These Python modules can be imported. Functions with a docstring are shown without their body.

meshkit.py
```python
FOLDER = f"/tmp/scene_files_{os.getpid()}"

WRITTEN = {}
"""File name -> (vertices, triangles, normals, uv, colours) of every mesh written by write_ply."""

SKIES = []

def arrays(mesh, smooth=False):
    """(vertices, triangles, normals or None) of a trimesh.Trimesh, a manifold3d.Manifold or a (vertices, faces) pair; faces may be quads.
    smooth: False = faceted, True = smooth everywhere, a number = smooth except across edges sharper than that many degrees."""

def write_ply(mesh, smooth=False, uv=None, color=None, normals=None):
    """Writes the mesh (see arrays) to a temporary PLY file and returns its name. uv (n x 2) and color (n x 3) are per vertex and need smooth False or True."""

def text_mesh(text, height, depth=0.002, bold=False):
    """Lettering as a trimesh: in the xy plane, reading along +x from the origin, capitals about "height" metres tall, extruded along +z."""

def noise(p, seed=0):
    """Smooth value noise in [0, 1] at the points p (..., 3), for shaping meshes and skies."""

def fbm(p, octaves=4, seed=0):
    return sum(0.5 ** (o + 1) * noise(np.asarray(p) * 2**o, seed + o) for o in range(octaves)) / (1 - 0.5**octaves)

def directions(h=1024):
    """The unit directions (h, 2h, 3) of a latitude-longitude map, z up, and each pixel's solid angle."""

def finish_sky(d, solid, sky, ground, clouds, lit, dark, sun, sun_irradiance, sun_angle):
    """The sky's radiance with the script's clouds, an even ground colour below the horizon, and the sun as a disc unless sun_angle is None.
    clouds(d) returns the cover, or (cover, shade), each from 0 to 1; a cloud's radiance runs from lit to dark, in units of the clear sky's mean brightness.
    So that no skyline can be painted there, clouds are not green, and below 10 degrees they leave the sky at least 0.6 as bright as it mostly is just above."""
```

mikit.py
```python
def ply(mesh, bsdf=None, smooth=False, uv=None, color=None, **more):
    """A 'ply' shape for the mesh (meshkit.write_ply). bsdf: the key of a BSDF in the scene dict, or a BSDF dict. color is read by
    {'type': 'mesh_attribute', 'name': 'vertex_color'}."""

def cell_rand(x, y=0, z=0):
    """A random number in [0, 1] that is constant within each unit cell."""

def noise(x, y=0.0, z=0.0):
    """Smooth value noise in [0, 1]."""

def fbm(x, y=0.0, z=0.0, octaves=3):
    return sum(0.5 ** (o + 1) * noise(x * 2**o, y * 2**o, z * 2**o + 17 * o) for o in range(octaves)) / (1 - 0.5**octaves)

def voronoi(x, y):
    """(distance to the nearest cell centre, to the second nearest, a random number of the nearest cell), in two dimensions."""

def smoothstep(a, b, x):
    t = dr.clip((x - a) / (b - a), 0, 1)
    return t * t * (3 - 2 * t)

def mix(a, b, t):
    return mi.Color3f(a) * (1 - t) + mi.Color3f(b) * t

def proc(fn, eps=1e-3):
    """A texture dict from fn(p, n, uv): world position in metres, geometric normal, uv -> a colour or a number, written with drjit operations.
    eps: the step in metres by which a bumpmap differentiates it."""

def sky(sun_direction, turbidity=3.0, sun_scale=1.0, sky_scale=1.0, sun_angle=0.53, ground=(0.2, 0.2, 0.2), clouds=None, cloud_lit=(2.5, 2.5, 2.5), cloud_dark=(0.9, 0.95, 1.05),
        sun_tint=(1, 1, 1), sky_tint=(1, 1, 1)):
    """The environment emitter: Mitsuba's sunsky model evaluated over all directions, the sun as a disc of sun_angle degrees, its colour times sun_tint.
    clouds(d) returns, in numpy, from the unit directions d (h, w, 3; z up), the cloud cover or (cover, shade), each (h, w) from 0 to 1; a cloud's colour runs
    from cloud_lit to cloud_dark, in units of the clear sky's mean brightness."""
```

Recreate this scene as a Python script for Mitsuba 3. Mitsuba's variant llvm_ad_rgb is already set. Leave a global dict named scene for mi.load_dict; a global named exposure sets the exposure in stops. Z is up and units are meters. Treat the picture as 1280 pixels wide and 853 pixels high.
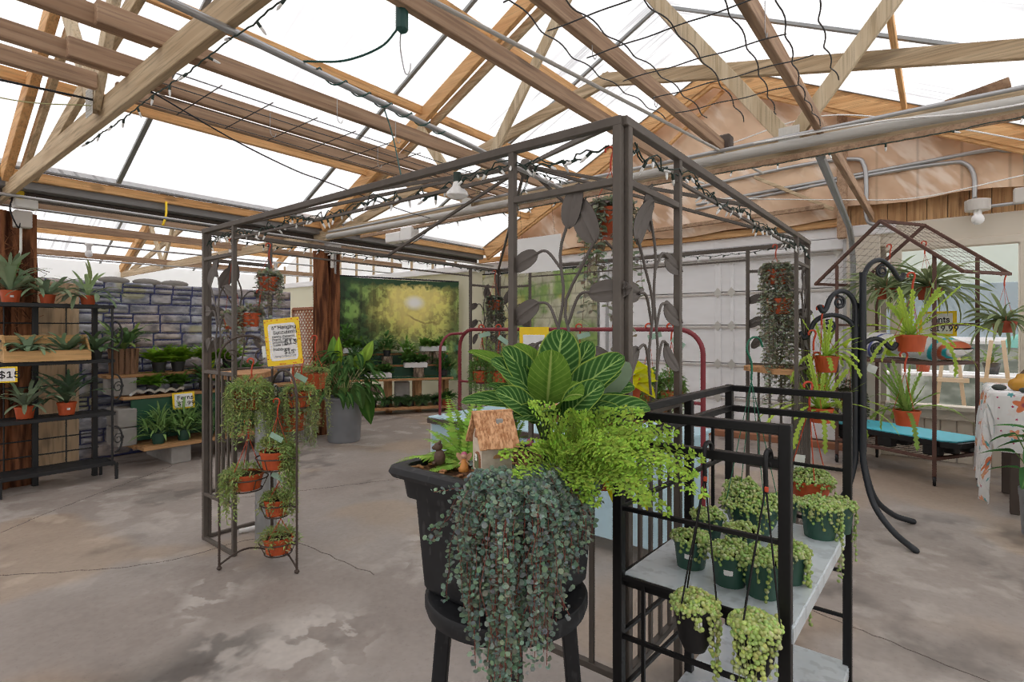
import math, random
import numpy as np
import trimesh
import drjit as dr
import mitsuba as mi
import mikit
import meshkit
from mikit import proc, ply, noise, fbm, voronoi, cell_rand, smoothstep, mix
from meshkit import text_mesh

# ------------------------------------------------------------------ camera, sky, exposure
T = mi.ScalarTransform4f
TH = math.radians(38.48)
scene, labels = {}, {}
scene['camera'] = {'type': 'perspective', 'fov': 2 * math.degrees(math.atan(640 / 672)), 'fov_axis': 'x', 'near_clip': 0.05, 'far_clip': 200.0,
                   'principal_point_offset_y': 14.5 / 853,
                   'to_world': T().look_at(origin=[0, 0, 1.5], target=[-math.sin(TH), math.cos(TH), 1.5], up=[0, 0, 1])}


def cloud_cover(d):
    s = meshkit.fbm(d * 2.2, 3, 5)
    return np.full(d.shape[:2], 0.97), 0.25 + 0.5 * s


scene['sky'] = mikit.sky([0.35, -0.3, 0.85], turbidity=4.0, sun_scale=0.0, sky_scale=1.0, ground=(0.3, 0.29, 0.27), clouds=cloud_cover,
                         cloud_lit=(1.06, 1.02, 0.99), cloud_dark=(0.9, 0.89, 0.9))
exposure = 3.92

# ------------------------------------------------------------------ helpers
rng = np.random.default_rng(11)
PI = math.pi
_used = {}
LEAF_GAIN = {'trailing_pilea': 1.1, 'feathery_fern': 1.12, 'neon_pothos': 1.0, 'neon_pothos_001': 1.0}


def uniq(k):
    n = _used.get(k, 0)
    _used[k] = n + 1
    return k if n == 0 else f"{k}_{n:03d}"


def tag(k, label=None, cat=None, group=None, kind=None):
    d = labels.setdefault(k, {})
    for a, b in (('label', label), ('category', cat), ('group', group), ('kind', kind)):
        if b:
            d[a] = b
    return k


def thing(name, label, cat, group=None):
    return tag(uniq(name), label, cat, group)


def put(parent, name, mesh, mat, smooth=False, label=None, kind=None, uv=None, color=None, to=None):
    k = uniq(f"{parent}__{name}" if parent else name)
    if color is not None and mat == 'leaf':
        color = np.clip(np.asarray(color) * LEAF_GAIN.get(parent, 1.4), 0.003, 0.9)
    d = dict(mesh) if isinstance(mesh, dict) else ply(mesh, mat, smooth, uv=uv, color=color)
    if to is not None:
        d['to_world'] = to
    scene[k] = d
    if label or kind:
        tag(k, label=label, kind=kind)
    return k


def A(*x):
    return np.array(x, float)


def cat(ms):
    vs, fs, o = [], [], 0
    for v, f in ms:
        f = np.asarray(f)
        if f.shape[1] == 4:
            f = np.vstack([f[:, [0, 1, 2]], f[:, [0, 2, 3]]])
        vs.append(v)
        fs.append(f + o)
        o += len(v)
    return np.vstack(vs), np.vstack(fs)


def tm(m):
    return np.array(m.vertices), np.array(m.faces)


def _cb():
    v = []
    for s in np.ndindex(2, 2, 2):
        for a in range(3):
            v.append((s, a))
    p = np.array([[(2 * s[k] - 1) * (1.0 if k == a else 0.8) for k in range(3)] for s, a in v])
    h = trimesh.convex.convex_hull(p)
    idx = [int(np.argmin(np.linalg.norm(p - x, axis=1))) for x in h.vertices]
    return [v[i] for i in idx], np.array(h.faces)


_CBV, _CBF = _cb()
_S = np.array([[2 * s[k] - 1 for k in range(3)] for s, a in _CBV], float)
_I = np.array([[0 if k == a else 1 for k in range(3)] for s, a in _CBV], float)


def box(c, s, ch=None, R=None):
    h = np.asarray(s, float) / 2
    ch = min(h) * 0.16 if ch is None else ch
    v = _S * (h - _I * ch)
    if R is not None:
        v = v @ np.asarray(R).T
    return v + np.asarray(c, float), _CBF


def rotz(a):
    c, s = math.cos(a), math.sin(a)
    return np.array([[c, -s, 0], [s, c, 0], [0, 0, 1.0]])


def unit(v):
    v = np.asarray(v, float)
    return v / (np.linalg.norm(v) + 1e-12)


def bar(p, q, w, h=None, up=(0, 0, 1), ch=None):
    """A rectangular bar from p to q: w sideways, h along up."""
    p, q = np.asarray(p, float), np.asarray(q, float)
    h = w if h is None else h
    a = unit(q - p)
    up = np.asarray(up, float)
    if abs(a @ up) > 0.97:
        up = A(0, 1, 0)
    s = unit(np.cross(up, a))
    return box((p + q) / 2, (np.linalg.norm(q - p), w, h), min(w, h) * 0.08 if ch is None else ch, np.stack([a, s, np.cross(a, s)], 1))


def tube(pts, r, sides=8, closed=False):
    p = np.asarray(pts, float)
    n = len(p)
    r = np.broadcast_to(r, (n,))
    if closed:
        t = np.roll(p, -1, 0) - np.roll(p, 1, 0)
    else:
        t = np.gradient(p, axis=0)
    t = t / (np.linalg.norm(t, axis=1, keepdims=True) + 1e-12)
    ref = A(0, 0, 1) if abs(t[0, 2]) < 0.9 else A(1, 0, 0)
    a = unit(np.cross(t[0], ref))
    F = []
    for k in range(n):
        a = unit(a - t[k] * (a @ t[k]))
        F.append(a)
    F = np.array(F)
    B = np.cross(t, F)
    ang = np.arange(sides) * 2 * PI / sides
    v = p[:, None] + r[:, None, None] * (np.cos(ang)[None, :, None] * F[:, None] + np.sin(ang)[None, :, None] * B[:, None])
    v = v.reshape(-1, 3)
    m = n if closed else n - 1
    i, j = np.meshgrid(np.arange(m), np.arange(sides), indexing='ij')
    k2 = (i + 1) % n
    q = np.stack([i * sides + j, i * sides + (j + 1) % sides, k2 * sides + (j + 1) % sides, k2 * sides + j], -1).reshape(-1, 4)
    f = np.vstack([q[:, [0, 1, 2]], q[:, [0, 2, 3]]])
    if not closed:
        c = np.arange(sides)
        e0 = np.stack([np.zeros(sides - 2, int), c[2:], c[1:-1]], 1)
        e1 = np.stack([np.zeros(sides - 2, int), c[1:-1], c[2:]], 1) + (n - 1) * sides
        f = np.vstack([f, e0, e1])
    return v, f


def lathe(prof, n=24, c=(0, 0, 0)):
    pr = np.asarray(prof, float)
    ang = np.arange(n) * 2 * PI / n
    v = np.stack([pr[:, None, 0] * np.cos(ang), pr[:, None, 0] * np.sin(ang), np.repeat(pr[:, 1:], n, 1)], -1).reshape(-1, 3)
    i, j = np.meshgrid(np.arange(len(pr) - 1), np.arange(n), indexing='ij')
    q = np.stack([i * n + j, i * n + (j + 1) % n, (i + 1) * n + (j + 1) % n, (i + 1) * n + j], -1).reshape(-1, 4)
    f = np.vstack([q[:, [0, 1, 2]], q[:, [0, 2, 3]]])
    return v + np.asarray(c, float), f


def sphere(c, r, sub=2, s=(1, 1, 1)):
    m = trimesh.creation.icosphere(sub, 1.0)
    return np.array(m.vertices) * np.asarray(s) * r + np.asarray(c, float), np.array(m.faces)


def spline(pts, n=24, closed=False):
    p = np.asarray(pts, float)
    if closed:
        P = np.vstack([p[-1], p, p[0], p[1]])
    else:
        P = np.vstack([2 * p[0] - p[1], p, 2 * p[-1] - p[-2]])
    m = len(P) - 3
    u = np.linspace(0, m, n, endpoint=not closed)
    k = np.minimum(u.astype(int), m - 1)
    t = (u - k)[:, None]
    a, b, c, d = P[k], P[k + 1], P[k + 2], P[k + 3]
    return 0.5 * (2 * b + (c - a) * t + (2 * a - 5 * b + 4 * c - d) * t**2 + (3 * b - a - 3 * c + d) * t**3)


def grid(nu, nv):
    i, j = np.meshgrid(np.arange(nu - 1), np.arange(nv - 1), indexing='ij')
    q = np.stack([i * nv + j, (i + 1) * nv + j, (i + 1) * nv + j + 1, i * nv + j + 1], -1).reshape(-1, 4)
    return np.vstack([q[:, [0, 1, 2]], q[:, [0, 2, 3]]])


def sheet(fn, nu, nv):
    u, v = np.meshgrid(np.linspace(0, 1, nu), np.linspace(0, 1, nv), indexing='ij')
    return fn(u, v).reshape(-1, 3), grid(nu, nv)


def poly_plate(pts2, th, origin, ux, uy):
    """A flat polygon of thickness th in the plane (origin, ux, uy)."""
    from shapely.geometry import Polygon
    m = trimesh.creation.extrude_polygon(Polygon(pts2), th, engine='earcut')
    ux, uy = np.asarray(ux, float), np.asarray(uy, float)
    R = np.stack([ux, uy, np.cross(ux, uy)], 1)
    return np.array(m.vertices) @ R.T + np.asarray(origin, float), np.array(m.faces)


# ---- leaves
def prof_lance(s):
    return np.clip(np.sin(PI * np.clip(s, 0, 1) ** 0.75), 0, None) ** 0.9


def prof_oval(s):
    return np.sqrt(np.clip(1 - (2 * s - 1) ** 2, 0, 1)) * (1 - 0.15 * s)


def prof_heart(s):
    return np.where(s < 0.22, np.sqrt(np.clip(s / 0.22, 0, 1)) * 0.98, np.clip((1 - (s - 0.22) / 0.78), 0, 1) ** 0.75)


def prof_strap(s):
    return np.clip(np.minimum(s / 0.12 + 0.35, (1 - s) / 0.2), 0, 1) ** 0.6


def blade(L, W, el=0.6, curl=-1.0, fold=0.25, prof=prof_lance, n=8, m=5, twist=0.0, wave=0.0, az=0.0, base=(0, 0, 0), petiole=0.0, ph=0.0):
    """One leaf: (v, f, s, t)."""
    s = np.linspace(0, 1, n)
    th = el + curl * s
    ds = 1.0 / (n - 1)
    x = np.concatenate([[0], np.cumsum((np.cos(th[1:]) + np.cos(th[:-1])) / 2 * ds)]) * L
    z = np.concatenate([[0], np.cumsum((np.sin(th[1:]) + np.sin(th[:-1])) / 2 * ds)]) * L
    w = prof(s) * W / 2
    w[-1] = max(w[-1], W * 0.004)
    w[0] = max(w[0], W * 0.02)
    t = np.linspace(-1, 1, m)
    S, Tt = np.meshgrid(s, t, indexing='ij')
    up = np.stack([-np.sin(th), np.zeros(n), np.cos(th)], -1)
    tw = twist * s
    side = np.cos(tw)[:, None] * A(0, 1, 0) + np.sin(tw)[:, None] * up
    upn = np.cos(tw)[:, None] * up - np.sin(tw)[:, None] * A(0, 1, 0)
    lift = np.abs(Tt) * math.sin(fold) + wave * np.sin(S * 14 + ph + np.sign(Tt) * 1.3) * np.abs(Tt)
    v = np.stack([x, np.zeros(n), z], -1)[:, None] + (w[:, None] * Tt * math.cos(fold))[..., None] * side[:, None] + (w[:, None] * lift)[..., None] * upn[:, None]
    v = v.reshape(-1, 3)
    if petiole:
        v = v + A(math.cos(el), 0, math.sin(el)) * petiole
    v = v @ rotz(az).T + np.asarray(base, float)
    return v, grid(n, m), S.ravel(), Tt.ravel()


def leafcol(s, t, base, rib=None, edge=None, j=0.12, r=None):
    r = rng if r is None else r
    k = 1 + r.uniform(-j, j)
    c = np.tile(np.asarray(base, float) * k, (len(s), 1))
    c[:, 0] *= 1 + r.uniform(-j, j) * 0.6
    if rib is not None:
        w = np.exp(-(t / 0.14) ** 2)[:, None]
        c = c * (1 - w) + np.asarray(rib) * w
    if edge is not None:
        w = (np.abs(t) ** 6)[:, None]
        c = c * (1 - w) + np.asarray(edge) * w
    return np.clip(c, 0.003, 0.95)


class Foliage:
    """Collects coloured pieces into one mesh."""

    def __init__(self):
        self.v, self.f, self.c, self.n = [], [], [], 0

    def add(self, v, f, c):
        c = np.asarray(c, float)
        if c.ndim == 1:
            c = np.tile(c, (len(v), 1))
        f = np.asarray(f)
        if f.shape[1] == 4:
            f = np.vstack([f[:, [0, 1, 2]], f[:, [0, 2, 3]]])
        self.v.append(v)
        self.f.append(f + self.n)
        self.c.append(c)
        self.n += len(v)

    def scatter(self, v, f, M, P, C):
        """Copies of (v, f) under the 3x3 matrices M (N,3,3) at P (N,3) with colours C (N,3)."""
        N = len(P)
        if N == 0:
            return
        vs = np.einsum('kij,nj->kni', M, v) + P[:, None]
        fs = f[None] + (np.arange(N) * len(v))[:, None, None]
        self.add(vs.reshape(-1, 3), fs.reshape(-1, 3), np.repeat(C, len(v), 0))

    def put(self, parent, name='foliage', mat='leaf', smooth=True, kind='stuff', label=None):
        if self.n:
            return put(parent, name, (np.vstack(self.v), np.vstack(self.f)), mat, smooth, color=np.clip(np.vstack(self.c), 0.003, 0.95), kind=kind, label=label)


def frames(d, up=(0, 0, 1), roll=None):
    """(N,3,3) matrices whose x axis runs along d (N,3) and whose z axis is near up (N,3 or 3)."""
    d = d / (np.linalg.norm(d, axis=1, keepdims=True) + 1e-9)
    up = np.broadcast_to(np.asarray(up, float), d.shape)
    y = np.cross(up, d)
    y = y / (np.linalg.norm(y, axis=1, keepdims=True) + 1e-6)
    z = np.cross(d, y)
    if roll is not None:
        c, s = np.cos(roll)[:, None], np.sin(roll)[:, None]
        y, z = c * y + s * z, c * z - s * y
    return np.stack([d, y, z], 2)


def jcol(base, n, j=0.15, r=None):
    r = rng if r is None else r
    k = r.uniform(1 - j, 1 + j, (n, 1))
    h = r.uniform(1 - j * 0.7, 1 + j * 0.7, (n, 3))
    return np.asarray(base, float) * k * h


# ------------------------------------------------------------------ materials
def rgb(*c):
    return {'type': 'rgb', 'value': list(c)}


def pr(color, rough=0.6, metal=0.0, spec=0.5, **k):
    c = color if isinstance(color, dict) else rgb(*color)
    return {'type': 'twosided', 'bsdf': {'type': 'principled', 'base_color': c, 'roughness': rough, 'metallic': metal, 'specular': spec, **k}}


VC = {'type': 'mesh_attribute', 'name': 'vertex_color'}


def wood_fn(c1, c2, axis, sc=1.0, dark=0.35):
    def fn(p, n, uv):
        a = [p.x, p.y, p.z]
        l = a[axis]
        o = [a[k] for k in range(3) if k != axis]
        x, y = o[0] * sc, o[1] * sc
        g = fbm(l * 1.6 * sc, x * 34 + 3 * noise(l * 1.3, x * 5, y * 5), y * 34, 4)
        g2 = noise(l * 0.9 * sc + 7, x * 9, y * 9)
        k = fbm(x * 130, y * 130, l * 4, 2)
        c = mix(c1, c2, smoothstep(0.25, 0.75, g * 0.7 + g2 * 0.3))
        knot = smoothstep(0.80, 0.9, noise(l * 3.1 + 11, x * 11, y * 11 + 5))
        return c * (1 - 0.25 * smoothstep(0.45, 0.75, k)) * (1 - dark * knot)
    return fn


def wood(c1, c2, axis, rough=0.7, sc=1.0, dark=0.35):
    return pr(proc(wood_fn(c1, c2, axis, sc, dark)), rough, spec=0.3)


scene['lumber_orange_x'] = wood((0.56, 0.30, 0.125), (0.68, 0.42, 0.20), 0)
scene['lumber_orange_y'] = wood((0.58, 0.31, 0.125), (0.70, 0.43, 0.20), 1)
scene['lumber_brown_y'] = wood((0.27, 0.165, 0.10), (0.42, 0.285, 0.19), 1)
scene['lumber_pale_x'] = wood((0.40, 0.29, 0.175), (0.56, 0.44, 0.29), 0)
scene['lumber_pale_z'] = wood((0.44, 0.34, 0.21), (0.60, 0.50, 0.35), 2)
scene['plank_y'] = wood((0.34, 0.175, 0.075), (0.50, 0.29, 0.14), 1)
scene['plank_x'] = wood((0.36, 0.18, 0.08), (0.56, 0.31, 0.15), 0)
scene['plank_z'] = wood((0.38, 0.2, 0.09), (0.56, 0.34, 0.17), 2)
scene['crate_wood'] = wood((0.52, 0.30, 0.12), (0.68, 0.42, 0.19), 1)
scene['slat_wood'] = wood((0.14, 0.075, 0.045), (0.30, 0.17, 0.10), 2)
scene['plywood'] = wood((0.50, 0.36, 0.22), (0.62, 0.47, 0.31), 2, sc=0.4)


def bark_fn(p, n, uv):
    g = fbm(p.x * 22 + p.y * 17, p.y * 22 - p.x * 9, p.z * 2.4, 4)
    return mix((0.075, 0.03, 0.018), (0.33, 0.14, 0.068), smoothstep(0.3, 0.72, g))


scene['bark'] = pr(proc(bark_fn), 0.9, spec=0.1)


def log_fn(p, n, uv):
    g = fbm(p.x * 40 + p.y * 30, p.y * 40 - p.x * 20, p.z * 9, 3)
    return mix((0.10, 0.075, 0.055), (0.38, 0.30, 0.23), smoothstep(0.3, 0.7, g))


scene['log_bark'] = pr(proc(log_fn), 0.9, spec=0.1)


def floor_fn(p, n, uv):
    x, y = p.x, p.y
    w = fbm(x * 0.9, y * 0.9, 2.0, 4)
    w2 = fbm(x * 2.6 + 9, y * 2.6, 5.0, 4)
    st = fbm(x * 7, y * 5 + 3, 1.0, 3)
    wx = x + 0.16 * fbm(x * 3, y * 3, 40.0, 3)
    wy = y + 0.16 * fbm(x * 3, y * 3, 50.0, 3)
    c = mix((0.262, 0.224, 0.200), (0.335, 0.297, 0.270), smoothstep(0.2, 0.8, w))
    c = c * (0.90 + 0.20 * w2)
    # pale flaked patches and dark damp stains near the middle aisle
    flake = smoothstep(0.52, 0.72, fbm(wx * 5.2, wy * 5.2, 9.0, 5)) * smoothstep(0.50, 0.62, fbm(x * 0.8 + 4, y * 0.8 + 2, 3.0, 2))
    c = mix(c, (0.42, 0.38, 0.345), flake * 0.6)
    d1 = smoothstep(0.9, 0.25, dr.sqrt(dr.square((x + 2.35) * 1.3) + dr.square((y - 1.05) * 0.8)))
    c = mix(c, (0.40, 0.365, 0.335), d1 * smoothstep(0.38, 0.64, fbm(wx * 4, wy * 4, 21.0, 4)) * 0.8)
    dk = smoothstep(0.48, 0.75, fbm(wx * 1.5 + 31, wy * 1.5, 7.0, 4)) * smoothstep(0.3, 0.7, st)
    c = c * (1 - 0.42 * dk)
    tan = smoothstep(0.5, 0.65, fbm(x * 1.1 + 60, y * 1.1, 2.0, 3))
    c = mix(c, c * mi.Color3f(1.08, 0.98, 0.86), tan)
    sp = smoothstep(0.70, 0.85, fbm(x * 90, y * 90, 3.0, 2))
    c = c * (1 - 0.08 * sp)
    fl = smoothstep(0.50, 0.60, fbm(wx * 9, wy * 9, 61.0, 4))
    for a, b, ra, rb in ((-3.25, 1.32, 0.55, 0.16), (-2.35, 1.42, 0.42, 0.40), (-2.7, 2.45, 0.5, 0.2)):
        m = smoothstep(1.0, 0.35, dr.sqrt(dr.square(((x - a) * 0.8 - (y - b) * 0.6) / ra) + dr.square(((x - a) * 0.6 + (y - b) * 0.8) / rb)))
        c = mix(c, (0.47, 0.43, 0.395), m * fl * 0.8)
    for a, b, ra in ((-2.62, 1.12, 0.34), (-2.55, 0.78, 0.4), (-1.75, 2.35, 0.3)):
        m = smoothstep(1.0, 0.2, dr.sqrt(dr.square(x - a) + dr.square(y - b)) / ra)
        c = c * (1 - 0.5 * m * smoothstep(0.40, 0.56, fbm(wx * 6, wy * 6, 71.0, 4)))
    gr = fbm(x * 45, y * 45, 1.0, 2)
    return c * (0.93 + 0.14 * gr)


def floor_rough(p, n, uv):
    return 0.36 + 0.30 * fbm(p.x * 1.3, p.y * 1.3, 4.0, 4)


scene['concrete'] = {'type': 'twosided', 'bsdf': {'type': 'bumpmap', 'arbitrary': proc(lambda p, n, uv: fbm(p.x * 18, p.y * 18, 0.0, 3), eps=4e-3), 'scale': 0.004,
                     'bsdf': {'type': 'principled', 'base_color': proc(floor_fn), 'roughness': proc(floor_rough), 'specular': 0.5}}}


def roof_fn(p, n, uv):
    s = fbm(p.y * 9, p.x * 0.8, 3.0, 4)
    st = smoothstep(0.50, 0.78, fbm(p.y * 26, p.x * 1.2, 8.0, 3))
    area = smoothstep(0.45, 0.65, fbm(p.x * 0.7 + 3, p.y * 0.7, 1.0, 2))
    k = (0.93 + 0.06 * s) * (1 - 0.42 * st * area)
    return mi.Color3f(k * 0.985, k * 0.99, k)


scene['roof_panel'] = {'type': 'principledthin', 'base_color': proc(roof_fn), 'roughness': 0.35, 'diff_trans': 1.55, 'spec_trans': 0.0, 'eta': 1.45}
scene['wall_film'] = {'type': 'principledthin', 'base_color': rgb(0.86, 0.87, 0.86), 'roughness': 0.5, 'diff_trans': 1.2, 'eta': 1.45}


def film_fn(p, n, uv):
    a = fbm(p.x * 2.2 + p.z * 0.9, p.z * 2.0, 3.0, 4)
    fo = fbm(p.x * 5.5 + p.z * 4.5, p.z * 1.6 - p.x * 1.1, 11.0, 4)
    seam = smoothstep(0.06, 0.0, dr.abs((p.x * 2.6 + 100) - dr.floor(p.x * 2.6 + 100) - 0.5)) * smoothstep(-1.1, -0.4, p.x)
    c = mix((0.50, 0.32, 0.20), (0.68, 0.49, 0.335), smoothstep(0.3, 0.72, a))
    c = mix(c, (0.76, 0.64, 0.53), smoothstep(0.55, 0.72, fo) * 0.75)
    return c * (1 - 0.25 * seam)


scene['plastic_film'] = pr(proc(film_fn), 0.38, spec=0.4)


def white_fn(p, n, uv):
    a = fbm(p.x * 3, p.y * 3, p.z * 9, 4)
    d = smoothstep(0.62, 0.8, fbm(p.x * 1.3 + 4, p.y * 2, p.z * 4, 4))
    return mix((0.68, 0.68, 0.685), (0.80, 0.80, 0.81), a) * (1 - 0.22 * d)


scene['white_paint'] = pr(proc(white_fn), 0.6)
scene['pale_yellow'] = pr((0.60, 0.58, 0.44), 0.7)
scene['beige_trim'] = pr((0.60, 0.54, 0.45), 0.55)
scene['stile_gray'] = pr((0.52, 0.49, 0.45), 0.5)
scene['rust_base'] = pr((0.30, 0.13, 0.07), 0.8)
scene['gutter_metal'] = pr((0.20, 0.20, 0.20), 0.5, 0.3)
scene['gutter_dark'] = pr((0.085, 0.065, 0.055), 0.75)
scene['conduit'] = pr((0.44, 0.445, 0.45), 0.38, 0.75)
scene['pipe_gray'] = pr((0.30, 0.31, 0.31), 0.5, 0.5)
scene['pipe_plastic'] = pr((0.46, 0.45, 0.42), 0.5)
scene['galvanized'] = pr(proc(lambda p, n, uv: mix((0.34, 0.36, 0.37), (0.50, 0.52, 0.53), fbm(p.x * 14, p.y * 14, p.z * 10, 3))), 0.42, 0.7)
scene['steel_plate'] = pr((0.55, 0.54, 0.50), 0.45, 0.6)


def gaz_fn(p, n, uv):
    a = fbm(p.x * 12, p.y * 12, p.z * 7, 4)
    return mix((0.085, 0.072, 0.062), (0.135, 0.115, 0.098), a)


scene['brown_metal'] = pr(proc(gaz_fn), 0.5, 0.25)
scene['leaf_metal'] = pr((0.115, 0.10, 0.09), 0.55, 0.2)
scene['black_metal'] = pr((0.008, 0.008, 0.0085), 0.42, 0.0, spec=0.3)
scene['black_iron'] = pr((0.018, 0.019, 0.021), 0.45, 0.1)
scene['blue_black_iron'] = pr((0.02, 0.024, 0.03), 0.4, 0.1)
scene['rust_metal'] = pr(proc(lambda p, n, uv: mix((0.065, 0.032, 0.026), (0.15, 0.075, 0.055), fbm(p.x * 16, p.y * 16, p.z * 9, 3))), 0.65, 0.1)
scene['stand_metal'] = pr((0.075, 0.055, 0.045), 0.55, 0.3)
scene['red_paint'] = pr((0.20, 0.022, 0.03), 0.4)
scene['terracotta'] = pr((0.50, 0.085, 0.022), 0.5)
scene['terracotta_dark'] = pr((0.33, 0.055, 0.018), 0.55)
scene['red_hook'] = pr((0.52, 0.06, 0.022), 0.45)
scene['soil'] = pr((0.05, 0.032, 0.02), 0.95, spec=0.1)
scene['green_pot'] = pr((0.022, 0.075, 0.052), 0.42)
scene['green_plastic'] = pr((0.018, 0.085, 0.045), 0.45)
scene['lime_pot'] = pr((0.42, 0.58, 0.03), 0.4)
scene['black_pot'] = pr((0.010, 0.010, 0.011), 0.45, spec=0.35)
scene['dark_pot'] = pr((0.03, 0.032, 0.033), 0.5)


def planter_fn(p, n, uv):
    a = fbm(p.x * 20, p.y * 20, p.z * 11, 4)
    d = smoothstep(0.62, 0.78, fbm(p.x * 50, p.y * 50, p.z * 20, 3))
    return mix((0.010, 0.0105, 0.012), (0.020, 0.021, 0.024), a) + mi.Color3f(0.022) * d


scene['planter_plastic'] = pr(proc(planter_fn), 0.5, spec=0.3)
scene['gray_pot'] = pr(proc(lambda p, n, uv: mix((0.155, 0.165, 0.18), (0.24, 0.25, 0.265), fbm(p.x * 5, p.y * 5, p.z * 5, 3))), 0.4)
scene['white_plastic'] = pr((0.78, 0.78, 0.76), 0.4)
scene['styrofoam'] = pr((0.74, 0.76, 0.76), 0.7)
scene['sign_white'] = pr((0.80, 0.80, 0.79), 0.5)
scene['sign_yellow'] = pr((0.86, 0.60, 0.02), 0.5)
scene['ink'] = pr((0.012, 0.012, 0.014), 0.6)
scene['sticker_red'] = pr((0.6, 0.05, 0.03), 0.5)
scene['clear_plastic'] = {'type': 'thindielectric', 'int_ior': 1.49}
scene['glass'] = {'type': 'thindielectric', 'int_ior': 1.5}
scene['white_tag'] = pr((0.68, 0.72, 0.70), 0.5)
scene['green_tag'] = pr((0.30, 0.46, 0.36), 0.5)
scene['pale_blue'] = pr(proc(lambda p, n, uv: mix((0.36, 0.56, 0.66), (0.48, 0.66, 0.74), fbm(p.x * 4, p.y * 4, p.z * 4, 3))), 0.45)
scene['turquoise'] = pr((0.07, 0.50, 0.62), 0.5)


def zinc_fn(p, n, uv):
    a = fbm(p.x * 9, p.y * 9, p.z * 9, 4)
    d = smoothstep(0.55, 0.75, fbm(p.x * 30 + 4, p.y * 30, 2.0, 3))
    return mix((0.50, 0.57, 0.61), (0.68, 0.73, 0.76), a) * (1 - 0.16 * d)


scene['zinc_shelf'] = pr(proc(zinc_fn), 0.33, 0.25)
scene['concrete_block'] = pr(proc(lambda p, n, uv: mix((0.26, 0.25, 0.235), (0.38, 0.365, 0.345), fbm(p.x * 14, p.y * 14, p.z * 14, 4))), 0.9, spec=0.2)


def stone_fn(p, n, uv):
    a = fbm(p.y * 9, p.z * 16, p.x * 9, 4)
    b = fbm(p.y * 1.4 + 5, p.z * 1.4, 2.0, 2)
    c = mix((0.18, 0.20, 0.26), (0.56, 0.58, 0.64), smoothstep(0.22, 0.72, a))
    y = smoothstep(0.66, 0.76, fbm(p.y * 3.1 + 9, p.z * 4.7, 6.0, 3))
    c = mix(c, (0.48, 0.46, 0.22), y * 0.55)
    return mix(c, c * mi.Color3f(1.12, 0.95, 0.82), smoothstep(0.5, 0.7, b))


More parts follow.
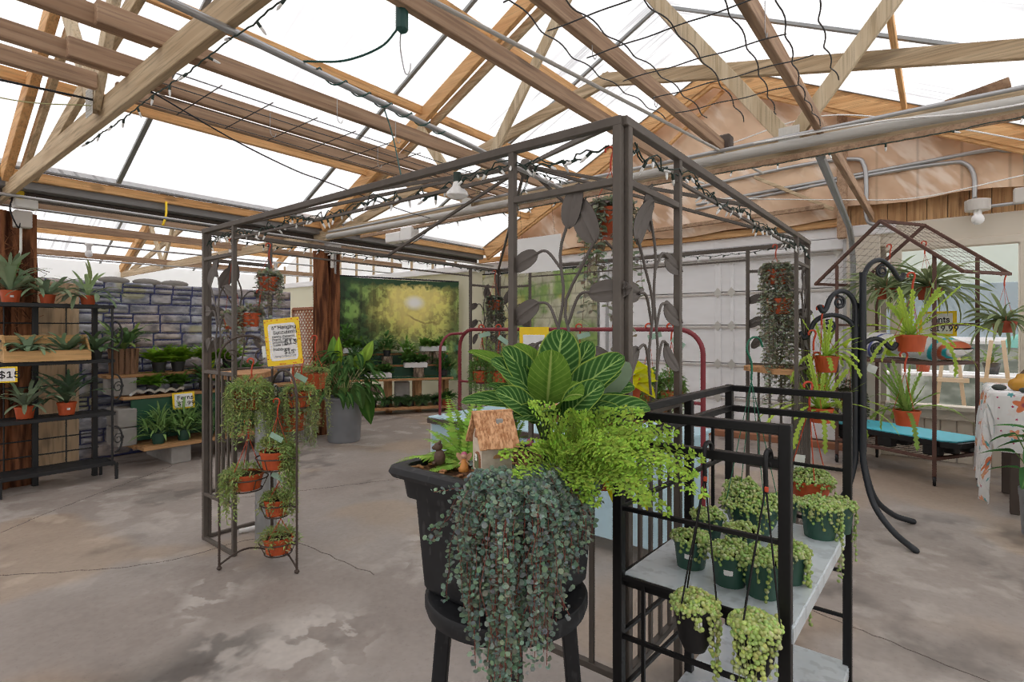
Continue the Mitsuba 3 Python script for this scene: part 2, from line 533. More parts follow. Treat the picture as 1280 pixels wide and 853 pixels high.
scene['stone_paint'] = pr(proc(stone_fn), 0.75, spec=0.2)
scene['stone_grout'] = pr((0.075, 0.085, 0.20), 0.8)
scene['leaf'] = {'type': 'principledthin', 'base_color': VC, 'roughness': 0.42, 'diff_trans': 0.6, 'eta': 1.4}
scene['leaf_solid'] = pr(VC, 0.4)
scene['paint_vc'] = pr(VC, 0.6, spec=0.3)


def zebra_fn(p, n, uv):
    s, t = uv.x, uv.y * 2 - 1
    at = dr.abs(t)
    q = s * 8.5 - at * 2.6
    fr = dr.abs(q - dr.floor(q) - 0.5)
    vein = smoothstep(0.15, 0.04, fr) * smoothstep(0.97, 0.80, at)
    halo = smoothstep(0.30, 0.05, fr)
    mid = smoothstep(0.075, 0.025, at)
    edge = smoothstep(0.88, 0.985, at)
    nz = fbm(s * 30, t * 9, 1.0, 3)
    c = mix((0.032, 0.095, 0.024), (0.115, 0.245, 0.065), halo * 0.6 + nz * 0.3)
    c = mix(c, (0.27, 0.42, 0.15), vein * (0.75 - 0.40 * at))
    c = mix(c, (0.32, 0.48, 0.14), mid)
    return mix(c, (0.34, 0.46, 0.09), edge * 0.9)


scene['zebra_leaf'] = {'type': 'principledthin', 'base_color': proc(zebra_fn), 'roughness': 0.38, 'diff_trans': 0.4, 'eta': 1.4}


def light_leaf_fn(p, n, uv):
    s, t = uv.x, uv.y * 2 - 1
    at = dr.abs(t)
    q = s * 9 - at * 2.6
    fr = dr.abs(q - dr.floor(q) - 0.5)
    vein = smoothstep(0.13, 0.03, fr)
    mid = smoothstep(0.09, 0.03, at)
    c = mix((0.10, 0.21, 0.028), (0.17, 0.30, 0.05), fbm(s * 18, t * 6, 2.0, 3))
    c = mix(c, (0.25, 0.38, 0.075), vein * 0.7)
    c = mix(c, (0.06, 0.15, 0.02), smoothstep(0.07, 0.14, at) * smoothstep(0.36, 0.14, at) * 0.4)
    return mix(c, (0.33, 0.42, 0.12), mid)


scene['zebra_leaf_light'] = {'type': 'principledthin', 'base_color': proc(light_leaf_fn), 'roughness': 0.4, 'diff_trans': 0.6, 'eta': 1.4}


def mural_fn(p, n, uv):
    u, v = uv.x, uv.y
    a = fbm(u * 8, v * 6, 1.0, 5)
    b = fbm(u * 34, v * 24, 4.0, 4)
    lf = smoothstep(0.35, 0.65, b) * 0.75 + 0.45
    sx, sy = u - 0.63, (v - 0.78) * 0.66
    d = dr.sqrt(sx * sx + sy * sy)
    glow = smoothstep(0.55, 0.03, d + 0.20 * (a - 0.5) + 0.10 * (b - 0.5))
    green = mix((0.045, 0.10, 0.03), (0.30, 0.42, 0.11), smoothstep(0.3, 0.7, a))
    c = mix(green, (0.62, 0.60, 0.16), smoothstep(0.15, 0.7, glow)) * lf
    c = mix(c, (0.95, 0.80, 0.26), smoothstep(0.55, 0.95, glow) * 0.75)
    c = mix(c, (0.98, 0.97, 0.90), smoothstep(0.09, 0.02, dr.sqrt(sx * sx * 0.7 + sy * sy * 2.2)))
    tr = smoothstep(0.60, 0.72, noise(u * 26 + 0.6 * noise(v * 4, 3.0), 2.0)) * smoothstep(0.35, 0.5, v) * (1 - glow)
    c = c * (1 - 0.55 * tr)
    br = smoothstep(0.014, 0.004, dr.abs(v - 0.60 + 0.30 * (u - 0.7) + 0.07 * (noise(u * 14, 3.0) - 0.5))) * smoothstep(0.55, 0.62, u) * smoothstep(0.84, 0.78, u)
    c = mix(c, (0.22, 0.13, 0.04), br * 0.6)
    c = mix(c, (0.015, 0.06, 0.02), smoothstep(0.91, 0.97, v + 0.10 * (b - 0.5)))
    c = mix(c, c * mi.Color3f(0.5, 0.75, 0.62), smoothstep(0.30, 0.0, u))
    st = smoothstep(0.42, 0.30, v) * smoothstep(0.42, 0.5, u) * smoothstep(0.70, 0.6, u)
    c = mix(c, (0.46, 0.45, 0.34), st * smoothstep(0.42, 0.6, fbm(u * 9, v * 44, 2.0, 3)))
    te = smoothstep(0.5, 0.25, v) * smoothstep(0.5, 0.65, fbm(u * 14, v * 12, 12.0, 4))
    return mix(c, (0.16, 0.40, 0.24), te * 0.6)


scene['mural_print'] = pr(proc(mural_fn), 0.5)


def mossy_fn(p, n, uv):
    u, v = uv.x, uv.y
    q = v * 11 + 0.5 * noise(u * 5, v * 3)
    row = dr.floor(q)
    w = u * 9 + 0.37 * row + 0.4 * noise(u * 9, v * 12, 5.0)
    j = smoothstep(0.0, 0.14, dr.abs(q - row - 0.5) * -1 + 0.5) * smoothstep(0.0, 0.08, dr.abs(w - dr.floor(w) - 0.5) * -1 + 0.5)
    a = fbm(u * 24, v * 18, 1.0, 4)
    g = smoothstep(0.40, 0.62, fbm(u * 7 + 3, v * 6, 7.0, 5))
    c = mix((0.30, 0.30, 0.19), (0.60, 0.59, 0.44), a) * (0.8 + 0.3 * cell_rand(dr.floor(w), row, 2.0))
    c = mix(c, mix((0.07, 0.19, 0.03), (0.24, 0.38, 0.06), a), g * 0.85)
    c = mix(c, (0.46, 0.43, 0.08), smoothstep(0.55, 0.72, fbm(u * 8, v * 7 + 9, 3.0, 4)) * 0.6)
    return c * (0.72 + 0.28 * j)


scene['mossy_print'] = pr(proc(mossy_fn), 0.5)


def cloth_fn(p, n, uv):
    u, v = uv.x * 4.2, uv.y * 4.2
    c = mi.Color3f(0.70, 0.70, 0.70)
    for k, (sc, col, core, rad) in enumerate((((0.9), (0.62, 0.19, 0.09), (0.30, 0.07, 0.10), 0.36), ((1.5), (0.66, 0.30, 0.18), (0.7, 0.5, 0.3), 0.30), ((2.2), (0.10, 0.32, 0.33), (0.1, 0.3, 0.33), 0.22), ((2.9), (0.45, 0.03, 0.12), (0.4, 0.02, 0.1), 0.14))):
        x, y = u * sc + 3.7 * k, v * sc + 1.3 * k
        cx, cy = dr.floor(x), dr.floor(y)
        dx = x - cx - 0.35 - 0.3 * cell_rand(cx, cy, k)
        dy = y - cy - 0.35 - 0.3 * cell_rand(cx, cy, k + 9)
        r = dr.sqrt(dx * dx + dy * dy)
        an = dr.atan2(dy, dx)
        petal = rad * (0.78 + 0.22 * dr.cos(5 * an + 6 * cell_rand(cx, cy, 4))) * (0.6 + 0.4 * cell_rand(cx, cy, 5))
        on = smoothstep(0.0, -0.03, r - petal) * smoothstep(0.25, 0.3, cell_rand(cx, cy, 6 + k))
        c = mix(c, mix(col, core, smoothstep(0.09, 0.03, r)), on)
    return c


scene['floral_cloth'] = pr(proc(cloth_fn), 0.75, spec=0.2)

# ------------------------------------------------------------------ the setting
XE, XR, XG = -6.5, -2.4, 1.7            # west gutter, ridge, east eave of the main bay
ZE, ZR = 2.94, 4.99
YB, YG, YF = 7.8, 7.42, -4.2            # back wall, gable frame, front end


def struct(name, mesh, mat, smooth=False, label=None, parent=None, **k):
    key = put(parent, name, mesh, mat, smooth, label=label, **k)
    if not parent:
        tag(key, kind='structure')
    return key


def roof_z(x):
    return ZE + 0.5 * (x - XE) if x < XR else ZR - 0.5 * (x - XR)


struct('floor', box((-5, 3, -0.06), (24, 20, 0.12), 0.001), 'concrete', label='worn grey brown concrete floor with stains and flaked patches')
# cracks and cold joints in the slab, as thin recessed dark strips
for pts in (((-5.2, -0.15), (-4.55, 0.55), (-3.95, 1.25), (-3.75, 1.95), (-2.7, 2.05)), ((-0.9, 3.35), (0.3, 3.02), (1.6, 2.8)), ((-4.9, 2.2), (-3.9, 3.9), (-2.9, 3.3)), ((-6.6, 2.3), (-5.4, 0.75), (-4.6, 0.6))):
    c = spline([(*q, 0.0) for q in pts], 60)
    c[:, :2] += rng.normal(0, 0.006, (60, 2))
    struct('joint', cat([bar(c[i], c[i + 1], 0.005, 0.002) for i in range(59)]), 'gutter_dark', parent='floor')

# ---- roof: ceiling with translucent sheets, orange rafters and purlins, grey sheet joints
struct('ceiling', cat([bar((XR, YF, ZR + 0.03), (XR, YG, ZR + 0.03), 0.10, 0.03)]), 'conduit', label='roof of translucent white plastic sheets on orange lumber')
JY = [-4.2, -2.1, -0.12, 1.78, 3.68, 5.6, 7.84]
SLOPES = [((XE, ZE), (XR, ZR)), ((XG, ZE), (XR, ZR)), ((XE - 0.2, ZE), (-10.6, ZR)), ((-14.7, ZE), (-10.6, ZR))]
for (xa, za), (xb, zb) in SLOPES:
    for a, b in zip(JY[:-1], JY[1:]):
        v = A((xa, a - 0.03, za + 0.075), (xb, a - 0.03, zb + 0.075), (xb, b + 0.03, zb + 0.075), (xa, b + 0.03, za + 0.075))
        struct('roof_sheet', (v, np.array([[0, 1, 2], [0, 2, 3]])), 'roof_panel', parent='ceiling')
    for y in JY[1:-1]:
        struct('sheet_joint', bar((xa, y, za + 0.045), (xb, y, zb + 0.045), 0.04, 0.03), 'pipe_gray', parent='ceiling')
    dx = 1 if xb > xa else -1
    for y in (-2.15, 0.97, 4.1, YG):
        struct('rafter', bar((xa + 0.03 * dx, y - 0.035, za - 0.065), (xb, y - 0.035, zb - 0.065), 0.06, 0.16), 'lumber_orange_x', parent='ceiling')
    for k in (1, 2, 3):
        x = xa + dx * (1.0 * k)
        z = za + 0.5 * k - 0.01
        ys = [-4.2, -2.15, 0.97, 4.1, YG]
        for a, b in zip(ys[:-1], ys[1:]):
            struct('purlin', bar((x, a + 0.07, z), (x, b + 0.02, z), 0.045, 0.09), 'lumber_orange_y', parent='ceiling')
            if a > 0 and XE <= x <= XG:
                struct('joist_hanger', box((x, b + 0.015, z - 0.01), (0.055, 0.016, 0.10), 0.002), 'steel_plate', parent='ceiling')

# ---- gutter between the two bays
struct('trim_1', cat([bar((XE - 0.24, YF, 2.80), (XE - 0.24, YG, 2.80), 0.34, 0.015), bar((XE - 0.075, YF, 2.87), (XE - 0.075, YG, 2.87), 0.012, 0.14), bar((XE - 0.41, YF, 2.87), (XE - 0.41, YG, 2.87), 0.012, 0.14)]), 'gutter_metal',
       label='grey metal valley gutter running between the two roof bays')
struct('eave_board', bar((XE - 0.045, YF, 2.905), (XE - 0.045, YG, 2.905), 0.045, 0.085), 'lumber_orange_y', parent='trim_1')
struct('under_board', bar((XE - 0.30, YF, 2.76), (XE - 0.30, YG, 2.76), 0.16, 0.06), 'gutter_dark', parent='trim_1')
struct('edge_rail', bar((XE - 0.03, YF, 2.965), (XE - 0.03, YG, 2.965), 0.05, 0.02), 'gutter_metal', parent='trim_1')

# ---- back wall
tag('wall_back', kind='structure', label='back wall with pale yellow side, white garage door and plastic film gable')
_used['wall_back'] = 1
struct('pale_panel', box((-10.9, YB + 0.05, 1.33), (8.0, 0.1, 2.66), 0.01), 'pale_yellow', parent='wall_back')
struct('top_plate', bar((-15, YB - 0.02, 2.70), (-0.4, YB - 0.02, 2.70), 0.12, 0.13), 'white_paint', parent='wall_back')
struct('board', box((-5.55, YB + 0.06, 1.33), (2.7, 0.08, 2.66), 0.01), 'white_paint', parent='wall_back')
struct('backing', box((-7.7, YB + 0.14, 1.38), (14.4, 0.04, 2.76), 0.002), 'stile_gray', parent='wall_back')
v = A((XE, YB + 0.01, 2.72), (XG, YB + 0.01, 2.72), (XG, YB + 0.01, ZE), (XR, YB + 0.01, ZR + 0.03), (XE, YB + 0.01, ZE))
struct('backing', (v, np.array([[0, 1, 2], [0, 2, 3], [0, 3, 4]])), 'plywood', parent='wall_back')
struct('jamb', box((-4.23, YB - 0.03, 1.31), (0.17, 0.12, 2.62), 0.008), 'white_paint', parent='wall_back')
struct('jamb', box((-0.72, YB - 0.05, 1.31), (0.34, 0.14, 2.62), 0.008), 'beige_trim', parent='wall_back')
struct('header', box((-2.5, YB - 0.03, 2.56), (3.6, 0.12, 0.13), 0.008), 'white_paint', parent='wall_back')
struct('sill_rust', box((-2.5, YB - 0.02, 0.04), (3.7, 0.12, 0.08), 0.006), 'rust_base', parent='wall_back')
# garage door of stacked sections
zs = [0.09, 0.55, 1.02, 1.56, 2.03, 2.49]
tag('door_1', kind='structure', label='white sectional garage door with whitewashed panels and steel hinges')
_used['door_1'] = 1
xs = [-4.14, -3.5, -2.47, -1.75, -0.9]
for a, b in zip(zs[:-1], zs[1:]):
    struct('section', box((-2.52, YB + 0.06, (a + b) / 2), (3.26, 0.03, b - a - 0.012), 0.004), 'white_paint', parent='door_1')
    struct('section_rail', box((-2.52, YB + 0.035, b - 0.03), (3.26, 0.02, 0.035), 0.004), 'stile_gray', parent='door_1')
    for x in (-4.05, -2.47, -2.28, -0.98):
        struct('stile', box((x, YB + 0.033, (a + b) / 2), (0.085 if x != -2.28 else 0.05, 0.03, b - a - 0.02), 0.004), 'white_paint', parent='door_1')
    for x in (-2.47, -2.28, -1.0):
        pts = [(-0.05, -0.012), (0, -0.075), (0.05, -0.012), (0.05, 0.012), (0, 0.075), (-0.05, 0.012)]
        struct('hinge', poly_plate(pts, 0.006, (x, YB + 0.012, b - 0.01), (1, 0, 0), (0, 0, 1)), 'steel_plate', parent='door_1')
for x in (-4.17, -0.9):
    struct('track', bar((x, YB - 0.1, 0.1), (x, YB - 0.1, 2.6), 0.05, 0.03), 'conduit', parent='door_1')

# right of the door: window over board siding
struct('siding_base', box((0.9, YB + 0.08, 0.32), (3.0, 0.04, 0.64), 0.004), 'beige_trim', parent='wall_back')
for k in range(20):
    struct('siding_board', box((-0.5 + 0.145 * k, YB + 0.045, 0.25), (0.137, 0.03, 0.5), 0.006), 'beige_trim', parent='wall_back')
struct('head_band', box((0.6, YB + 0.02, 2.62), (3.2, 0.12, 0.27), 0.006), 'beige_trim', parent='wall_back')
struct('mid_band', box((0.6, YB + 0.01, 0.54), (3.2, 0.10, 0.12), 0.006), 'beige_trim', parent='wall_back')
tag('window_1', kind='structure', label='wide fixed window in a beige frame at the right of the back wall')
_used['window_1'] = 1
for x in (-0.4, 0.715, 1.75):
    struct('frame', box((x, YB + 0.0, 1.55), (0.11, 0.14, 1.92), 0.006), 'beige_trim', parent='window_1')
struct('frame', box((0.7, YB + 0.0, 2.46), (2.4, 0.14, 0.08), 0.006), 'beige_trim', parent='window_1')
struct('sill', box((0.7, YB - 0.03, 0.62), (2.4, 0.2, 0.05), 0.006), 'beige_trim', parent='window_1')
for x in (0.16, 1.23):
    v = A((x - 0.5, YB + 0.03, 0.62), (x + 0.5, YB + 0.03, 0.62), (x + 0.5, YB + 0.03, 2.44), (x - 0.5, YB + 0.03, 2.44))
    struct('pane', (v, np.array([[0, 1, 2], [0, 2, 3]])), 'glass', parent='window_1')

# gable: planks behind a sagging sheet of plastic film, framed by orange boards
for k in range(44):
    x = -6.4 + 0.185 * k
    zt = min(roof_z(x), roof_z(x + 0.18)) - 0.03
    if zt > 2.9:
        struct('gable_plank', box((x + 0.09, YB - 0.02, (zt + 2.72) / 2), (0.178, 0.03, zt - 2.72), 0.004), 'plank_z', parent='wall_back')


def film(u, v):
    x = -6.3 + 7.75 * u
    top = np.where(x < XR, ZE + 0.5 * (x - XE), ZR - 0.5 * (x - XR)) + 0.05
    bot = np.where(x > -0.9, 2.98, 2.84) + 0.02 * np.sin(x * 5)
    top = np.maximum(top, bot + 0.02)
    z = bot + (top - bot) * v
    p = np.stack([x, 0 * x, z], -1)
    w = meshkit.fbm(p * A(2.2, 1, 1.1) + A(z * 0).mean(), 4, 3) * 0.10 + meshkit.fbm(np.stack([x * 5 + z * 3, 0 * x, z * 1.4 - x * 1.5], -1), 3, 8) * 0.10
    return np.stack([x, YB - 0.09 - w, z], -1)


struct('plastic_film', sheet(film, 150, 60), 'plastic_film', True, parent='wall_back', label='brownish wrinkled plastic sheeting over the gable')
for a, b in (((XE, ZE), (XR, ZR)), ((XG, ZE), (XR, ZR))):
    struct('gable_board', bar((a[0], YG - 0.02, a[1] - 0.06), (b[0], YG - 0.02, b[1] - 0.06), 0.05, 0.26), 'lumber_orange_x', parent='wall_back')
    struct('gable_edge', bar((a[0], YG - 0.03, a[1] + 0.085), (b[0], YG - 0.03, b[1] + 0.085), 0.07, 0.03), 'pipe_gray', parent='wall_back')
struct('sill_beam', bar((-6.9, YB - 0.12, 2.81), (-0.95, YB - 0.12, 2.81), 0.06, 0.09), 'lumber_orange_x', parent='wall_back')
struct('gable_batten', bar((-3.9, YB - 0.28, 3.55), (-2.3, YB - 0.28, 4.75), 0.05, 0.04), 'lumber_orange_x', parent='wall_back')
struct('gable_batten', bar((-2.0, YB - 0.28, 4.62), (0.2, YB - 0.28, 3.72), 0.05, 0.05), 'lumber_orange_x', parent='wall_back')
struct('gable_batten', bar((-1.9, YB - 0.3, 3.5), (-1.0, YB - 0.3, 2.95), 0.05, 0.04), 'lumber_pale_x', parent='wall_back')
struct('gable_batten', bar((-4.6, YB - 0.3, 2.93), (-1.1, YB - 0.3, 3.0), 0.06, 0.05), 'lumber_brown_y', parent='wall_back')
struct('gable_post', bar((-0.92, YB - 0.22, 2.6), (-0.92, YB - 0.22, 4.2), 0.10, 0.10), 'lumber_brown_y', parent='wall_back')

# outer walls of film (mostly out of view) so that daylight falls in from above and from the sides
for nm, v in (('wall_left', A((-14.75, YF, 0), (-14.75, YB, 0), (-14.75, YB, 3.0), (-14.75, YF, 3.0))), ('wall_right', A((XG + 0.1, YF, 0), (XG + 0.1, YB, 0), (XG + 0.1, YB, 3.0), (XG + 0.1, YF, 3.0))),
              ('wall_front', A((-14.75, YF, 0), (XG + 0.1, YF, 0), (XG + 0.1, YF, 3.0), (-14.75, YF, 3.0)))):
    struct(nm, (v, np.array([[0, 1, 2], [0, 2, 3]])), 'wall_film', label={'wall_left': 'translucent side wall behind the far bay'}.get(nm, 'translucent side wall out of view'))
v = A((-14.7, YB, 2.76), (-6.75, YB, 2.76), (-6.75, YB, 3.0), (-10.6, YB, 5.0), (-14.7, YB, 3.0))
struct('gable_film', (v, np.array([[0, 1, 2], [0, 2, 3], [0, 3, 4]])), 'wall_film', parent='wall_back')
for k in range(12):
    x = -14.2 + 0.66 * k
    struct('gable_stud', bar((x, YB - 0.06, 2.75), (x, YB - 0.06, 3.0 + 2.0 * (1 - abs(x + 10.6) / 4.1)), 0.045, 0.04), 'lumber_pale_x', parent='wall_back')


# ---- trusses: pale lumber, flat bottom chord, scissor chords, W webs with nail plates
def truss(y, xr, label, pipe=False, west=True):
    t = thing('roof_truss', label, 'roof truss', None)
    w = 0.042

    def b(n, p, q, h, mat='lumber_pale_x', dy=0.0):
        put(t, n, bar((p[0], y + dy, p[1]), (q[0], y + dy, q[1]), w, h), mat)
    b('bottom_chord', (xr - 4.35, 2.765), (xr + 4.05, 2.765), 0.135)
    b('scissor_chord', (xr - 3.85, 2.84), (xr + 0.05, 3.70), 0.11, dy=0.105)
    b('scissor_chord', (xr - 0.03, 3.70), (xr + 3.9, 2.82), 0.11, dy=0.105)
    b('top_chord', (xr - 4.2, 2.80), (xr, 4.84), 0.09, dy=0.06)
    b('top_chord', (xr + 4.1, 2.84), (xr, 4.84), 0.09, dy=0.06)
    for s in (-1, 1):
        b('web', (xr + s * 1.5, 2.78), (xr + s * 0.06, 4.78), 0.10, 'lumber_pale_z', dy=-0.045)
        b('web', (xr + s * 1.5, 2.78), (xr + s * 2.25, 3.76), 0.10, 'lumber_pale_z', dy=-0.045)
        for k, dx in enumerate((0,)):
            n, m = 7, 9
            px = xr + s * 1.5
            ps = [box((px, y - 0.069, 2.80), (0.13, 0.003, 0.16), 0.0005)]
            for i in range(n):
                for j in range(m):
                    ps.append(box((px - 0.053 + 0.0175 * i, y - 0.0715, 2.735 + 0.0165 * j), (0.005, 0.003, 0.010), 0.0003))
            put(t, 'nail_plate', cat(ps), 'steel_plate')
    return t


t1 = truss(0.97, -2.3, 'nearest pale wooden roof truss crossing the upper left corner', True)
t2 = truss(4.1, -2.3, 'pale wooden roof truss over the metal gazebo, with pipes tied along its bottom chord')
truss(4.1, -10.6, 'pale wooden roof truss in the far left roof bay, seen below the gutter')
truss(0.97, -10.6, 'roof truss in the far left bay nearest the camera')
truss(-2.15, -2.3, 'roof truss behind the camera position')


def one(name, label, c, mesh, mat, smooth=False, group=None, **k):
    key = put(None, name, mesh, mat, smooth, **k)
    return tag(key, label, c, group)


# pipes and battens tied to the second truss
x0, x1 = -6.3, 1.6
pk = spline([(x0, 4.03, 2.72), (-3, 4.0, 2.71), (-0.9, 3.98, 2.735), (x1, 4.0, 2.72)], 30)
one('conduit_pipe', 'long grey pipe along the bottom chord of the truss over the gazebo', 'pipe', tube(pk, 0.034, 10), 'pipe_plastic', True)
one('conduit_pipe', 'thinner grey pipe just above the long pipe on the gazebo truss', 'pipe', tube(pk + A(0, 0.01, 0.075) + np.stack([0 * pk[:, 0], 0 * pk[:, 0], 0.012 * np.sin(pk[:, 0] * 1.4)], 1), 0.014, 8), 'conduit', True)
one('wood_batten', 'thin wooden batten hanging under the pipe on the gazebo truss', 'wood batten', bar((-5.5, 3.97, 2.625), (1.6, 3.97, 2.655), 0.03, 0.035), 'lumber_brown_y')
one('scrap_board', 'short brown scrap board sticking up behind the truss at right', 'board', bar((0.03, 4.23, 2.87), (0.32, 4.23, 2.93), 0.04, 0.06), 'lumber_brown_y')

# ---- brown stringers that lie on the bottom chords, running away from the camera
for x, a, b, lb, zz in ((-1.73, -3.5, 4.16, 'brown lumber stringer on the truss chords carrying the green plug', 0), (-1.28, -3.5, 4.15, 'brown lumber stringer ending in a dark block right of the gazebo post', 0), (-0.62, -3.5, 7.6, 'brown lumber stringer running on under the right truss to the back wall', 0),
                        (-2.90, -3.5, 0.93, 'brown stringer board at upper left, topmost of the three before the near truss', 0), (-3.36, -3.5, 0.93, 'brown stringer board at upper left, middle of the three before the near truss', 0), (-3.66, -3.5, 0.90, 'brown stringer board at upper left, lowest of the three before the near truss', 0),
                        (-2.92, 1.0, 4.3, 'brown stringer board beyond the near truss, highest of the three over the wire grid', 0), (-3.42, 1.0, 4.4, 'brown stringer board beyond the near truss, middle one with a dark knot', 0), (-3.70, 1.0, 4.4, 'brown stringer board beyond the near truss, lowest of the three over the wire grid', 0)):
    t = one('stringer_board', lb, 'lumber beam', bar((x, a, 2.875), (x, b, 2.875 if x != -0.62 else 2.83), 0.042, 0.09), 'lumber_brown_y')
    if x in (-2.90, -3.36):
        put(t, 'end_block', bar((x + 0.04, 0.70, 2.875), (x + 0.04, 1.15, 2.875), 0.05, 0.10), 'lumber_brown_y')
    if x == -1.28:
        put(t, 'end_block', box((x + 0.01, 4.19, 2.90), (0.10, 0.10, 0.13), 0.01), 'gutter_dark')
for x, lb in ((-7.55, 'nearest'), (-8.85, 'second'), (-12.0, 'farthest')):
    one('bay_stringer', f'brown lumber stringer in the far left roof bay, {lb} of the three', 'lumber beam', bar((x, -1.5, 2.83), (x, 7.4, 2.83), 0.045, 0.10), 'lumber_brown_y')
for x, z in ((-7.2, 2.74), (-9.3, 2.72), (-11.2, 2.70)):
    one('bay_conduit', 'thin grey conduit strung along the far left roof bay' + {-7.2: ', nearest the gutter', -9.3: ', middle one with lamp holders', -11.2: ', farthest from the gutter'}[x], 'conduit', tube([(x, -1.5, z), (x, 3, z - 0.03), (x, 7.5, z)], 0.013, 8), 'conduit', True)
for y in (2.2, 4.9):
    t = thing('ceiling_lamp_holder', 'white porcelain lamp holder under the conduit of the far left bay' + (', nearer one' if y < 3 else ', farther one'), 'lamp holder')
    put(t, 'base', lathe([(0, 2.72), (0.05, 2.72), (0.05, 2.70), (0.03, 2.68), (0.03, 2.62), (0, 2.62)], 16, (-9.3, y, -0.02)), 'white_plastic', True)
    put(t, 'bulb', sphere((-9.3, y, 2.56), 0.045, 2, (1, 1, 1.25)), 'sign_white', True)

# conduits running along the ridge direction
one('conduit_pipe', 'straight steel conduit above the gazebo with a green cable wound on it', 'pipe', tube([(-1.87, -2, 2.675), (-2.18, 0.97, 2.675), (-2.365, 2.7, 2.675), (-2.48, 3.85, 2.675)], 0.016, 10), 'conduit', True)
one('conduit_pipe', 'pale thin pipe running beside the dark wavy wire mesh', 'pipe', tube([(-1.80, -0.5, 2.79), (-1.57, 1.46, 2.80), (-1.287, 3.69, 2.80), (-1.15, 4.8, 2.80)], 0.010, 8), 'pipe_plastic', True)
one('conduit_pipe', 'steel conduit under the valley gutter, strung from the left post', 'pipe', tube([(-6.35, -2, 2.68), (-6.33, 1.1, 2.67), (-6.36, 4.3, 2.655), (-6.4, 7.5, 2.66)], 0.015, 8), 'conduit', True)

# ------------------------------------------------------------------ plant and pot builders
CR, CF = A(math.cos(TH), math.sin(TH), 0), A(-math.sin(TH), math.cos(TH), 0)   # two handy level directions: along the aisle's right and away


def pot_prof(r, h, rim=0.012, taper=0.78, th=0.003):
    rb = r * taper
    return [(0, 0), (rb, 0), (rb + (r - rb) * 0.84, h * 0.84), (r + 0.001, h * 0.84), (r + 0.003, h - 0.002), (r + 0.001, h), (r - th, h), (r - th - 0.001, h * 0.82), (0, h * 0.80)]


POTS = {}


def add_pot(parent, c, r, h, mat, taper=0.78, sticker=None, az=-1.2):
    c = np.asarray(c, float)
    put(parent, 'pot', lathe(pot_prof(r, h, taper=taper), 28, c), mat, 40)
    put(parent, 'soil', lathe([(0, h * 0.88), (r - 0.004, h * 0.86)], 20, c), 'soil')
    if sticker:
        rr = r * (taper + (1 - taper) * 0.55) + 0.0012
        a = np.linspace(az - 0.014 / r, az + 0.014 / r, 4)
        v = np.array([(math.cos(x) * (rr + dz * (1 - taper) * r), math.sin(x) * (rr + dz * (1 - taper) * r), h * (0.5 + dz)) for x in a for dz in (-0.085, 0.085)]) + c
        put(parent, 'price_sticker', (v, np.array([[2 * i, 2 * i + 2, 2 * i + 3, 2 * i + 1] for i in range(3)])), 'sign_white')


def hook_pts(top, s, ax):
    """An open plastic hook below 'top': a hanger loop in the plane of ax and z."""
    ax = np.asarray(ax, float)
    pts = [(-0.02, -0.008), (-0.021, 0.005), (-0.008, 0.014), (0.006, 0.010), (0.010, -0.005), (0.004, -0.022), (0.0, -0.045), (0.0, -0.075)]
    return spline([np.asarray(top, float) + ax * x * s / 0.05 + A(0, 0, z * s / 0.05) for x, z in pts], 22)


def hanger(parent, c, r, h, top, mat='red_hook', n=3, az=0.3, rad=0.0013, hook=0.05, ax=None):
    c, top = np.asarray(c, float), np.asarray(top, float)
    hp = hook_pts(top, hook, CR if ax is None else ax)
    put(parent, 'hanger_hook', tube(hp, 0.0042 * hook / 0.05, 7), mat, True)
    e = hp[-1]
    for k in range(n):
        a = az + 2 * PI * k / n
        put(parent, 'hanger_wire', tube([e, (e + c + A(0, 0, h)) / 2 + A(math.cos(a), math.sin(a), 0) * r * 0.46, c + A(math.cos(a) * r, math.sin(a) * r, h - 0.006)], rad, 5), mat, True)


def care_tag(parent, p, d=(1, 0), w=0.022, h=0.055, mat='white_tag', tilt=0.5):
    p = np.asarray(p, float)
    ux = unit(CR * math.cos(tilt) + A(0, 0, 1) * math.sin(tilt))
    uy = unit(np.cross(ux, -CF))
    put(parent, 'plant_tag', poly_plate([(0, 0), (h, 0), (h, w), (0, w)], 0.0008, p, ux, -uy), mat)


_ICO1 = tm(trimesh.creation.icosphere(1, 1.0))


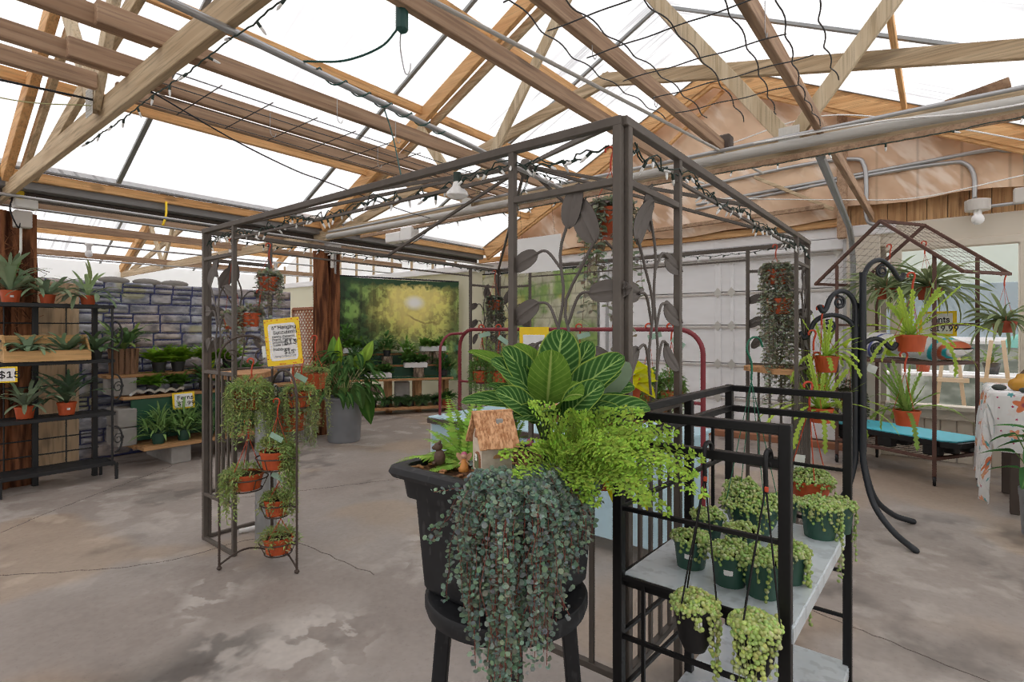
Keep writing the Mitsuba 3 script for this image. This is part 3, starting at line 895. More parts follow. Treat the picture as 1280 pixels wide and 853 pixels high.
def pearls(parent, c, r, n_top=150, trails=(), size=0.0052, seed=1, col=(0.27, 0.37, 0.10), droop=0.0):
    """String of pearls: a mound of beads on the pot and strands of beads that hang over its rim. trails: (azimuth, length)."""
    g = np.random.default_rng(seed)
    F, st = Foliage(), []
    n_top = int(n_top * 1.9)
    size = size * 1.0
    rr = np.sqrt(g.uniform(0, 1, n_top)) * r * 1.16
    an = g.uniform(0, 2 * PI, n_top)
    lump = meshkit.noise(np.stack([np.cos(an) * rr / r * 2.2 + seed, np.sin(an) * rr / r * 2.2, 0 * an], -1), seed)
    P = np.stack([rr * np.cos(an), rr * np.sin(an), r * (0.20 + 0.55 * lump) * np.clip(1.25 - (rr / r) ** 2, -0.35, 1) * g.uniform(0.5, 1, n_top)], 1) + np.asarray(c, float)
    Ps, Cs = [P], [jcol(col, n_top, 0.22, g)]
    trails = list(trails) + [(g.uniform(-PI, PI), g.uniform(0.015, 0.045)) for _ in range(12)] + [(az + g.normal(0, 0.15), L * g.uniform(0.5, 1.1)) for az, L in trails]
    for az, L in trails:
        m = max(4, int(L / (size * 1.75)))
        d = A(math.cos(az), math.sin(az), 0)
        q = np.linspace(0, 1, m)[:, None]
        ctrl = np.asarray(c, float) + np.stack([d * r * 0.55 + A(0, 0, 0.01), d * (r * 1.06) + A(0, 0, 0.008), d * (r * 1.12) + A(0, 0, -L * 0.4), d * (r * 1.02) + A(g.normal(0, 0.006), g.normal(0, 0.006), -L)])
        pth = spline(ctrl, m)
        Ps.append(pth + g.normal(0, size * 0.62, (m, 3)))
        Cs.append(jcol(A(*col) * 1.05, m, 0.2, g))
        st.append(tube(pth[:: max(1, m // 10)], 0.0008, 4))
    P, C = np.vstack(Ps), np.vstack(Cs)
    pale = g.uniform(0, 1, len(P)) < 0.16
    C[pale] = C[pale] * 0.6 + A(0.5, 0.5, 0.33) * 0.5
    s = size * g.uniform(0.75, 1.25, len(P))
    F.scatter(*_ICO1, np.eye(3)[None] * s[:, None, None], P, C)
    F.put(parent, 'pearls', 'leaf_solid')
    if st:
        put(parent, 'strand', cat(st), 'strand_green', kind='stuff')


scene['strand_green'] = pr((0.20, 0.24, 0.08), 0.6)
scene['stem_red'] = pr((0.20, 0.055, 0.04), 0.6)
scene['stem_brown'] = pr((0.14, 0.09, 0.055), 0.7)
scene['stem_green'] = pr((0.10, 0.17, 0.045), 0.6)

_BEAN = blade(1, 0.32, 0.15, -0.3, 0.3, prof_lance, 4, 3)[:2]
_OVAL = blade(1, 0.8, 0.2, -0.4, 0.3, prof_oval, 5, 3)[:2]
_DIA = (A((0, 0, 0), (0.45, 0.3, 0.02), (1, 0, 0), (0.45, -0.3, 0.02)), np.array([[0, 1, 2, 3]]))
_DISC = (A((0, 0, 0), (0.28, 0.46, 0.10), (0.72, 0.42, 0.08), (1, 0, -0.02), (0.72, -0.42, 0.08), (0.28, -0.46, 0.10), (0.5, 0, -0.02)), np.array([[6, 0, 5], [6, 5, 4], [6, 4, 3], [6, 3, 2], [6, 2, 1], [6, 1, 0]]))


def trailing(parent, c, r, strands, leaf=_BEAN, size=0.02, step=0.012, seed=1, col=(0.22, 0.30, 0.11), top=120, spread=1.0, out=1.1, stem='strand_green', name='foliage', lift=0.02, spiral=False):
    """A tangled top and hanging strands with small leaves along them. strands: (azimuth, length)."""
    g = np.random.default_rng(seed)
    F, st = Foliage(), []
    c = np.asarray(c, float)
    D, P = [], []
    if top:
        rr, an = np.sqrt(g.uniform(0, 1, top)) * r * 1.05, g.uniform(0, 2 * PI, top)
        P.append(np.stack([rr * np.cos(an), rr * np.sin(an), lift * (1 - (rr / r) ** 2) + g.uniform(0, lift, top)], 1) + c)
        D.append(np.stack([np.cos(an), np.sin(an), g.uniform(-0.2, 0.9, top)], 1) + g.normal(0, 0.5, (top, 3)))
    for az, L in strands:
        m = max(4, int(L / step))
        d = A(math.cos(az), math.sin(az), 0)
        k = g.uniform(0.9, 1.15)
        pth = spline(c + np.stack([d * r * 0.4 + A(0, 0, lift), d * r * 1.02 * k + A(0, 0, lift * 0.5), d * r * out * k + A(0, 0, -L * 0.35), d * r * out * 0.98 * k + A(*(g.normal(0, 0.012, 2)), -L)]), m)
        pth[:, :2] += np.cumsum(g.normal(0, 0.0022, (m, 2)), 0)
        st.append(tube(pth[:: max(1, m // 12)], 0.0011, 4))
        for s in (0, 1):
            P.append(pth)
            a2 = g.uniform(0, 2 * PI, m)
            D.append(np.stack([np.cos(a2), np.sin(a2), g.uniform(-0.9, 0.1, m)], 1))
    P, D = np.vstack(P), np.vstack(D)
    s = size * g.uniform(0.65, 1.2, len(P))
    F.scatter(*_tri(leaf), frames(D, (0, 0, 1), g.uniform(-0.6, 0.6, len(P))) * s[:, None, None], P, jcol(col, len(P), 0.25, g))
    F.put(parent, name)
    if st:
        put(parent, 'strand', cat(st), stem, kind='stuff')


def _tri(m):
    v, f = m[:2]
    f = np.asarray(f)
    if f.shape[1] == 4:
        f = np.vstack([f[:, [0, 1, 2]], f[:, [0, 2, 3]]])
    return v, f


def fern_frond(F, base, az, el, L, W, curl=-1.3, pairs=16, col=(0.12, 0.24, 0.035), g=None, droop=0.35, leaf=_DIA, roll=0.0):
    """One once-divided frond: pinnae in two rows along an arching midrib, added to F."""
    s = np.linspace(0.06, 1, pairs)
    th = el + curl * s
    ss = np.linspace(0, 1, 40)
    tt = el + curl * ss
    x = np.concatenate([[0], np.cumsum(np.cos(tt[1:]) / 39)]) * L
    z = np.concatenate([[0], np.cumsum(np.sin(tt[1:]) / 39)]) * L
    px, pz = np.interp(s, ss, x), np.interp(s, ss, z)
    R = rotz(az)
    P = np.stack([px, 0 * px, pz], 1) @ R.T + base
    ax = np.stack([np.cos(th), 0 * th, np.sin(th)], 1) @ R.T
    up = np.stack([-np.sin(th), 0 * th, np.cos(th)], 1) @ R.T
    side = np.cross(up, ax)
    if roll:
        side, up = side * math.cos(roll) + up * math.sin(roll), up * math.cos(roll) - side * math.sin(roll)
    w = W * (np.sin(PI * np.clip(s * 0.93 + 0.07, 0, 1) ** 0.7)) ** 0.8 + 0.002
    for sg in (-1, 1):
        D = side * sg + ax * 0.35 - up * droop * g.uniform(0.3, 1.2, (pairs, 1))
        F.scatter(*_tri(leaf), frames(D, up) * (w[:, None, None] * g.uniform(0.85, 1.1, (pairs, 1, 1))) * A(1, 0.75, 1)[None, None], P, jcol(col, pairs, 0.16, g))
    rib = np.stack([x, 0 * x, z], 1)[::5] @ R.T + base
    v, f = tube(rib, np.linspace(0.0014, 0.0005, len(rib)), 4)
    F.add(v, f, A(*col) * 0.7)


def fern(parent, c, n=16, L=0.25, W=0.05, col=(0.12, 0.24, 0.035), seed=1, el=(0.5, 1.4), curl=-1.5, pairs=15, joined=True, leaf=_DIA, az0=None, azr=PI):
    g = np.random.default_rng(seed)
    F = Foliage()
    for k in range(n):
        az = g.uniform(-PI, PI) if az0 is None else az0 + g.uniform(-azr, azr)
        G = F if joined else Foliage()
        fern_frond(G, np.asarray(c, float) + A(*(g.normal(0, 0.012, 2)), 0), az, g.uniform(*el), L * g.uniform(0.65, 1.1), W * g.uniform(0.8, 1.1), curl * g.uniform(0.7, 1.2), pairs, A(*col) * g.uniform(0.75, 1.25), g, leaf=leaf)
        if not joined:
            G.put(parent, 'frond', kind=None)
    if joined:
        F.put(parent)


def bushy(parent, c, n=60, L=0.10, W=0.035, h=0.15, r=0.06, col=(0.05, 0.12, 0.03), rib=None, seed=1, prof=prof_lance, curl=-0.9, joined=True, el=(0.1, 1.2), name='foliage', m=5, nn=6, edge=None, fold=0.25, wave=0.0):
    g = np.random.default_rng(seed)
    F = Foliage()
    for k in range(n):
        az = g.uniform(-PI, PI)
        q = g.uniform(0, 1)
        b = np.asarray(c, float) + A(math.cos(az) * r * q, math.sin(az) * r * q, h * g.uniform(0, 1) * (1 - 0.5 * q))
        v, f, s, t = blade(L * g.uniform(0.65, 1.15), W * g.uniform(0.75, 1.15), g.uniform(*el), curl * g.uniform(0.5, 1.4), fold, prof, nn, m, az=az + g.normal(0, 0.4), base=b, wave=wave, ph=k)
        cc = leafcol(s, t, A(*col) * g.uniform(0.7, 1.3), rib, edge, 0.15, g)
        if joined:
            F.add(v, f, cc)
        else:
            put(parent, 'leaf', (v, f), 'leaf', True, color=cc)
    if joined:
        F.put(parent, name)


def leaf_between(parent, base, tip, W, face, col, rib=None, edge=None, prof=prof_oval, bend=0.5, fold=0.22, n=12, m=7, name='leaf', mat='leaf', wave=0.0, g=None, twist=0.0, uvtex=False):
    """One big leaf from base to tip, its upper side towards 'face'."""
    base, tip = np.asarray(base, float), np.asarray(tip, float)
    d = tip - base
    v, f, s, t = blade(np.linalg.norm(d), W, bend / 2, -bend, fold, prof, n, m, wave=wave, twist=twist)
    k = np.linalg.norm(v.reshape(n, m, 3)[-1, m // 2])
    v = v * (np.linalg.norm(d) / k)
    e = unit(v.reshape(n, m, 3)[-1, m // 2])
    an = math.atan2(e[2], e[0])
    c, s_ = math.cos(-an), math.sin(-an)
    v = v @ np.array([[c, 0, -s_], [0, 1, 0], [s_, 0, c]]).T
    x = unit(d)
    y = unit(np.cross(face, x))
    v = v @ np.stack([x, y, np.cross(x, y)], 1).T + base
    if uvtex:
        return put(parent, name, (v, f), mat, True, uv=np.stack([s, (t + 1) / 2], 1))
    return put(parent, name, (v, f), mat, True, color=leafcol(s, t, col, rib, edge, 0.12, g))


def staghorn(parent, c, n=7, L=0.22, seed=1, up=0.6, col=(0.10, 0.16, 0.07), W=0.06, az0=None, azr=PI):
    """Antler fern: strap fronds that widen and fork into two or three lobes."""
    g = np.random.default_rng(seed)
    for k in range(n):
        az = (2 * PI * k / n + g.normal(0, 0.3)) if az0 is None else az0 + g.uniform(-azr, azr)
        l, el, cu = L * g.uniform(0.75, 1.15), g.uniform(up - 0.35, up + 0.55), g.uniform(-1.3, -0.5)
        w = W * g.uniform(0.8, 1.2)
        fs = g.uniform(0.45, 0.6)
        # one strap to the fork, then lobes that leave it sideways
        pieces = []
        v, f, s, t = blade(l * fs, w * 1.4, el, cu * fs, 0.12, lambda s: 0.22 + 0.78 * s ** 1.4, 7, 5)
        pieces.append((v, f))
        tip = v.reshape(7, 5, 3)[-1]
        e2 = el + cu * fs
        nl = 2 if g.uniform() < 0.6 else 3
        for q in range(nl):
            a = (q - (nl - 1) / 2) * (0.95 if nl == 2 else 0.7) + g.normal(0, 0.08)
            lw = w * (0.85 if nl == 2 else 0.62)
            v2, f2, s2, t2 = blade(l * (1 - fs) * g.uniform(0.85, 1.2), lw, e2, cu * (1 - fs) * 1.6, 0.1, lambda s: np.clip((1 - s ** 3.0) ** 0.6 * (0.7 + 0.3 * s), 0.03, None), 7, 3)
            v2 = v2 @ rotz(a).T + tip[2] + A(0, 1, 0) * (tip[4] - tip[0])[1] * (q - (nl - 1) / 2) * 0.42 - A(math.cos(e2), 0, math.sin(e2)) * lw * 0.25
            pieces.append((v2, f2))
        v, f = cat(pieces)
        v = v @ rotz(az).T + np.asarray(c, float)
        put(parent, 'frond', (v, f), 'leaf', True, color=np.tile(A(*col) * g.uniform(0.75, 1.3) * g.uniform(0.92, 1.08, 3), (len(v), 1)))


def cactus_stems(parent, c, specs, W=0.03, col=(0.20, 0.34, 0.05), seed=1):
    """Fishbone cactus: flat stems with lobed edges. specs: (azimuth, elevation, length, curl)."""
    g = np.random.default_rng(seed)
    for az, el, L, cu in specs:
        k = max(4, int(L / 0.035))
        n = k * 6 + 1
        ph = g.uniform(0, 1)
        v, f, s, t = blade(L, W, el, cu, 0.1, lambda s: np.clip(s / 0.05, 0.3, 1) * np.clip((1 - s) / 0.06, 0.1, 1), n, 5, twist=g.normal(0, 0.5))
        v = v.reshape(n, 5, 3)
        mid = v[:, 2:3]
        fr = (s.reshape(n, 5) * k + ph + (t.reshape(n, 5) > 0) * 0.5) % 1.0
        lobe = 0.30 + 0.70 * np.clip(np.where(fr < 0.75, fr / 0.75, (1 - fr) / 0.25), 0, 1) ** 0.8
        v = (mid + (v - mid) * lobe[..., None]).reshape(-1, 3)
        v = v @ rotz(az).T + np.asarray(c, float)
        put(parent, 'stem', (v, f), 'leaf', True, color=leafcol(s, t, A(*col) * g.uniform(0.75, 1.3), A(*col) * 0.8, None, 0.1, g))


def straps(parent, c, n=24, L=0.25, W=0.018, seed=1, col=(0.13, 0.19, 0.07), el=(0.0, 1.2), curl=(-1.6, -0.4), az0=None, azr=PI):
    g = np.random.default_rng(seed)
    for k in range(n):
        az = g.uniform(-PI, PI) if az0 is None else az0 + g.uniform(-azr, azr)
        v, f, s, t = blade(L * g.uniform(0.55, 1.2), W * g.uniform(0.7, 1.2), g.uniform(*el), g.uniform(*curl), 0.3, prof_strap, 9, 3, twist=g.normal(0, 0.7), az=az, base=np.asarray(c, float) + A(*(g.normal(0, 0.015, 2)), 0))
        put(parent, 'stem', (v, f), 'leaf', True, color=leafcol(s, t, A(*col) * g.uniform(0.7, 1.3), None, None, 0.12, g))

# ------------------------------------------------------------------ gazebo of brown square tube
GX0, GX1, GY0, GY1, GZ = -4.12, -0.83, 1.64, 4.92, 2.215
gz = thing('metal_gazebo', 'large open brown metal gazebo with leaf ornaments in the middle of the floor', 'gazebo')
PW = 0.47


def vine_panel(W=PW):
    """Pieces of one side panel in local coordinates: x from the corner post outwards, y thickness, z up."""
    fr = {}
    fr['post'] = [bar((0.016, 0, 0), (0.016, 0, GZ), 0.03), bar((W, 0, 0), (W, 0, GZ - 0.02), 0.027)]
    fr['rail'] = [bar((0.03, 0, z), (W - 0.012, 0, z), 0.024) for z in (0.012, 0.33, 1.20, 2.0)]
    fr['slat'] = [bar((0.03 + (W - 0.03) * (k + 1) / 5, 0, 0.335), (0.03 + (W - 0.03) * (k + 1) / 5, 0, 1.19), 0.018, 0.012) for k in range(4)]
    stems = [[(0.24, 1.2), (0.27, 1.42), (0.235, 1.62), (0.25, 1.78), (0.21, 1.90)], [(0.22, 1.2), (0.19, 1.40), (0.23, 1.58), (0.16, 1.72), (0.10, 1.82)],
             [(0.255, 1.50), (0.30, 1.59), (0.36, 1.60)], [(0.215, 1.52), (0.17, 1.62), (0.11, 1.63)], [(0.245, 1.72), (0.31, 1.79), (0.37, 1.78)], [(0.265, 1.36), (0.31, 1.45), (0.37, 1.44)], [(0.20, 1.34), (0.16, 1.44), (0.10, 1.43)]]
    fr['vine_stem'] = [tube(spline([(x, 0, z) for x, z in s], 12), 0.0055, 6) for s in stems]
    leaves = []
    BIG = 1.15
    for (x, z, a, L) in ((0.21, 1.86, 100, 0.15), (0.10, 1.80, 62, 0.17), (0.345, 1.785, -20, 0.13), (0.34, 1.60, -28, 0.14), (0.13, 1.625, 175, 0.14), (0.345, 1.445, -48, 0.13), (0.12, 1.435, -140, 0.13)):
        L *= BIG
        v, f, s, t = blade(L, L * 0.52, 0.12, -0.5, 0.1, prof_oval, 12, 9)
        q = s * 5.5 - np.abs(t) * 1.2
        vein = np.exp(-(((q % 1) - 0.5) / 0.1) ** 2) * 0.0022 + np.exp(-(t / 0.12) ** 2) * 0.004
        v = v + np.stack([0 * s, 0 * s, vein], 1)
        v2 = v - np.stack([0 * s, 0 * s, 0 * s + 0.002], 1)
        f = np.asarray(f)
        f = np.vstack([f, f[:, ::-1] + len(v)])
        v = np.vstack([v, v2])
        c, si = math.cos(math.radians(a)), math.sin(math.radians(a))
        leaves.append((np.stack([x + v[:, 0] * c - v[:, 1] * si, -v[:, 2] - 0.004, z + v[:, 0] * si + v[:, 1] * c], 1), f))
    fr['metal_leaf'] = leaves
    return fr


VP = vine_panel()
MATP = {'post': 'brown_metal', 'rail': 'brown_metal', 'slat': 'brown_metal', 'vine_stem': 'leaf_metal', 'metal_leaf': 'leaf_metal'}
VPD = {k: [ply(m, MATP[k], 30 if k in ('vine_stem', 'metal_leaf') else False) for m in v] for k, v in VP.items()}
for cx, cy, sx, sy in ((GX1, GY0, -1, 1), (GX0, GY0, 1, 1), (GX1, GY1, -1, -1), (GX0, GY1, 1, -1)):
    for along in ('x', 'y'):
        if along == 'x':
            M = np.array([[sx, 0, 0, cx], [0, -sy if False else 1, 0, cy], [0, 0, 1, 0], [0, 0, 0, 1.0]])
        else:
            M = np.array([[0, 1, 0, cx], [sy, 0, 0, cy + 0.0], [0, 0, 1, 0], [0, 0, 0, 1.0]])
        if along == 'y':
            M[1, 3] += sy * 0.016
        for k, ds in VPD.items():
            for d in ds:
                put(gz, k, {**d, 'to_world': T(M)}, None)
for p, q in (((GX0, GY0), (GX1, GY0)), ((GX0, GY1), (GX1, GY1)), ((GX0, GY0), (GX0, GY1)), ((GX1, GY0), (GX1, GY1))):
    put(gz, 'top_beam', bar((*p, GZ - 0.015), (*q, GZ - 0.015), 0.032), 'brown_metal')
    u = unit(A(q[0] - p[0], q[1] - p[1], 0)) * PW
    put(gz, 'lower_beam', bar(A(*p, 2.10) + u, A(*q, 2.10) - u, 0.014), 'brown_metal')
hub = A((GX0 + GX1) / 2, (GY0 + GY1) / 2, 2.75)
put(gz, 'hub', cat([lathe([(0, 0.05), (0.03, 0.045), (0.05, 0.0), (0.05, -0.05), (0.02, -0.10), (0, -0.10)], 16, hub)]), 'brown_metal', 30)
for x, y in ((GX0, hub[1]), (GX1, hub[1]), (hub[0], GY0), (hub[0], GY1), (GX0, GY0), (GX1, GY0), (GX0, GY1), (GX1, GY1)):
    put(gz, 'spoke', bar(hub, (x, y, GZ - 0.01), 0.022), 'brown_metal')


def corner_shelf(cx, cy, sx, sy, label):
    L = 0.46
    pts = [(0.02, 0.02), (L, 0.02), (L, 0.16), (0.16, L), (0.02, L)]
    v, f = poly_plate([(a * sx + cx, b * sy + cy) for a, b in pts], 0.04, (0, 0, 1.155), (1, 0, 0), (0, 1, 0))
    one('corner_shelf', label, 'shelf board', (v, f), 'plank_x')


corner_shelf(GX0, GY0, 1, 1, 'orange wooden corner shelf of the gazebo behind the hanging price sign')
corner_shelf(GX1, GY1, -1, -1, 'orange wooden corner shelf of the gazebo beside the garage door')
corner_shelf(GX1, GY0, -1, 1, 'orange wooden corner shelf of the gazebo behind the black cart')
corner_shelf(GX0, GY1, 1, -1, 'orange wooden corner shelf of the gazebo in front of the jungle banner')


def string_lights(name, label, pts, sag=0.05, step=0.11, seed=1, parent=None, loops=True):
    g = np.random.default_rng(seed)
    p = np.asarray(pts, float)
    seg = np.linalg.norm(np.diff(p, axis=0), axis=1)
    cu = np.concatenate([[0], np.cumsum(seg)])
    n = max(8, int(cu[-1] / 0.03))
    s = np.linspace(0, cu[-1], n)
    q = np.stack([np.interp(s, cu, p[:, k]) for k in range(3)], 1)
    q[:, 2] -= sag * (0.4 + 0.6 * np.abs(np.sin(s * 4.1 + g.uniform(0, 3)))) * g.uniform(0.6, 1.2, n)
    q += np.cumsum(g.normal(0, 0.0016, (n, 3)), 0) * 0.6
    t = thing(name, label, 'string lights')
    put(t, 'wire', tube(q, 0.0032, 5), 'light_wire', True)
    if loops:
        q2 = q.copy()
        q2[:, 2] += 0.012 * np.sin(s * 37) + 0.01
        q2[:, :2] += 0.012 * np.cos(s * 31)[:, None]
        put(t, 'twin_wire', tube(q2, 0.0028, 5), 'light_wire', True)
    so, bu = [], []
    for k in range(2, n - 1, max(1, int(step / 0.03))):
        d = unit(A(g.normal(0, 0.7), g.normal(0, 0.7), -0.9))
        so.append(tube([q[k], q[k] + d * 0.022], 0.006, 6))
        bu.append(tube([q[k] + d * 0.022, q[k] + d * 0.04, q[k] + d * 0.052], [0.0055, 0.0055, 0.002], 6))
    put(t, 'socket', cat(so), 'light_wire', True, kind='stuff')
    put(t, 'bulb', cat(bu), 'white_plastic', True, kind='stuff')
    return t


scene['light_wire'] = pr((0.018, 0.035, 0.026), 0.5)
string_lights('string_lights', 'string of small white bulbs looped under the front beam of the gazebo', [(GX0 + 0.05, GY0, GZ - 0.04), (GX1 - 0.03, GY0, GZ - 0.04)], 0.07, 0.075, 1)
string_lights('string_lights', 'string of small white bulbs looped under the right beam of the gazebo', [(GX1, GY0 + 0.05, GZ - 0.04), (GX1, GY1 - 0.03, GZ - 0.04)], 0.07, 0.075, 2)
string_lights('string_lights', 'string of bulbs along the back beam of the gazebo before the garage door', [(GX0, GY1, GZ - 0.03), (GX1, GY1, GZ - 0.03)], 0.03, 0.12, 3, loops=False)
string_lights('string_lights', 'string of bulbs along the far left beam of the gazebo', [(GX0, GY0, GZ - 0.03), (GX0, GY1, GZ - 0.03)], 0.03, 0.12, 4, loops=False)
string_lights('string_lights', 'dark string of bulbs wound round the gazebo hub and hanging below it', [hub + A(0.25, 0.2, -0.12), hub + A(0.05, 0, -0.04), hub + A(-0.04, -0.05, -0.3), hub + A(-0.05, -0.06, -0.75)], 0.02, 0.08, 5)
string_lights('string_lights', 'dangling string of bulbs under the lower edge of the near truss', [(-4.2, 0.98, 2.685), (-3.2, 0.98, 2.675), (-2.3, 0.985, 2.66), (-1.4, 0.985, 2.69)], 0.02, 0.21, 6, loops=False)
string_lights('string_lights', 'string of bulbs stapled along the truss over the gazebo', [(-4.5, 3.94, 2.61), (-0.8, 3.94, 2.635), (1.5, 3.94, 2.65)], 0.012, 0.3, 7, loops=False)

t = thing('floodlight_bulb', 'white reflector bulb hanging from the front beam of the gazebo', 'light bulb')
bp = A(-1.60, GY0 - 0.0, 2.135)
put(t, 'socket', lathe([(0, 0.03), (0.017, 0.03), (0.017, -0.01), (0, -0.01)], 14, bp), 'light_wire', 30)
put(t, 'reflector', lathe([(0.016, -0.01), (0.022, -0.03), (0.045, -0.055), (0.047, -0.068), (0.03, -0.078), (0, -0.082)], 20, bp), 'sign_white', 40)

# white blank card hung inside the gazebo
t = thing('white_card', 'blank white card hanging inside the gazebo on two strings', 'card')
put(t, 'card', box((-2.875, 4.0, 2.187), (0.50, 0.006, 0.325), 0.001), 'sign_white')
put(t, 'hanging_string', tube([(-2.69, 4.0, 2.35), (-2.70, 3.95, 2.68)], 0.0015, 4), 'ink')
put(t, 'hanging_string', tube([(-3.06, 4.0, 2.35), (-3.05, 3.95, 2.68)], 0.0015, 4), 'ink')

# ------------------------------------------------------------------ black plant cart with zinc shelves
ct = thing('plant_cart', 'black square tube plant cart with two zinc shelves full of string of pearls pots', 'plant cart')
FL, FR, BR, BL = A(-0.797, 1.55, 0), A(-0.318, 1.56, 0), A(-0.287, 2.515, 0), A(-0.745, 2.52, 0)
Z1 = A(0, 0, 1)
for p in (FL, FR, BR, BL):
    put(ct, 'post', bar(p + Z1 * 0.0, p + Z1 * 1.25, 0.031), 'black_metal')
m1 = FL * 0.45 + BL * 0.55
put(ct, 'post', bar(m1, m1 + Z1 * 1.22, 0.03), 'black_metal')
m2 = FL * 0.2 + BL * 0.8
put(ct, 'upright_rod', bar(m2 + Z1 * 0.12, m2 + Z1 * 1.14, 0.012), 'black_metal')
put(ct, 'upright_rod', bar(FL * 0.83 + FR * 0.17 + Z1 * 0.16, FL * 0.83 + FR * 0.17 + Z1 * 0.72, 0.011), 'black_metal')
for z in (1.235, 1.145):
    for p, q in ((FL, FR), (FL, BL), (BL, BR)):
        put(ct, 'rail', bar(p + Z1 * z, q + Z1 * z, 0.028, 0.026), 'black_metal')
for z in (0.935, 0.715, 0.53, 0.35, 0.15):
    for p, q in ((FL, FR), (FL, BL), (BL, BR)):
        put(ct, 'rod', bar(p + Z1 * z, q + Z1 * z, 0.013), 'black_metal')
put(ct, 'rod', bar(FL + Z1 * 0.935, BL + Z1 * 0.93, 0.014), 'black_metal')
for z, y1 in ((0.715, 2.39), (0.155, 2.53)):
    q = A((FL[0] + 0.01, 1.56), (FR[0] - 0.012 + 0.03, 1.555), (BR[0] + 0.004, y1), (BL[0] - 0.02, y1))
    put(ct, 'zinc_shelf', poly_plate(q, 0.008, (0, 0, z), (1, 0, 0), (0, 1, 0)), 'zinc_shelf')
    a, b = A(q[1][0], q[1][1], z - 0.018), A(q[2][0], q[2][1], z - 0.018)
    put(ct, 'shelf_lip', bar(a, b, 0.006, 0.04), 'zinc_shelf')
    put(ct, 'shelf_lip', bar(A(q[0][0], q[0][1] + 0.004, z - 0.015), A(q[1][0], q[1][1] + 0.004, z - 0.015), 0.006, 0.03), 'black_metal')

ZS = 0.7235


def pearl_pot(x, y, r, h, label, seed, trails, mat='green_pot', sticker=True, z=ZS, top=170, taper=0.80):
    t = thing('pearl_pot', label, 'potted plant', 'string of pearls pots on the cart shelf')
    add_pot(t, (x, y, z), r, h, mat, taper, sticker, az=-1.5 + TH * 0.2)
    pearls(t, (x, y, z + h), r, top, trails, seed=seed)
    return t


toc = math.atan2(-0.7, 0.25)  # towards the aisle in front
pearl_pot(-0.640, 1.752, 0.055, 0.092, 'stickered green pot of string of pearls, front left on the cart shelf', 11, [(toc + a, l) for a, l in ((-0.5, .03), (0.5, .05), (1.2, .04), (2.0, 0.08))])
pearl_pot(-0.503, 1.706, 0.056, 0.098, 'stickered green pot of string of pearls in the middle of the cart shelf front', 12, [(toc + a, l) for a, l in ((-0.9, .02), (0.9, .07), (1.3, .05))])
pearl_pot(-0.405, 1.692, 0.055, 0.105, 'green pot of string of pearls beside the front right post of the cart', 13, [(toc + a, l) for a, l in ((-0.3, .04), (0.2, .10), (0.9, .05), (-1.2, 0.03))], sticker=False)
pearl_pot(-0.365, 1.835, 0.050, 0.095, 'green pot of string of pearls whose strands hang over the right shelf edge', 14, [(toc + a, l) for a, l in ((1.0, .14), (1.1, .20), (1.25, .17), (0.8, .08), (1.5, .22))], sticker=False)
pearl_pot(-0.535, 1.94, 0.052, 0.085, 'small green pot of string of pearls behind the middle pot of the shelf front', 15, [(0.1, .03), (1.0, .03), (-1.5, .03)], sticker=False)
pearl_pot(-0.675, 2.02, 0.054, 0.085, 'green pot of string of pearls in the second row at the left shelf edge', 16, [(-0.9, .03), (-2.0, .04), (-1.5, .03)], sticker=False)
pearl_pot(-0.352, 2.30, 0.064, 0.115, 'green pot of string of pearls standing alone at the right shelf edge', 17, [(toc + a, l) for a, l in ((-0.6, .05), (-0.1, .07), (0.4, .06), (1.0, .12), (1.3, .22), (1.5, .26), (1.7, .18))], top=240, sticker=False)
pearl_pot(-0.315, 2.345 + 0.13, 0.055, 0.105, 'green pot of string of pearls half hidden at the far right shelf corner', 18, [(toc + 1.5, .15), (toc + 1.2, .2)], sticker=False, z=0.70)
pearl_pot(-0.50, 2.44, 0.050, 0.10, 'small green pot of string of pearls behind the red hanging basket', 19, [(toc, .04)], sticker=False, z=0.70)
pearl_pot(-0.665, 2.42, 0.064, 0.105, 'green pot of string of pearls at the far left corner of the cart shelf', 20, [(toc, .02), (toc + .8, .02), (toc - 1, .05)], sticker=False, z=0.72)

# big green hanging bowl with a green wire hanger
t = thing('hanging_bowl', 'wide green hanging bowl of string of pearls with a long green wire hanger', 'hanging basket')
bc = A(-0.555, 2.16, ZS + 0.02)
put(t, 'pot', lathe([(0, -0.02), (0.055, -0.018), (0.082, 0.03), (0.098, 0.085), (0.106, 0.09), (0.107, 0.10), (0.101, 0.10), (0.094, 0.085), (0, 0.08)], 30, bc), 'green_pot', 40)
pearls(t, bc + A(0, 0, 0.10), 0.10, 420, [(toc + a, l) for a, l in ((-0.2, .10), (0.1, .12), (0.3, .08), (0.9, .05), (-0.8, .05), (1.2, .06))], seed=31)
gh = A(-0.567, 2.24, 1.46)
hp = spline([gh + CR * x + A(0, 0, z) for x, z in ((0.032, -0.03), (0.022, 0.0), (0.0, 0.010), (-0.022, -0.005), (-0.03, -0.04), (-0.012, -0.09), (-0.012, -0.16))], 24)
put(t, 'hanger_hook', tube(hp, 0.0042, 7), 'green_wire', True)
for k in range(4):
    a = 0.7 + k * PI / 2
    put(t, 'hanger_wire', tube([hp[-1], bc + A(0.103 * math.cos(a), 0.103 * math.sin(a), 0.09)], 0.0016, 5), 'green_wire', True)
scene['green_wire'] = pr((0.012, 0.13, 0.07), 0.4)

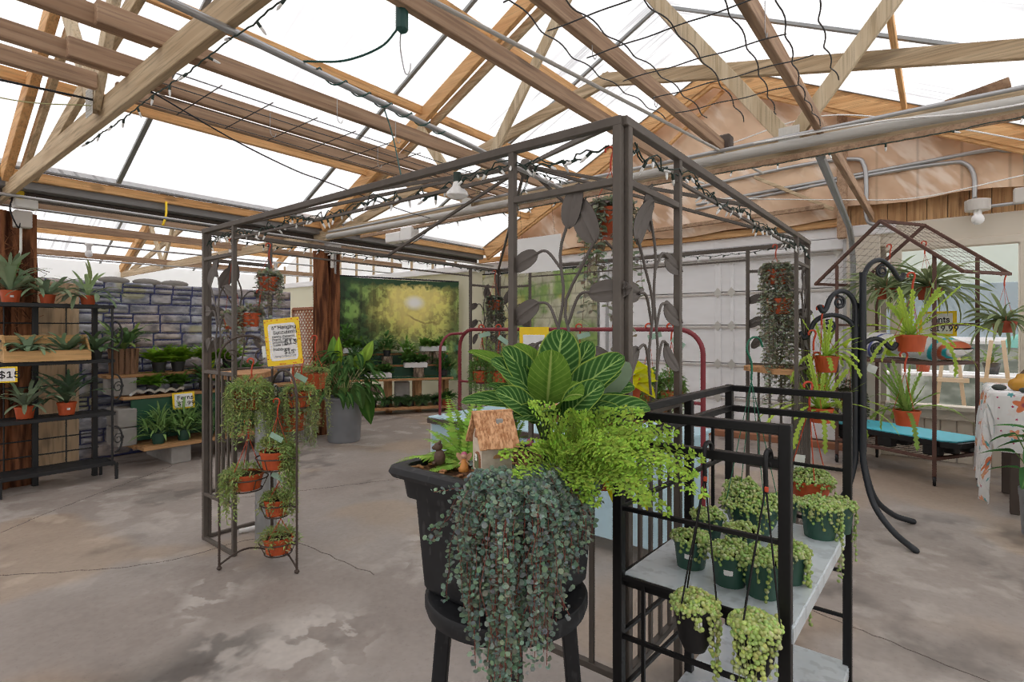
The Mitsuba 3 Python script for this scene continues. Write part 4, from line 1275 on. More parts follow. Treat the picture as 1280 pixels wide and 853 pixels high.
t = thing('hanging_basket', 'red hanging basket of string of pearls hooked on the back rail of the cart', 'hanging basket')
bc = A(-0.435, 2.60, 0.775)
add_pot(t, bc, 0.088, 0.085, 'terracotta', 0.7)
pearls(t, bc + A(0, 0, 0.085), 0.085, 300, [(toc + a, 0.03) for a in (-0.6, 0.3, 0.9)], seed=33)
hanger(t, bc, 0.086, 0.085, A(-0.425, 2.535, 1.265), 'red_hook', 3, 0.9, 0.0022, 0.055)
care_tag(t, bc + A(-0.03, 0.03, 0.10), w=0.045, h=0.075, mat='white_tag', tilt=1.45)

for x, lb, sd, tr in ((-0.529, 'black hanging pot of string of pearls on the cart front, left of the two', 41, [(toc + a, l) for a, l in ((0.2, .04), (0.7, .10), (0.9, .12), (1.2, .16), (1.3, .20), (1.5, .17), (0.1, .05), (-0.9, .02))]),
                      (-0.372, 'black hanging pot of string of pearls on the cart front, right one with longer strands', 42, [(toc + a, l) for a, l in ((-0.7, .17), (-0.5, .20), (-0.3, .14), (0.0, .16), (0.2, .19), (0.5, .10), (0.9, .05), (-1.0, .13), (-0.1, .12), (-0.6, .22))])):
    t = thing('hanging_pot', lb, 'hanging pot')
    c = A(x, 1.475, 0.62 if sd == 41 else 0.613)
    put(t, 'pot', lathe([(0, 0), (0.030, 0.001), (0.043, 0.03), (0.055, 0.115), (0.062, 0.118), (0.062, 0.128), (0.056, 0.129), (0.05, 0.11), (0, 0.105)], 26, c), 'black_pot', 40)
    pearls(t, c + A(0, 0, 0.128), 0.056, 190, tr, seed=sd, size=0.0056, col=(0.40, 0.50, 0.15))
    top = A(x + 0.02, 1.520, 1.165)
    loop = spline([top + A(0, y, z) for y, z in ((0.028, -0.03), (0.034, 0.0), (0.015, 0.016), (-0.018, 0.012), (-0.026, -0.02), (-0.02, -0.06), (-0.02, -0.09))], 20)
    put(t, 'hanger_hook', tube(loop, 0.0062, 8), 'black_pot', True)
    put(t, 'red_clip', box(loop[-1] + A(0.003, -0.006, 0.012), (0.010, 0.006, 0.014), 0.002), 'red_hook')
    for k in range(3):
        a = 0.2 + 2.1 * k
        put(t, 'hanger_wire', tube([loop[-1] + A(0, 0, 0.02), c + A(0.059 * math.cos(a), 0.059 * math.sin(a), 0.122)], 0.0024, 6), 'black_pot', True)
    a = -1.2
    put(t, 'price_sticker', poly_plate([(0, 0), (0.016, 0.003), (0.015, 0.019), (-0.001, 0.017)], 0.0006, c + A(0.024, -0.0535, 0.085), CR, (0.05, -0.08, 1)), 'sign_white')

# ------------------------------------------------------------------ round stool, square planter and what grows in it
st = thing('round_stool', 'round black stool that carries the big square planter', 'stool')
PX, PY, SZ = -0.958, 1.18, 0.775
put(st, 'seat', lathe([(0, SZ - 0.055), (0.205, SZ - 0.055), (0.222, SZ - 0.048), (0.228, SZ - 0.03), (0.228, SZ - 0.012), (0.222, SZ - 0.003), (0.205, SZ), (0.15, SZ - 0.004), (0, SZ - 0.006)], 64, (PX, PY, 0)), 'planter_plastic', 40)
for k in range(4):
    a = TH + k * PI / 2
    d = A(math.cos(a), math.sin(a), 0)
    top, bot = A(PX, PY, SZ - 0.05) + d * 0.17, A(PX, PY, 0) + d * 0.25
    pts = [top, top * 0.5 + bot * 0.5 - d * 0.01, bot]
    put(st, 'leg', cat([bar(pts[0], pts[1], 0.085, 0.04, d), bar(pts[1], pts[2], 0.075, 0.04, d)]), 'planter_plastic')
put(st, 'foot_ring', tube([A(PX, PY, 0.28) + 0.21 * A(math.cos(a), math.sin(a), 0) for a in np.linspace(0, 2 * PI, 40, endpoint=False)], 0.011, 8, True), 'planter_plastic', True)

pl = thing('square_planter', 'large black square planter with mixed foliage standing on the round stool', 'planter')


def sq_ring(r, z, k=0.16, n=6):
    """A rounded square ring of half width r at height z."""
    c = r * k
    out = []
    for q in range(4):
        for i in range(n):
            a = q * PI / 2 + PI / 2 * i / (n - 1)
            sx, sy = ((1, 1), (-1, 1), (-1, -1), (1, -1))[q]
            out.append((sx * (r - c) + c * math.cos(a), sy * (r - c) + c * math.sin(a), z))
    return np.array(out)


rings = [sq_ring(0.160, 0.0), sq_ring(0.170, 0.015), sq_ring(0.187, 0.258), sq_ring(0.205, 0.264), sq_ring(0.213, 0.318), sq_ring(0.236, 0.322), sq_ring(0.243, 0.334), sq_ring(0.238, 0.348), sq_ring(0.222, 0.354), sq_ring(0.203, 0.350), sq_ring(0.198, 0.335), sq_ring(0.196, 0.30)]
n = len(rings[0])
v = np.vstack(rings) + A(PX, PY, SZ + 0.001)
f = np.array([[i * n + j, i * n + (j + 1) % n, (i + 1) * n + (j + 1) % n, (i + 1) * n + j] for i in range(len(rings) - 1) for j in range(n)])
v = np.vstack([v, [[PX, PY, SZ + 0.001]]])
f2 = np.array([[len(v) - 1, (j + 1) % n, j, j] for j in range(n)])
put(pl, 'tub', (v, np.vstack([f, f2])), 'planter_plastic', 35)
SO = SZ + 0.325
m = sheet(lambda a, b: np.stack([PX + (a - 0.5) * 0.395, PY + (b - 0.5) * 0.395, SO + 0.02 * meshkit.fbm(np.stack([a * 9, b * 9, 0 * a], -1), 3, 2)], -1), 40, 40)
put(pl, 'soil', m, 'mulch', True)
scene['mulch'] = pr(proc(lambda p, n, uv: mix((0.06, 0.032, 0.02), (0.26, 0.13, 0.07), smoothstep(0.35, 0.7, fbm(p.x * 90, p.y * 90, 1.0, 3)))), 0.95, spec=0.1)
g = np.random.default_rng(5)
ch = []
for k in range(110):
    q = A(PX + g.uniform(-0.185, 0.185), PY + g.uniform(-0.185, 0.185), SO + 0.018)
    ch.append(box(q, (g.uniform(0.012, 0.03), g.uniform(0.006, 0.012), 0.005), 0.001, rotz(g.uniform(0, PI))))
put(pl, 'bark_chips', cat(ch), 'plank_x', kind='stuff')
PC = A(PX, PY, SO)


def pp(a, b, c):
    return PC + CR * a + CF * b + A(0, 0, c)


# zebra plant with big striped leaves: (base, tip, width, facing, light or striped)
zp = thing('zebra_plant', 'big leafy plant with dark green white-veined leaves rising at the back of the planter', 'potted plant')
zb = (0.125, 0.03, 0.02)
ZL = [((0.115, 0.0, 0.19), (0.125, -0.03, 0.345), 0.115, (0, -1, 0.25), 1, 0.35), ((0.135, 0.05, 0.22), (0.165, 0.07, 0.40), 0.120, (0.05, -0.9, 0.5), 0, 0.55),
      ((0.165, 0.02, 0.19), (0.33, -0.02, 0.325), 0.098, (-0.35, -0.8, 0.6), 0, 0.35), ((0.17, 0.03, 0.16), (0.335, 0.06, 0.285), 0.075, (-0.3, -0.7, 0.7), 0, 0.5),
      ((0.20, 0.08, 0.20), (0.37, 0.10, 0.30), 0.10, (0.3, 0.6, -0.6), 2, 0.8), ((0.095, 0.02, 0.18), (-0.045, -0.03, 0.315), 0.088, (0.25, -0.7, 0.8), 0, 0.8),
      ((0.10, 0.06, 0.23), (0.02, 0.05, 0.355), 0.070, (0.4, -0.6, 0.5), 1, 1.2), ((0.06, 0.08, 0.24), (-0.115, 0.06, 0.335), 0.058, (0.2, -0.5, 0.9), 1, 0.6),
      ((0.10, 0.02, 0.14), (-0.125, -0.05, 0.20), 0.062, (0.1, -0.6, 0.9), 0, 1.1), ((0.10, 0.06, 0.15), (-0.06, 0.08, 0.235), 0.06, (0.1, -0.4, 0.9), 0, 0.7),
      ((0.155, -0.03, 0.185), (0.205, -0.10, 0.225), 0.085, (-0.2, -0.6, 0.9), 1, 1.5), ((0.16, -0.02, 0.13), (0.40, -0.03, 0.18), 0.085, (0.0, -0.6, 0.9), 0, 1.0),
      ((0.12, -0.03, 0.13), (0.02, -0.11, 0.165), 0.075, (0.1, -0.5, 0.9), 0, 1.3), ((0.20, 0.0, 0.14), (0.30, -0.10, 0.175), 0.075, (0.1, -0.5, 0.9), 0, 1.1), ((0.12, 0.1, 0.17), (0.27, 0.19, 0.26), 0.08, (0, -0.4, 0.9), 0, 0.9),
      ((0.10, 0.1, 0.15), (-0.02, 0.2, 0.28), 0.08, (0, -0.5, 0.9), 0, 0.9), ((0.17, 0.06, 0.2), (0.25, 0.06, 0.365), 0.085, (-0.2, -0.8, 0.5), 0, 0.5), ((0.09, 0.04, 0.2), (-0.01, -0.01, 0.35), 0.085, (0.2, -0.8, 0.5), 0, 0.6), ((0.16, -0.04, 0.15), (0.26, -0.09, 0.255), 0.085, (-0.2, -0.8, 0.6), 0, 0.8), ((0.08, -0.02, 0.15), (-0.03, -0.10, 0.235), 0.075, (0.2, -0.8, 0.6), 0, 0.9), ((0.18, 0.1, 0.16), (0.39, 0.12, 0.225), 0.085, (0, -0.6, 0.8), 0, 0.8), ((0.11, -0.04, 0.16), (0.075, -0.13, 0.185), 0.08, (0, -0.6, 0.9), 0, 1.3)]
for k, (b, tp, w, fc, kind, bend) in enumerate(ZL):
    fw = CR * fc[0] + CF * fc[1] + A(0, 0, fc[2])
    leaf_between(zp, pp(*b), pp(*tp), w * 1.18, fw, None, bend=bend, n=26, m=13, mat={0: 'zebra_leaf', 1: 'zebra_leaf_light', 2: 'zebra_under'}[kind], uvtex=True, fold=0.28, wave=0.05)
    put(zp, 'leaf_stalk', tube(spline([pp(zb[0] + 0.02 * math.sin(k), zb[1] + 0.02 * math.cos(k), 0.0), pp(*((np.array(zb) + np.array(b)) / 2)), pp(*b)], 8), np.linspace(0.005, 0.0035, 8), 7), 'stem_green', True)
scene['zebra_under'] = {'type': 'principledthin', 'base_color': rgb(0.22, 0.30, 0.20), 'roughness': 0.45, 'diff_trans': 0.5, 'eta': 1.4}

# bright feathery fern: twice-divided sprays
ff = thing('feathery_fern', 'bright yellow green feathery fern spilling over the right side of the planter', 'potted plant')


def spray(parent, base, d, L, seed, up=A(0, 0, 1), width=0.25, droop=0.5):
    g = np.random.default_rng(seed)
    d = unit(d)
    L = L * 1.18
    F = Foliage()
    n = 12
    s = np.linspace(0, 1, n)
    path = np.asarray(base, float) + d * (s[:, None] * L) + A(0, 0, 1) * (0.10 * L * np.sin(PI * s) - droop * L * 0.35 * s**2)[:, None]
    ax = unit_rows(np.gradient(path, axis=0))
    side = unit_rows(np.cross(np.broadcast_to(up, ax.shape), ax))
    nor = np.cross(ax, side)
    v, f = tube(path, np.linspace(0.0016, 0.0006, n), 4)
    F.add(v, f, A(0.16, 0.2, 0.04))
    P, D, N, Sz, K = [], [], [], [], []
    for i in range(2, n):
        w = (width * L * (1 - s[i]) ** 0.75 * min(1, 0.45 + s[i] * 2.2) + 0.008) * g.uniform(0.7, 1.15)
        for sg in (-1, 1):
            dd = unit(side[i] * sg + ax[i] * 0.75 + nor[i] * g.normal(0.05, 0.15))
            m = max(3, int(w / 0.0085))
            q = np.linspace(0.1, 1, m)
            sub = path[i] + dd * (q[:, None] * w) + nor[i] * (0.006 * np.sin(q * 3))[:, None] - A(0, 0, 1) * (0.12 * w * q**2)[:, None]
            nn = unit(np.cross(dd, nor[i]))
            for s2 in (-1, 1):
                P.append(sub + g.normal(0, 0.0012, sub.shape))
                D.append(np.tile(nn * s2 + dd * 0.9, (m, 1)) + g.normal(0, 0.22, (m, 3)))
                N.append(np.tile(nor[i], (m, 1)))
                Sz.append((0.0165 * (1 - 0.4 * q)) * g.uniform(0.7, 1.3, m))
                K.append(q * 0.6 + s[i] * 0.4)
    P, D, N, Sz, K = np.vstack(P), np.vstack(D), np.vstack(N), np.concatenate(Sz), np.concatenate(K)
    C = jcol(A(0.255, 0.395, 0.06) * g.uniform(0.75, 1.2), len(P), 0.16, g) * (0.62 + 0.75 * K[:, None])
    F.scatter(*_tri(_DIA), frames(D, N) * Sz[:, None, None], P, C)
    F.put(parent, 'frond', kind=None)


def unit_rows(v):
    return v / (np.linalg.norm(v, axis=1, keepdims=True) + 1e-9)


g = np.random.default_rng(77)
fb = (0.165, -0.125, 0.0)
SP = [(-0.75, -0.35, 0.42, 0.20), (-0.5, -0.1, 0.95, 0.21), (-0.25, -0.35, 0.85, 0.16), (0.0, -0.2, 1.0, 0.17), (0.2, -0.1, 0.95, 0.15), (0.5, -0.1, 0.85, 0.19), (0.7, 0.0, 0.75, 0.23), (0.9, 0.1, 0.5, 0.27), (1.0, -0.1, 0.55, 0.25), (1.0, -0.3, 0.35, 0.27), (1.0, -0.3, 0.22, 0.28), (1.0, 0.05, 0.15, 0.26), (1.0, -0.4, 0.08, 0.25), (0.8, -0.6, 0.12, 0.20), (0.55, -0.8, 0.15, 0.18), (0.3, -0.9, 0.2, 0.17), (0.0, -1.0, 0.25, 0.16), (-0.3, -0.9, 0.3, 0.17), (-0.5, -0.7, 0.35, 0.17), (-0.1, -0.7, 0.6, 0.16), (0.3, -0.6, 0.55, 0.19), (0.55, -0.5, 0.5, 0.21), (0.75, -0.45, 0.4, 0.22), (0.8, 0.5, 0.4, 0.2), (0.4, 0.5, 0.6, 0.18), (0.9, -0.2, 0.7, 0.21), (0.6, -0.3, 0.35, 0.16), (0.2, -0.4, 0.45, 0.15), (0.45, -0.75, 0.0, 0.15), (0.8, -0.5, -0.1, 0.19), (0.1, -0.9, 0.0, 0.13), (1.0, -0.15, 0.02, 0.2)]
for k, (a, b, c, L) in enumerate(SP + [(x + g.normal(0, 0.2), y + g.normal(0, 0.2), z + g.normal(0, 0.12), l * g.uniform(0.5, 0.9)) for x, y, z, l in SP[:12]]):
    up = unit(-CF * 0.75 + A(0, 0, 0.8) + CR * g.normal(0, 0.2))
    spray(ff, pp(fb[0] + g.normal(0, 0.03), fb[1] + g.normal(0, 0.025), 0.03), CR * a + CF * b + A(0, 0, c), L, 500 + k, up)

# grey green trailing plant over the front corner
tp = thing('trailing_pilea', 'grey green small leaved plant trailing from the planter corner down over the stool', 'potted plant')
F, stems = Foliage(), []
g = np.random.default_rng(21)
P, D, U, S = [], [], [], []


def pilea_path(pts, dens=0.0085, n=None):
    L = np.linalg.norm(np.diff(np.asarray(pts), axis=0), axis=1).sum()
    n = n or max(5, int(L / dens))
    q = spline(pts, n)
    q += np.cumsum(g.normal(0, 0.0016, q.shape), 0)
    stems.append(tube(q[:: max(1, n // 14)], 0.0009, 4))
    ax = unit_rows(np.gradient(q, axis=0))
    for sg in (-1, 1):
        a = g.uniform(0, 2 * PI, n)
        rd = np.stack([np.cos(a), np.sin(a), g.uniform(-0.3, 0.6, n)], 1)
        rd = unit_rows(rd - ax * (rd * ax).sum(1, keepdims=True) * 0.7)
        P.append(q + rd * 0.004)
        D.append(rd * 0.8 + g.normal(0, 0.25, (n, 3)) + (-CF * 0.25 + A(0, 0, 0.1)))
        U.append(rd * 0.3 - CF * 0.7 + A(0, 0, 0.75) + g.normal(0, 0.25, (n, 3)))
        S.append(0.0122 * g.uniform(0.55, 1.2, n))


H = 0.243
for k in range(255):
    # the root sits inside the tub; the strand climbs over the rim along the front or right edge and hangs down
    front = k % 2 == 0
    u = g.uniform(0, 1)
    if front:
        e = A(PX + H - 0.148 * u ** 1.1, PY - H - 0.004, SZ + 0.352)
        out = unit(A(g.normal(0.05, 0.12), -1, 0))
        L = (0.40 - 0.10 * u) * g.uniform(0.4, 1.12) * (1.2 if 0.2 < u < 0.8 else 1.0)
    else:
        e = A(PX + H + 0.004, PY - H + 0.235 * u, SZ + 0.352)
        out = unit(A(1, g.normal(-0.15, 0.12), 0))
        L = (0.38 - 0.30 * u) * g.uniform(0.4, 1.12)
    root = A(PX + 0.14 + g.normal(0, 0.04), PY - 0.14 + g.normal(0, 0.04), SO + 0.01 + g.uniform(0, 0.015))
    b = g.uniform(0.006, 0.04)
    pilea_path([root, (root + e) / 2 + A(0, 0, 0.012 + g.uniform(0, 0.015)), e + A(0, 0, 0.014) - out * 0.01, e + out * b + A(0, 0, -0.03), e + out * b * 1.15 + A(g.normal(0, 0.010), g.normal(0, 0.01), -L * 0.5), e + out * b * g.uniform(0.4, 1.0) + A(g.normal(0, 0.014), g.normal(0, 0.014), -L)], 0.0090)
for k in range(70):
    r0 = A(PX + 0.15 + g.normal(0, 0.045), PY - 0.15 + g.normal(0, 0.04), SO + 0.005)
    r1 = r0 + A(g.normal(0, 0.05), g.normal(-0.02, 0.04), g.uniform(0.012, 0.045))
    pilea_path([r0, (r0 + r1) / 2 + A(0, 0, 0.012), r1], 0.0090)
for pts in ([(0.06, -0.245, 0.34), (0.03, -0.258, 0.27), (0.0, -0.262, 0.22), (-0.03, -0.258, 0.20)], [(0.06, -0.245, 0.33), (0.02, -0.262, 0.26), (-0.02, -0.26, 0.24)], [(0.07, -0.245, 0.3), (0.03, -0.26, 0.18), (0.0, -0.24, 0.05)], [(0.255, -0.2, 0.3), (0.27, -0.17, 0.2), (0.275, -0.12, 0.16)]):
    pilea_path([A(PX, PY, SZ) + A(*q) for q in pts])
P, D, U, S = np.vstack(P), np.vstack(D), np.vstack(U), np.concatenate(S)
C = jcol((0.20, 0.27, 0.215), len(P), 0.26, g)
li = g.uniform(0, 1, len(P)) < 0.3
C[li] = C[li] * 1.35
F.scatter(*_tri(_DISC), frames(D, U) * S[:, None, None], P, C)
F.put(tp)
put(tp, 'stems', cat(stems), 'stem_red', kind='stuff')

# fern behind the cottage and at the left rim
sf = thing('sword_fern', 'light green sword fern at the left rim of the planter behind the cottage', 'potted plant')
g = np.random.default_rng(9)
for k, (a, el, L) in enumerate(((2.9, 0.15, 0.20), (2.5, 0.5, 0.17), (3.3, 0.35, 0.16), (2.2, 0.8, 0.16), (1.6, 0.9, 0.17), (2.8, 0.85, 0.14), (1.0, 0.9, 0.18), (2.0, 1.15, 0.2), (3.0, 0.0, 0.15), (2.4, 0.2, 0.17), (0.5, 1.0, 0.17), (1.3, 1.2, 0.22), (3.6, 0.1, 0.13), (0.9, 0.75, 0.25), (2.65, 0.3, 0.12))):
    F = Foliage()
    fern_frond(F, pp(-0.115 + g.normal(0, 0.012), 0.01 + g.normal(0, 0.012), 0.02), TH + a, el + 0.15, L * 1.2, 0.032, -0.8, 24, (0.24, 0.40, 0.075), g, leaf=_DIA)
    F.put(sf, 'frond', kind=None)
sf2 = thing('mossy_fern', 'soft green fine fern behind the cottage at the back of the planter', 'potted plant')
for k in range(14):
    F = Foliage()
    fern_frond(F, pp(-0.03 + g.normal(0, 0.02), 0.10 + g.normal(0, 0.02), 0.02), g.uniform(-PI, PI), g.uniform(0.7, 1.35), g.uniform(0.16, 0.26), 0.022, -0.6, 26, (0.13, 0.24, 0.04), g)
    F.put(sf2, 'frond', kind=None)

# small cottage ornament
co = thing('cottage_ornament', 'little garden cottage with a brown thatched roof and pale walls in the planter', 'ornament')
O = pp(-0.035, -0.150, 0.062)
hx = unit(CR * 0.93 + CF * 0.36)
hy = A(-hx[1], hx[0], 0)
HW, HD, HH, HR = 0.080, 0.074, 0.062, 0.112    # length along the ridge, depth, wall height, ridge height


def hp_(x, y, z):
    return O + hx * x + hy * y + A(0, 0, z)


R3 = np.stack([hx, hy, A(0, 0, 1)], 1)
put(co, 'wall', poly_plate([(-HD / 2, -0.02), (HD / 2, -0.02), (HD / 2, HH), (0, HR), (-HD / 2, HH)], HW, hp_(HW / 2, 0, 0), -hy * -1.0, (0, 0, 1)) if False else
    (lambda vf: (vf[0], vf[1]))(poly_plate([(-HD / 2, -0.02), (HD / 2, -0.02), (HD / 2, HH), (0, HR), (-HD / 2, HH)], HW, hp_(-HW / 2, 0, 0), hy, (0, 0, 1))), 'cottage_wall')
for s in (-1, 1):
    for r in range(9):
        q0, q1 = r / 9, (r + 1.35) / 9
        dn = A(0, 0, 0)
        a0, a1 = (0.004 + q0 * (HD / 2 + 0.018)), (0.004 + min(q1, 1.05) * (HD / 2 + 0.018))
        z0, z1 = HR + 0.012 - q0 * 0.072 + 0.003, HR + 0.008 - min(q1, 1.05) * 0.072
        g2 = np.random.default_rng(900 + r + 40 * s)
        pcs = []
        nseg = 12
        for i in range(nseg):
            x = -HW / 2 - 0.012 + (HW + 0.024) * (i + 0.5) / nseg
            e = g2.uniform(-0.002, 0.002)
            pcs.append(bar(hp_(x, s * a0, z0 + e), hp_(x, s * a1, z1 + e), (HW + 0.024) / nseg * 0.97, 0.006, np.cross(hx, hp_(0, s * a1, z1) - hp_(0, s * a0, z0)) * -s))
        put(co, 'thatch_row', cat(pcs), 'thatch')
scene['thatch'] = pr(proc(lambda p, n, uv: mix((0.40, 0.19, 0.09), (0.66, 0.39, 0.22), smoothstep(0.3, 0.7, fbm(p.x * 130 + p.y * 60, p.y * 130, p.z * 60, 3)))), 0.85, spec=0.15)
scene['cottage_wall'] = pr(proc(lambda p, n, uv: mix((0.46, 0.38, 0.29), (0.62, 0.54, 0.44), fbm(p.x * 90, p.y * 90, p.z * 90, 3))), 0.85)
put(co, 'ridge', bar(hp_(-HW / 2 - 0.013, 0, HR + 0.016), hp_(HW / 2 + 0.013, 0, HR + 0.016), 0.014, 0.008), 'thatch')
put(co, 'chimney', box(hp_(0.012, -0.022, HR - 0.012), (0.018, 0.008, 0.026), 0.002, R3), 'concrete_block')


def gable(y, z):
    return hp_(-HW / 2 - 0.002, y, z)


arch = lambda w, h, y0, z0: [(y0 - w / 2, z0), (y0 + w / 2, z0)] + [(y0 + w / 2 * math.cos(a), z0 + h + w / 2 * math.sin(a)) for a in np.linspace(0, PI, 10)]
for nm, w, h, y0, z0, mt, th in (('door_frame', 0.040, 0.022, -0.010, -0.01, 'rust_base', 0.004), ('door', 0.032, 0.022, -0.010, -0.01, 'cottage_green', 0.0055), ('gable_window', 0.016, 0.012, 0.0, 0.066, 'rust_base', 0.004)):
    put(co, nm, poly_plate(arch(w, h, -y0, z0), th, hp_(-HW / 2, 0, 0), -hy, (0, 0, 1)), mt)
put(co, 'door_window', cat([box(hp_(-HW / 2 - 0.006, 0.010 * -1 + k * 0.007, 0.014 + j * 0.009), (0.002, 0.0055, 0.0075), 0.0004, R3) for k in (-0.5, 0.5) for j in (0, 1)]), 'sign_white')
put(co, 'side_window', poly_plate([(0.022 * math.cos(a), 0.012 * math.sin(a)) for a in np.linspace(0, PI, 12)], 0.003, hp_(0.012, -HD / 2, 0.018), hx, (0, 0, 1)), 'plank_x')
scene['cottage_green'] = pr((0.13, 0.15, 0.07), 0.7)

fg = thing('fairy_figurine', 'tiny fairy figurine in pink and orange left of the cottage door', 'figurine')
fo = pp(-0.108, -0.135, 0.035)
put(fg, 'body', lathe([(0, 0), (0.014, 0), (0.011, 0.012), (0.006, 0.026), (0.005, 0.03), (0.0, 0.032)], 12, fo), 'fig_orange', True)
put(fg, 'head', sphere(fo + A(0, 0, 0.039), 0.0075, 2), 'fig_skin', True)
put(fg, 'hair', sphere(fo + CF * 0.002 + A(0, 0, 0.042), 0.0078, 2), 'fig_pink', True)
for s in (-1, 1):
    leaf_between(fg, fo + CF * 0.005 + A(0, 0, 0.024), fo + CF * 0.006 + CR * s * 0.020 + A(0, 0, 0.046), 0.016, -CF, (0.42, 0.25, 0.16), name='wing', n=6, m=5)
    put(fg, 'arm', tube([fo + CR * s * 0.005 + A(0, 0, 0.027), fo + CR * s * 0.013 + A(0, 0, 0.018)], 0.002, 6), 'fig_skin', True)
scene['fig_orange'] = pr((0.60, 0.25, 0.06), 0.5)
scene['fig_skin'] = pr((0.55, 0.33, 0.22), 0.5)
scene['fig_pink'] = pr((0.50, 0.12, 0.22), 0.5)
sf3 = thing('stone_figurine', 'small brown squatting animal figurine at the left rim of the planter', 'figurine')
so = pp(-0.185, -0.03, 0.025)
put(sf3, 'body', sphere(so + A(0, 0, 0.02), 0.017, 2, (1, 0.9, 1.35)), 'fig_brown', True)
put(sf3, 'head', cat([sphere(so - CR * 0.004 + A(0, 0, 0.05), 0.0125, 2), sphere(so - CR * 0.015 + A(0, 0, 0.047), 0.0065, 1)]), 'fig_brown', True)
put(sf3, 'ear', cat([sphere(so + CF * s * 0.008 + A(0, 0, 0.062), 0.004, 1) for s in (-1, 1)]), 'fig_brown', True)
put(sf3, 'paw', cat([sphere(so - CR * 0.014 + CF * s * 0.008 + A(0, 0, 0.006), 0.006, 1) for s in (-1, 1)]), 'fig_brown', True)
scene['fig_brown'] = pr((0.10, 0.06, 0.04), 0.7)
F = thing('pink_flower', 'small pink flower right of the cottage roof', 'flower')
put(F, 'petals', cat([sphere(pp(0.062, -0.13, 0.105) + A(*(np.random.default_rng(k).normal(0, 0.004, 3))), 0.006, 1) for k in range(7)]), 'fig_pink', True)
put(F, 'flower_stem', tube([pp(0.062, -0.13, 0.10), pp(0.06, -0.12, 0.0)], 0.0012, 5), 'stem_green')

# neon pothos on the gazebo corner shelf and a pot hung below it
t = thing('neon_pothos', 'yellow leaved neon plant on the gazebo corner shelf behind the feathery fern', 'potted plant')
nc = A(-0.955, 1.885, 1.197)
add_pot(t, nc, 0.075, 0.12, 'terracotta')
for k, (a, b, c, w) in enumerate(((-0.03, -0.10, 0.16, .085), (0.07, -0.08, 0.16, .10), (0.12, -0.06, 0.11, .10), (0.03, 0.02, 0.23, .055), (-0.08, 0.0, 0.17, .08), (0.13, 0.03, 0.14, .08), (0.02, -0.12, 0.09, .09), (-0.10, -0.06, 0.10, .08), (0.10, -0.10, 0.05, 0.08))):
    tipn = nc + CR * a + CF * b + A(0, 0, c)
    b0 = nc + (CR * a + CF * b) * 0.35 + A(0, 0, 0.10 + c * 0.25)
    leaf_between(t, b0, tipn, w, -CF * 0.8 + A(0, 0, 0.7), (0.62, 0.62, 0.02), rib=(0.66, 0.68, 0.12), prof=prof_heart, bend=0.8)
    put(t, 'leaf_stalk', tube([nc + A(0, 0, 0.10), b0], 0.002, 5), 'stem_green')
t = thing('neon_pothos', 'neon plant in a terracotta pot hung below the gazebo shelf, seen between the front slats', 'hanging basket')
nc = A(-1.06, 1.90, 0.87)
add_pot(t, nc, 0.07, 0.12, 'terracotta_dark')
for k, (a, b, c, w) in enumerate(((0.03, -0.16, -0.03, .085), (-0.05, -0.09, 0.12, .07), (0.06, -0.08, 0.16, .075), (0.10, -0.05, 0.17, .08), (-0.02, -0.08, 0.21, .07), (0.16, -0.12, -0.06, .06))):
    tipn = nc + CR * a + CF * b + A(0, 0, c)
    b0 = nc + (CR * a + CF * b) * 0.6 + A(0, 0, 0.12)
    leaf_between(t, b0, tipn, w, -CF * 0.9 + A(0, 0, 0.4), (0.55, 0.55, 0.02), rib=(0.62, 0.64, 0.1), prof=prof_heart, bend=0.6)
    put(t, 'leaf_stalk', tube([nc + A(0, 0, 0.10), b0], 0.002, 5), 'stem_green')
hanger(t, nc, 0.068, 0.12, A(-1.06, 1.90, 1.135), 'red_hook', 3, 0.4, 0.0015, 0.03)

# ------------------------------------------------------------------ left side: posts, rack, stone backdrop, fern benches
def log_post(name, label, x, y, h, offs, seed, boxes=()):
    t = thing(name, label, 'wooden post')
    for k, (dx, dy, r) in enumerate(offs):
        g = np.random.default_rng(seed + k)
        nz, na = 60, 40
        z, a = np.meshgrid(np.linspace(0, h, nz), np.arange(na) * 2 * PI / na, indexing='ij')
        p3 = np.stack([np.cos(a) * 2.2 + seed, np.sin(a) * 2.2 + k, z * 1.3], -1)
        rr = r * (0.80 + 0.30 * meshkit.fbm(p3 * A(2.6, 2.6, 0.9), 4, seed + k)) + 0.02 * (meshkit.noise(p3 * A(9, 9, 0.8), seed) - 0.5)
        v = np.stack([x + dx + rr * np.cos(a), y + dy + rr * np.sin(a), z], -1).reshape(-1, 3)
        q = np.array([[i * na + j, i * na + (j + 1) % na, (i + 1) * na + (j + 1) % na, (i + 1) * na + j] for i in range(nz - 1) for j in range(na)])
        put(t, 'log', (v, q), 'bark', 40)
    return t


p1 = log_post('bark_post', 'rough red brown bark covered post at the left edge behind the plant rack', -6.97, 1.08, 2.62, ((0, 0.04, 0.115), (0.02, -0.13, 0.10)), 3)
p2 = log_post('bark_post', 'pair of rough red brown bark logs as a post behind the big grey pot', -6.95, 4.42, 2.62, ((0, -0.085, 0.105), (0.03, 0.095, 0.09)), 8)
g = np.random.default_rng(4)
for t, y0, n in ((p1, 1.08, 30),):
    F = [tube(spline([(-6.86, y0 + g.normal(0, 0.09), z := g.uniform(1.6, 2.5)), (-6.83, y0 + g.normal(0, 0.1), z - 0.12), (-6.82, y0 + g.normal(0, 0.1), z - 0.25)], 5), 0.003, 4) for _ in range(n)]
    put(t, 'bark_fibre', cat(F), 'bark', kind='stuff')
t = thing('electrical_box', 'grey electrical boxes with cables high on the left bark post', 'electrical box')
put(t, 'box', box((-6.80, 1.12, 2.72), (0.14, 0.17, 0.15), 0.008), 'white_plastic')
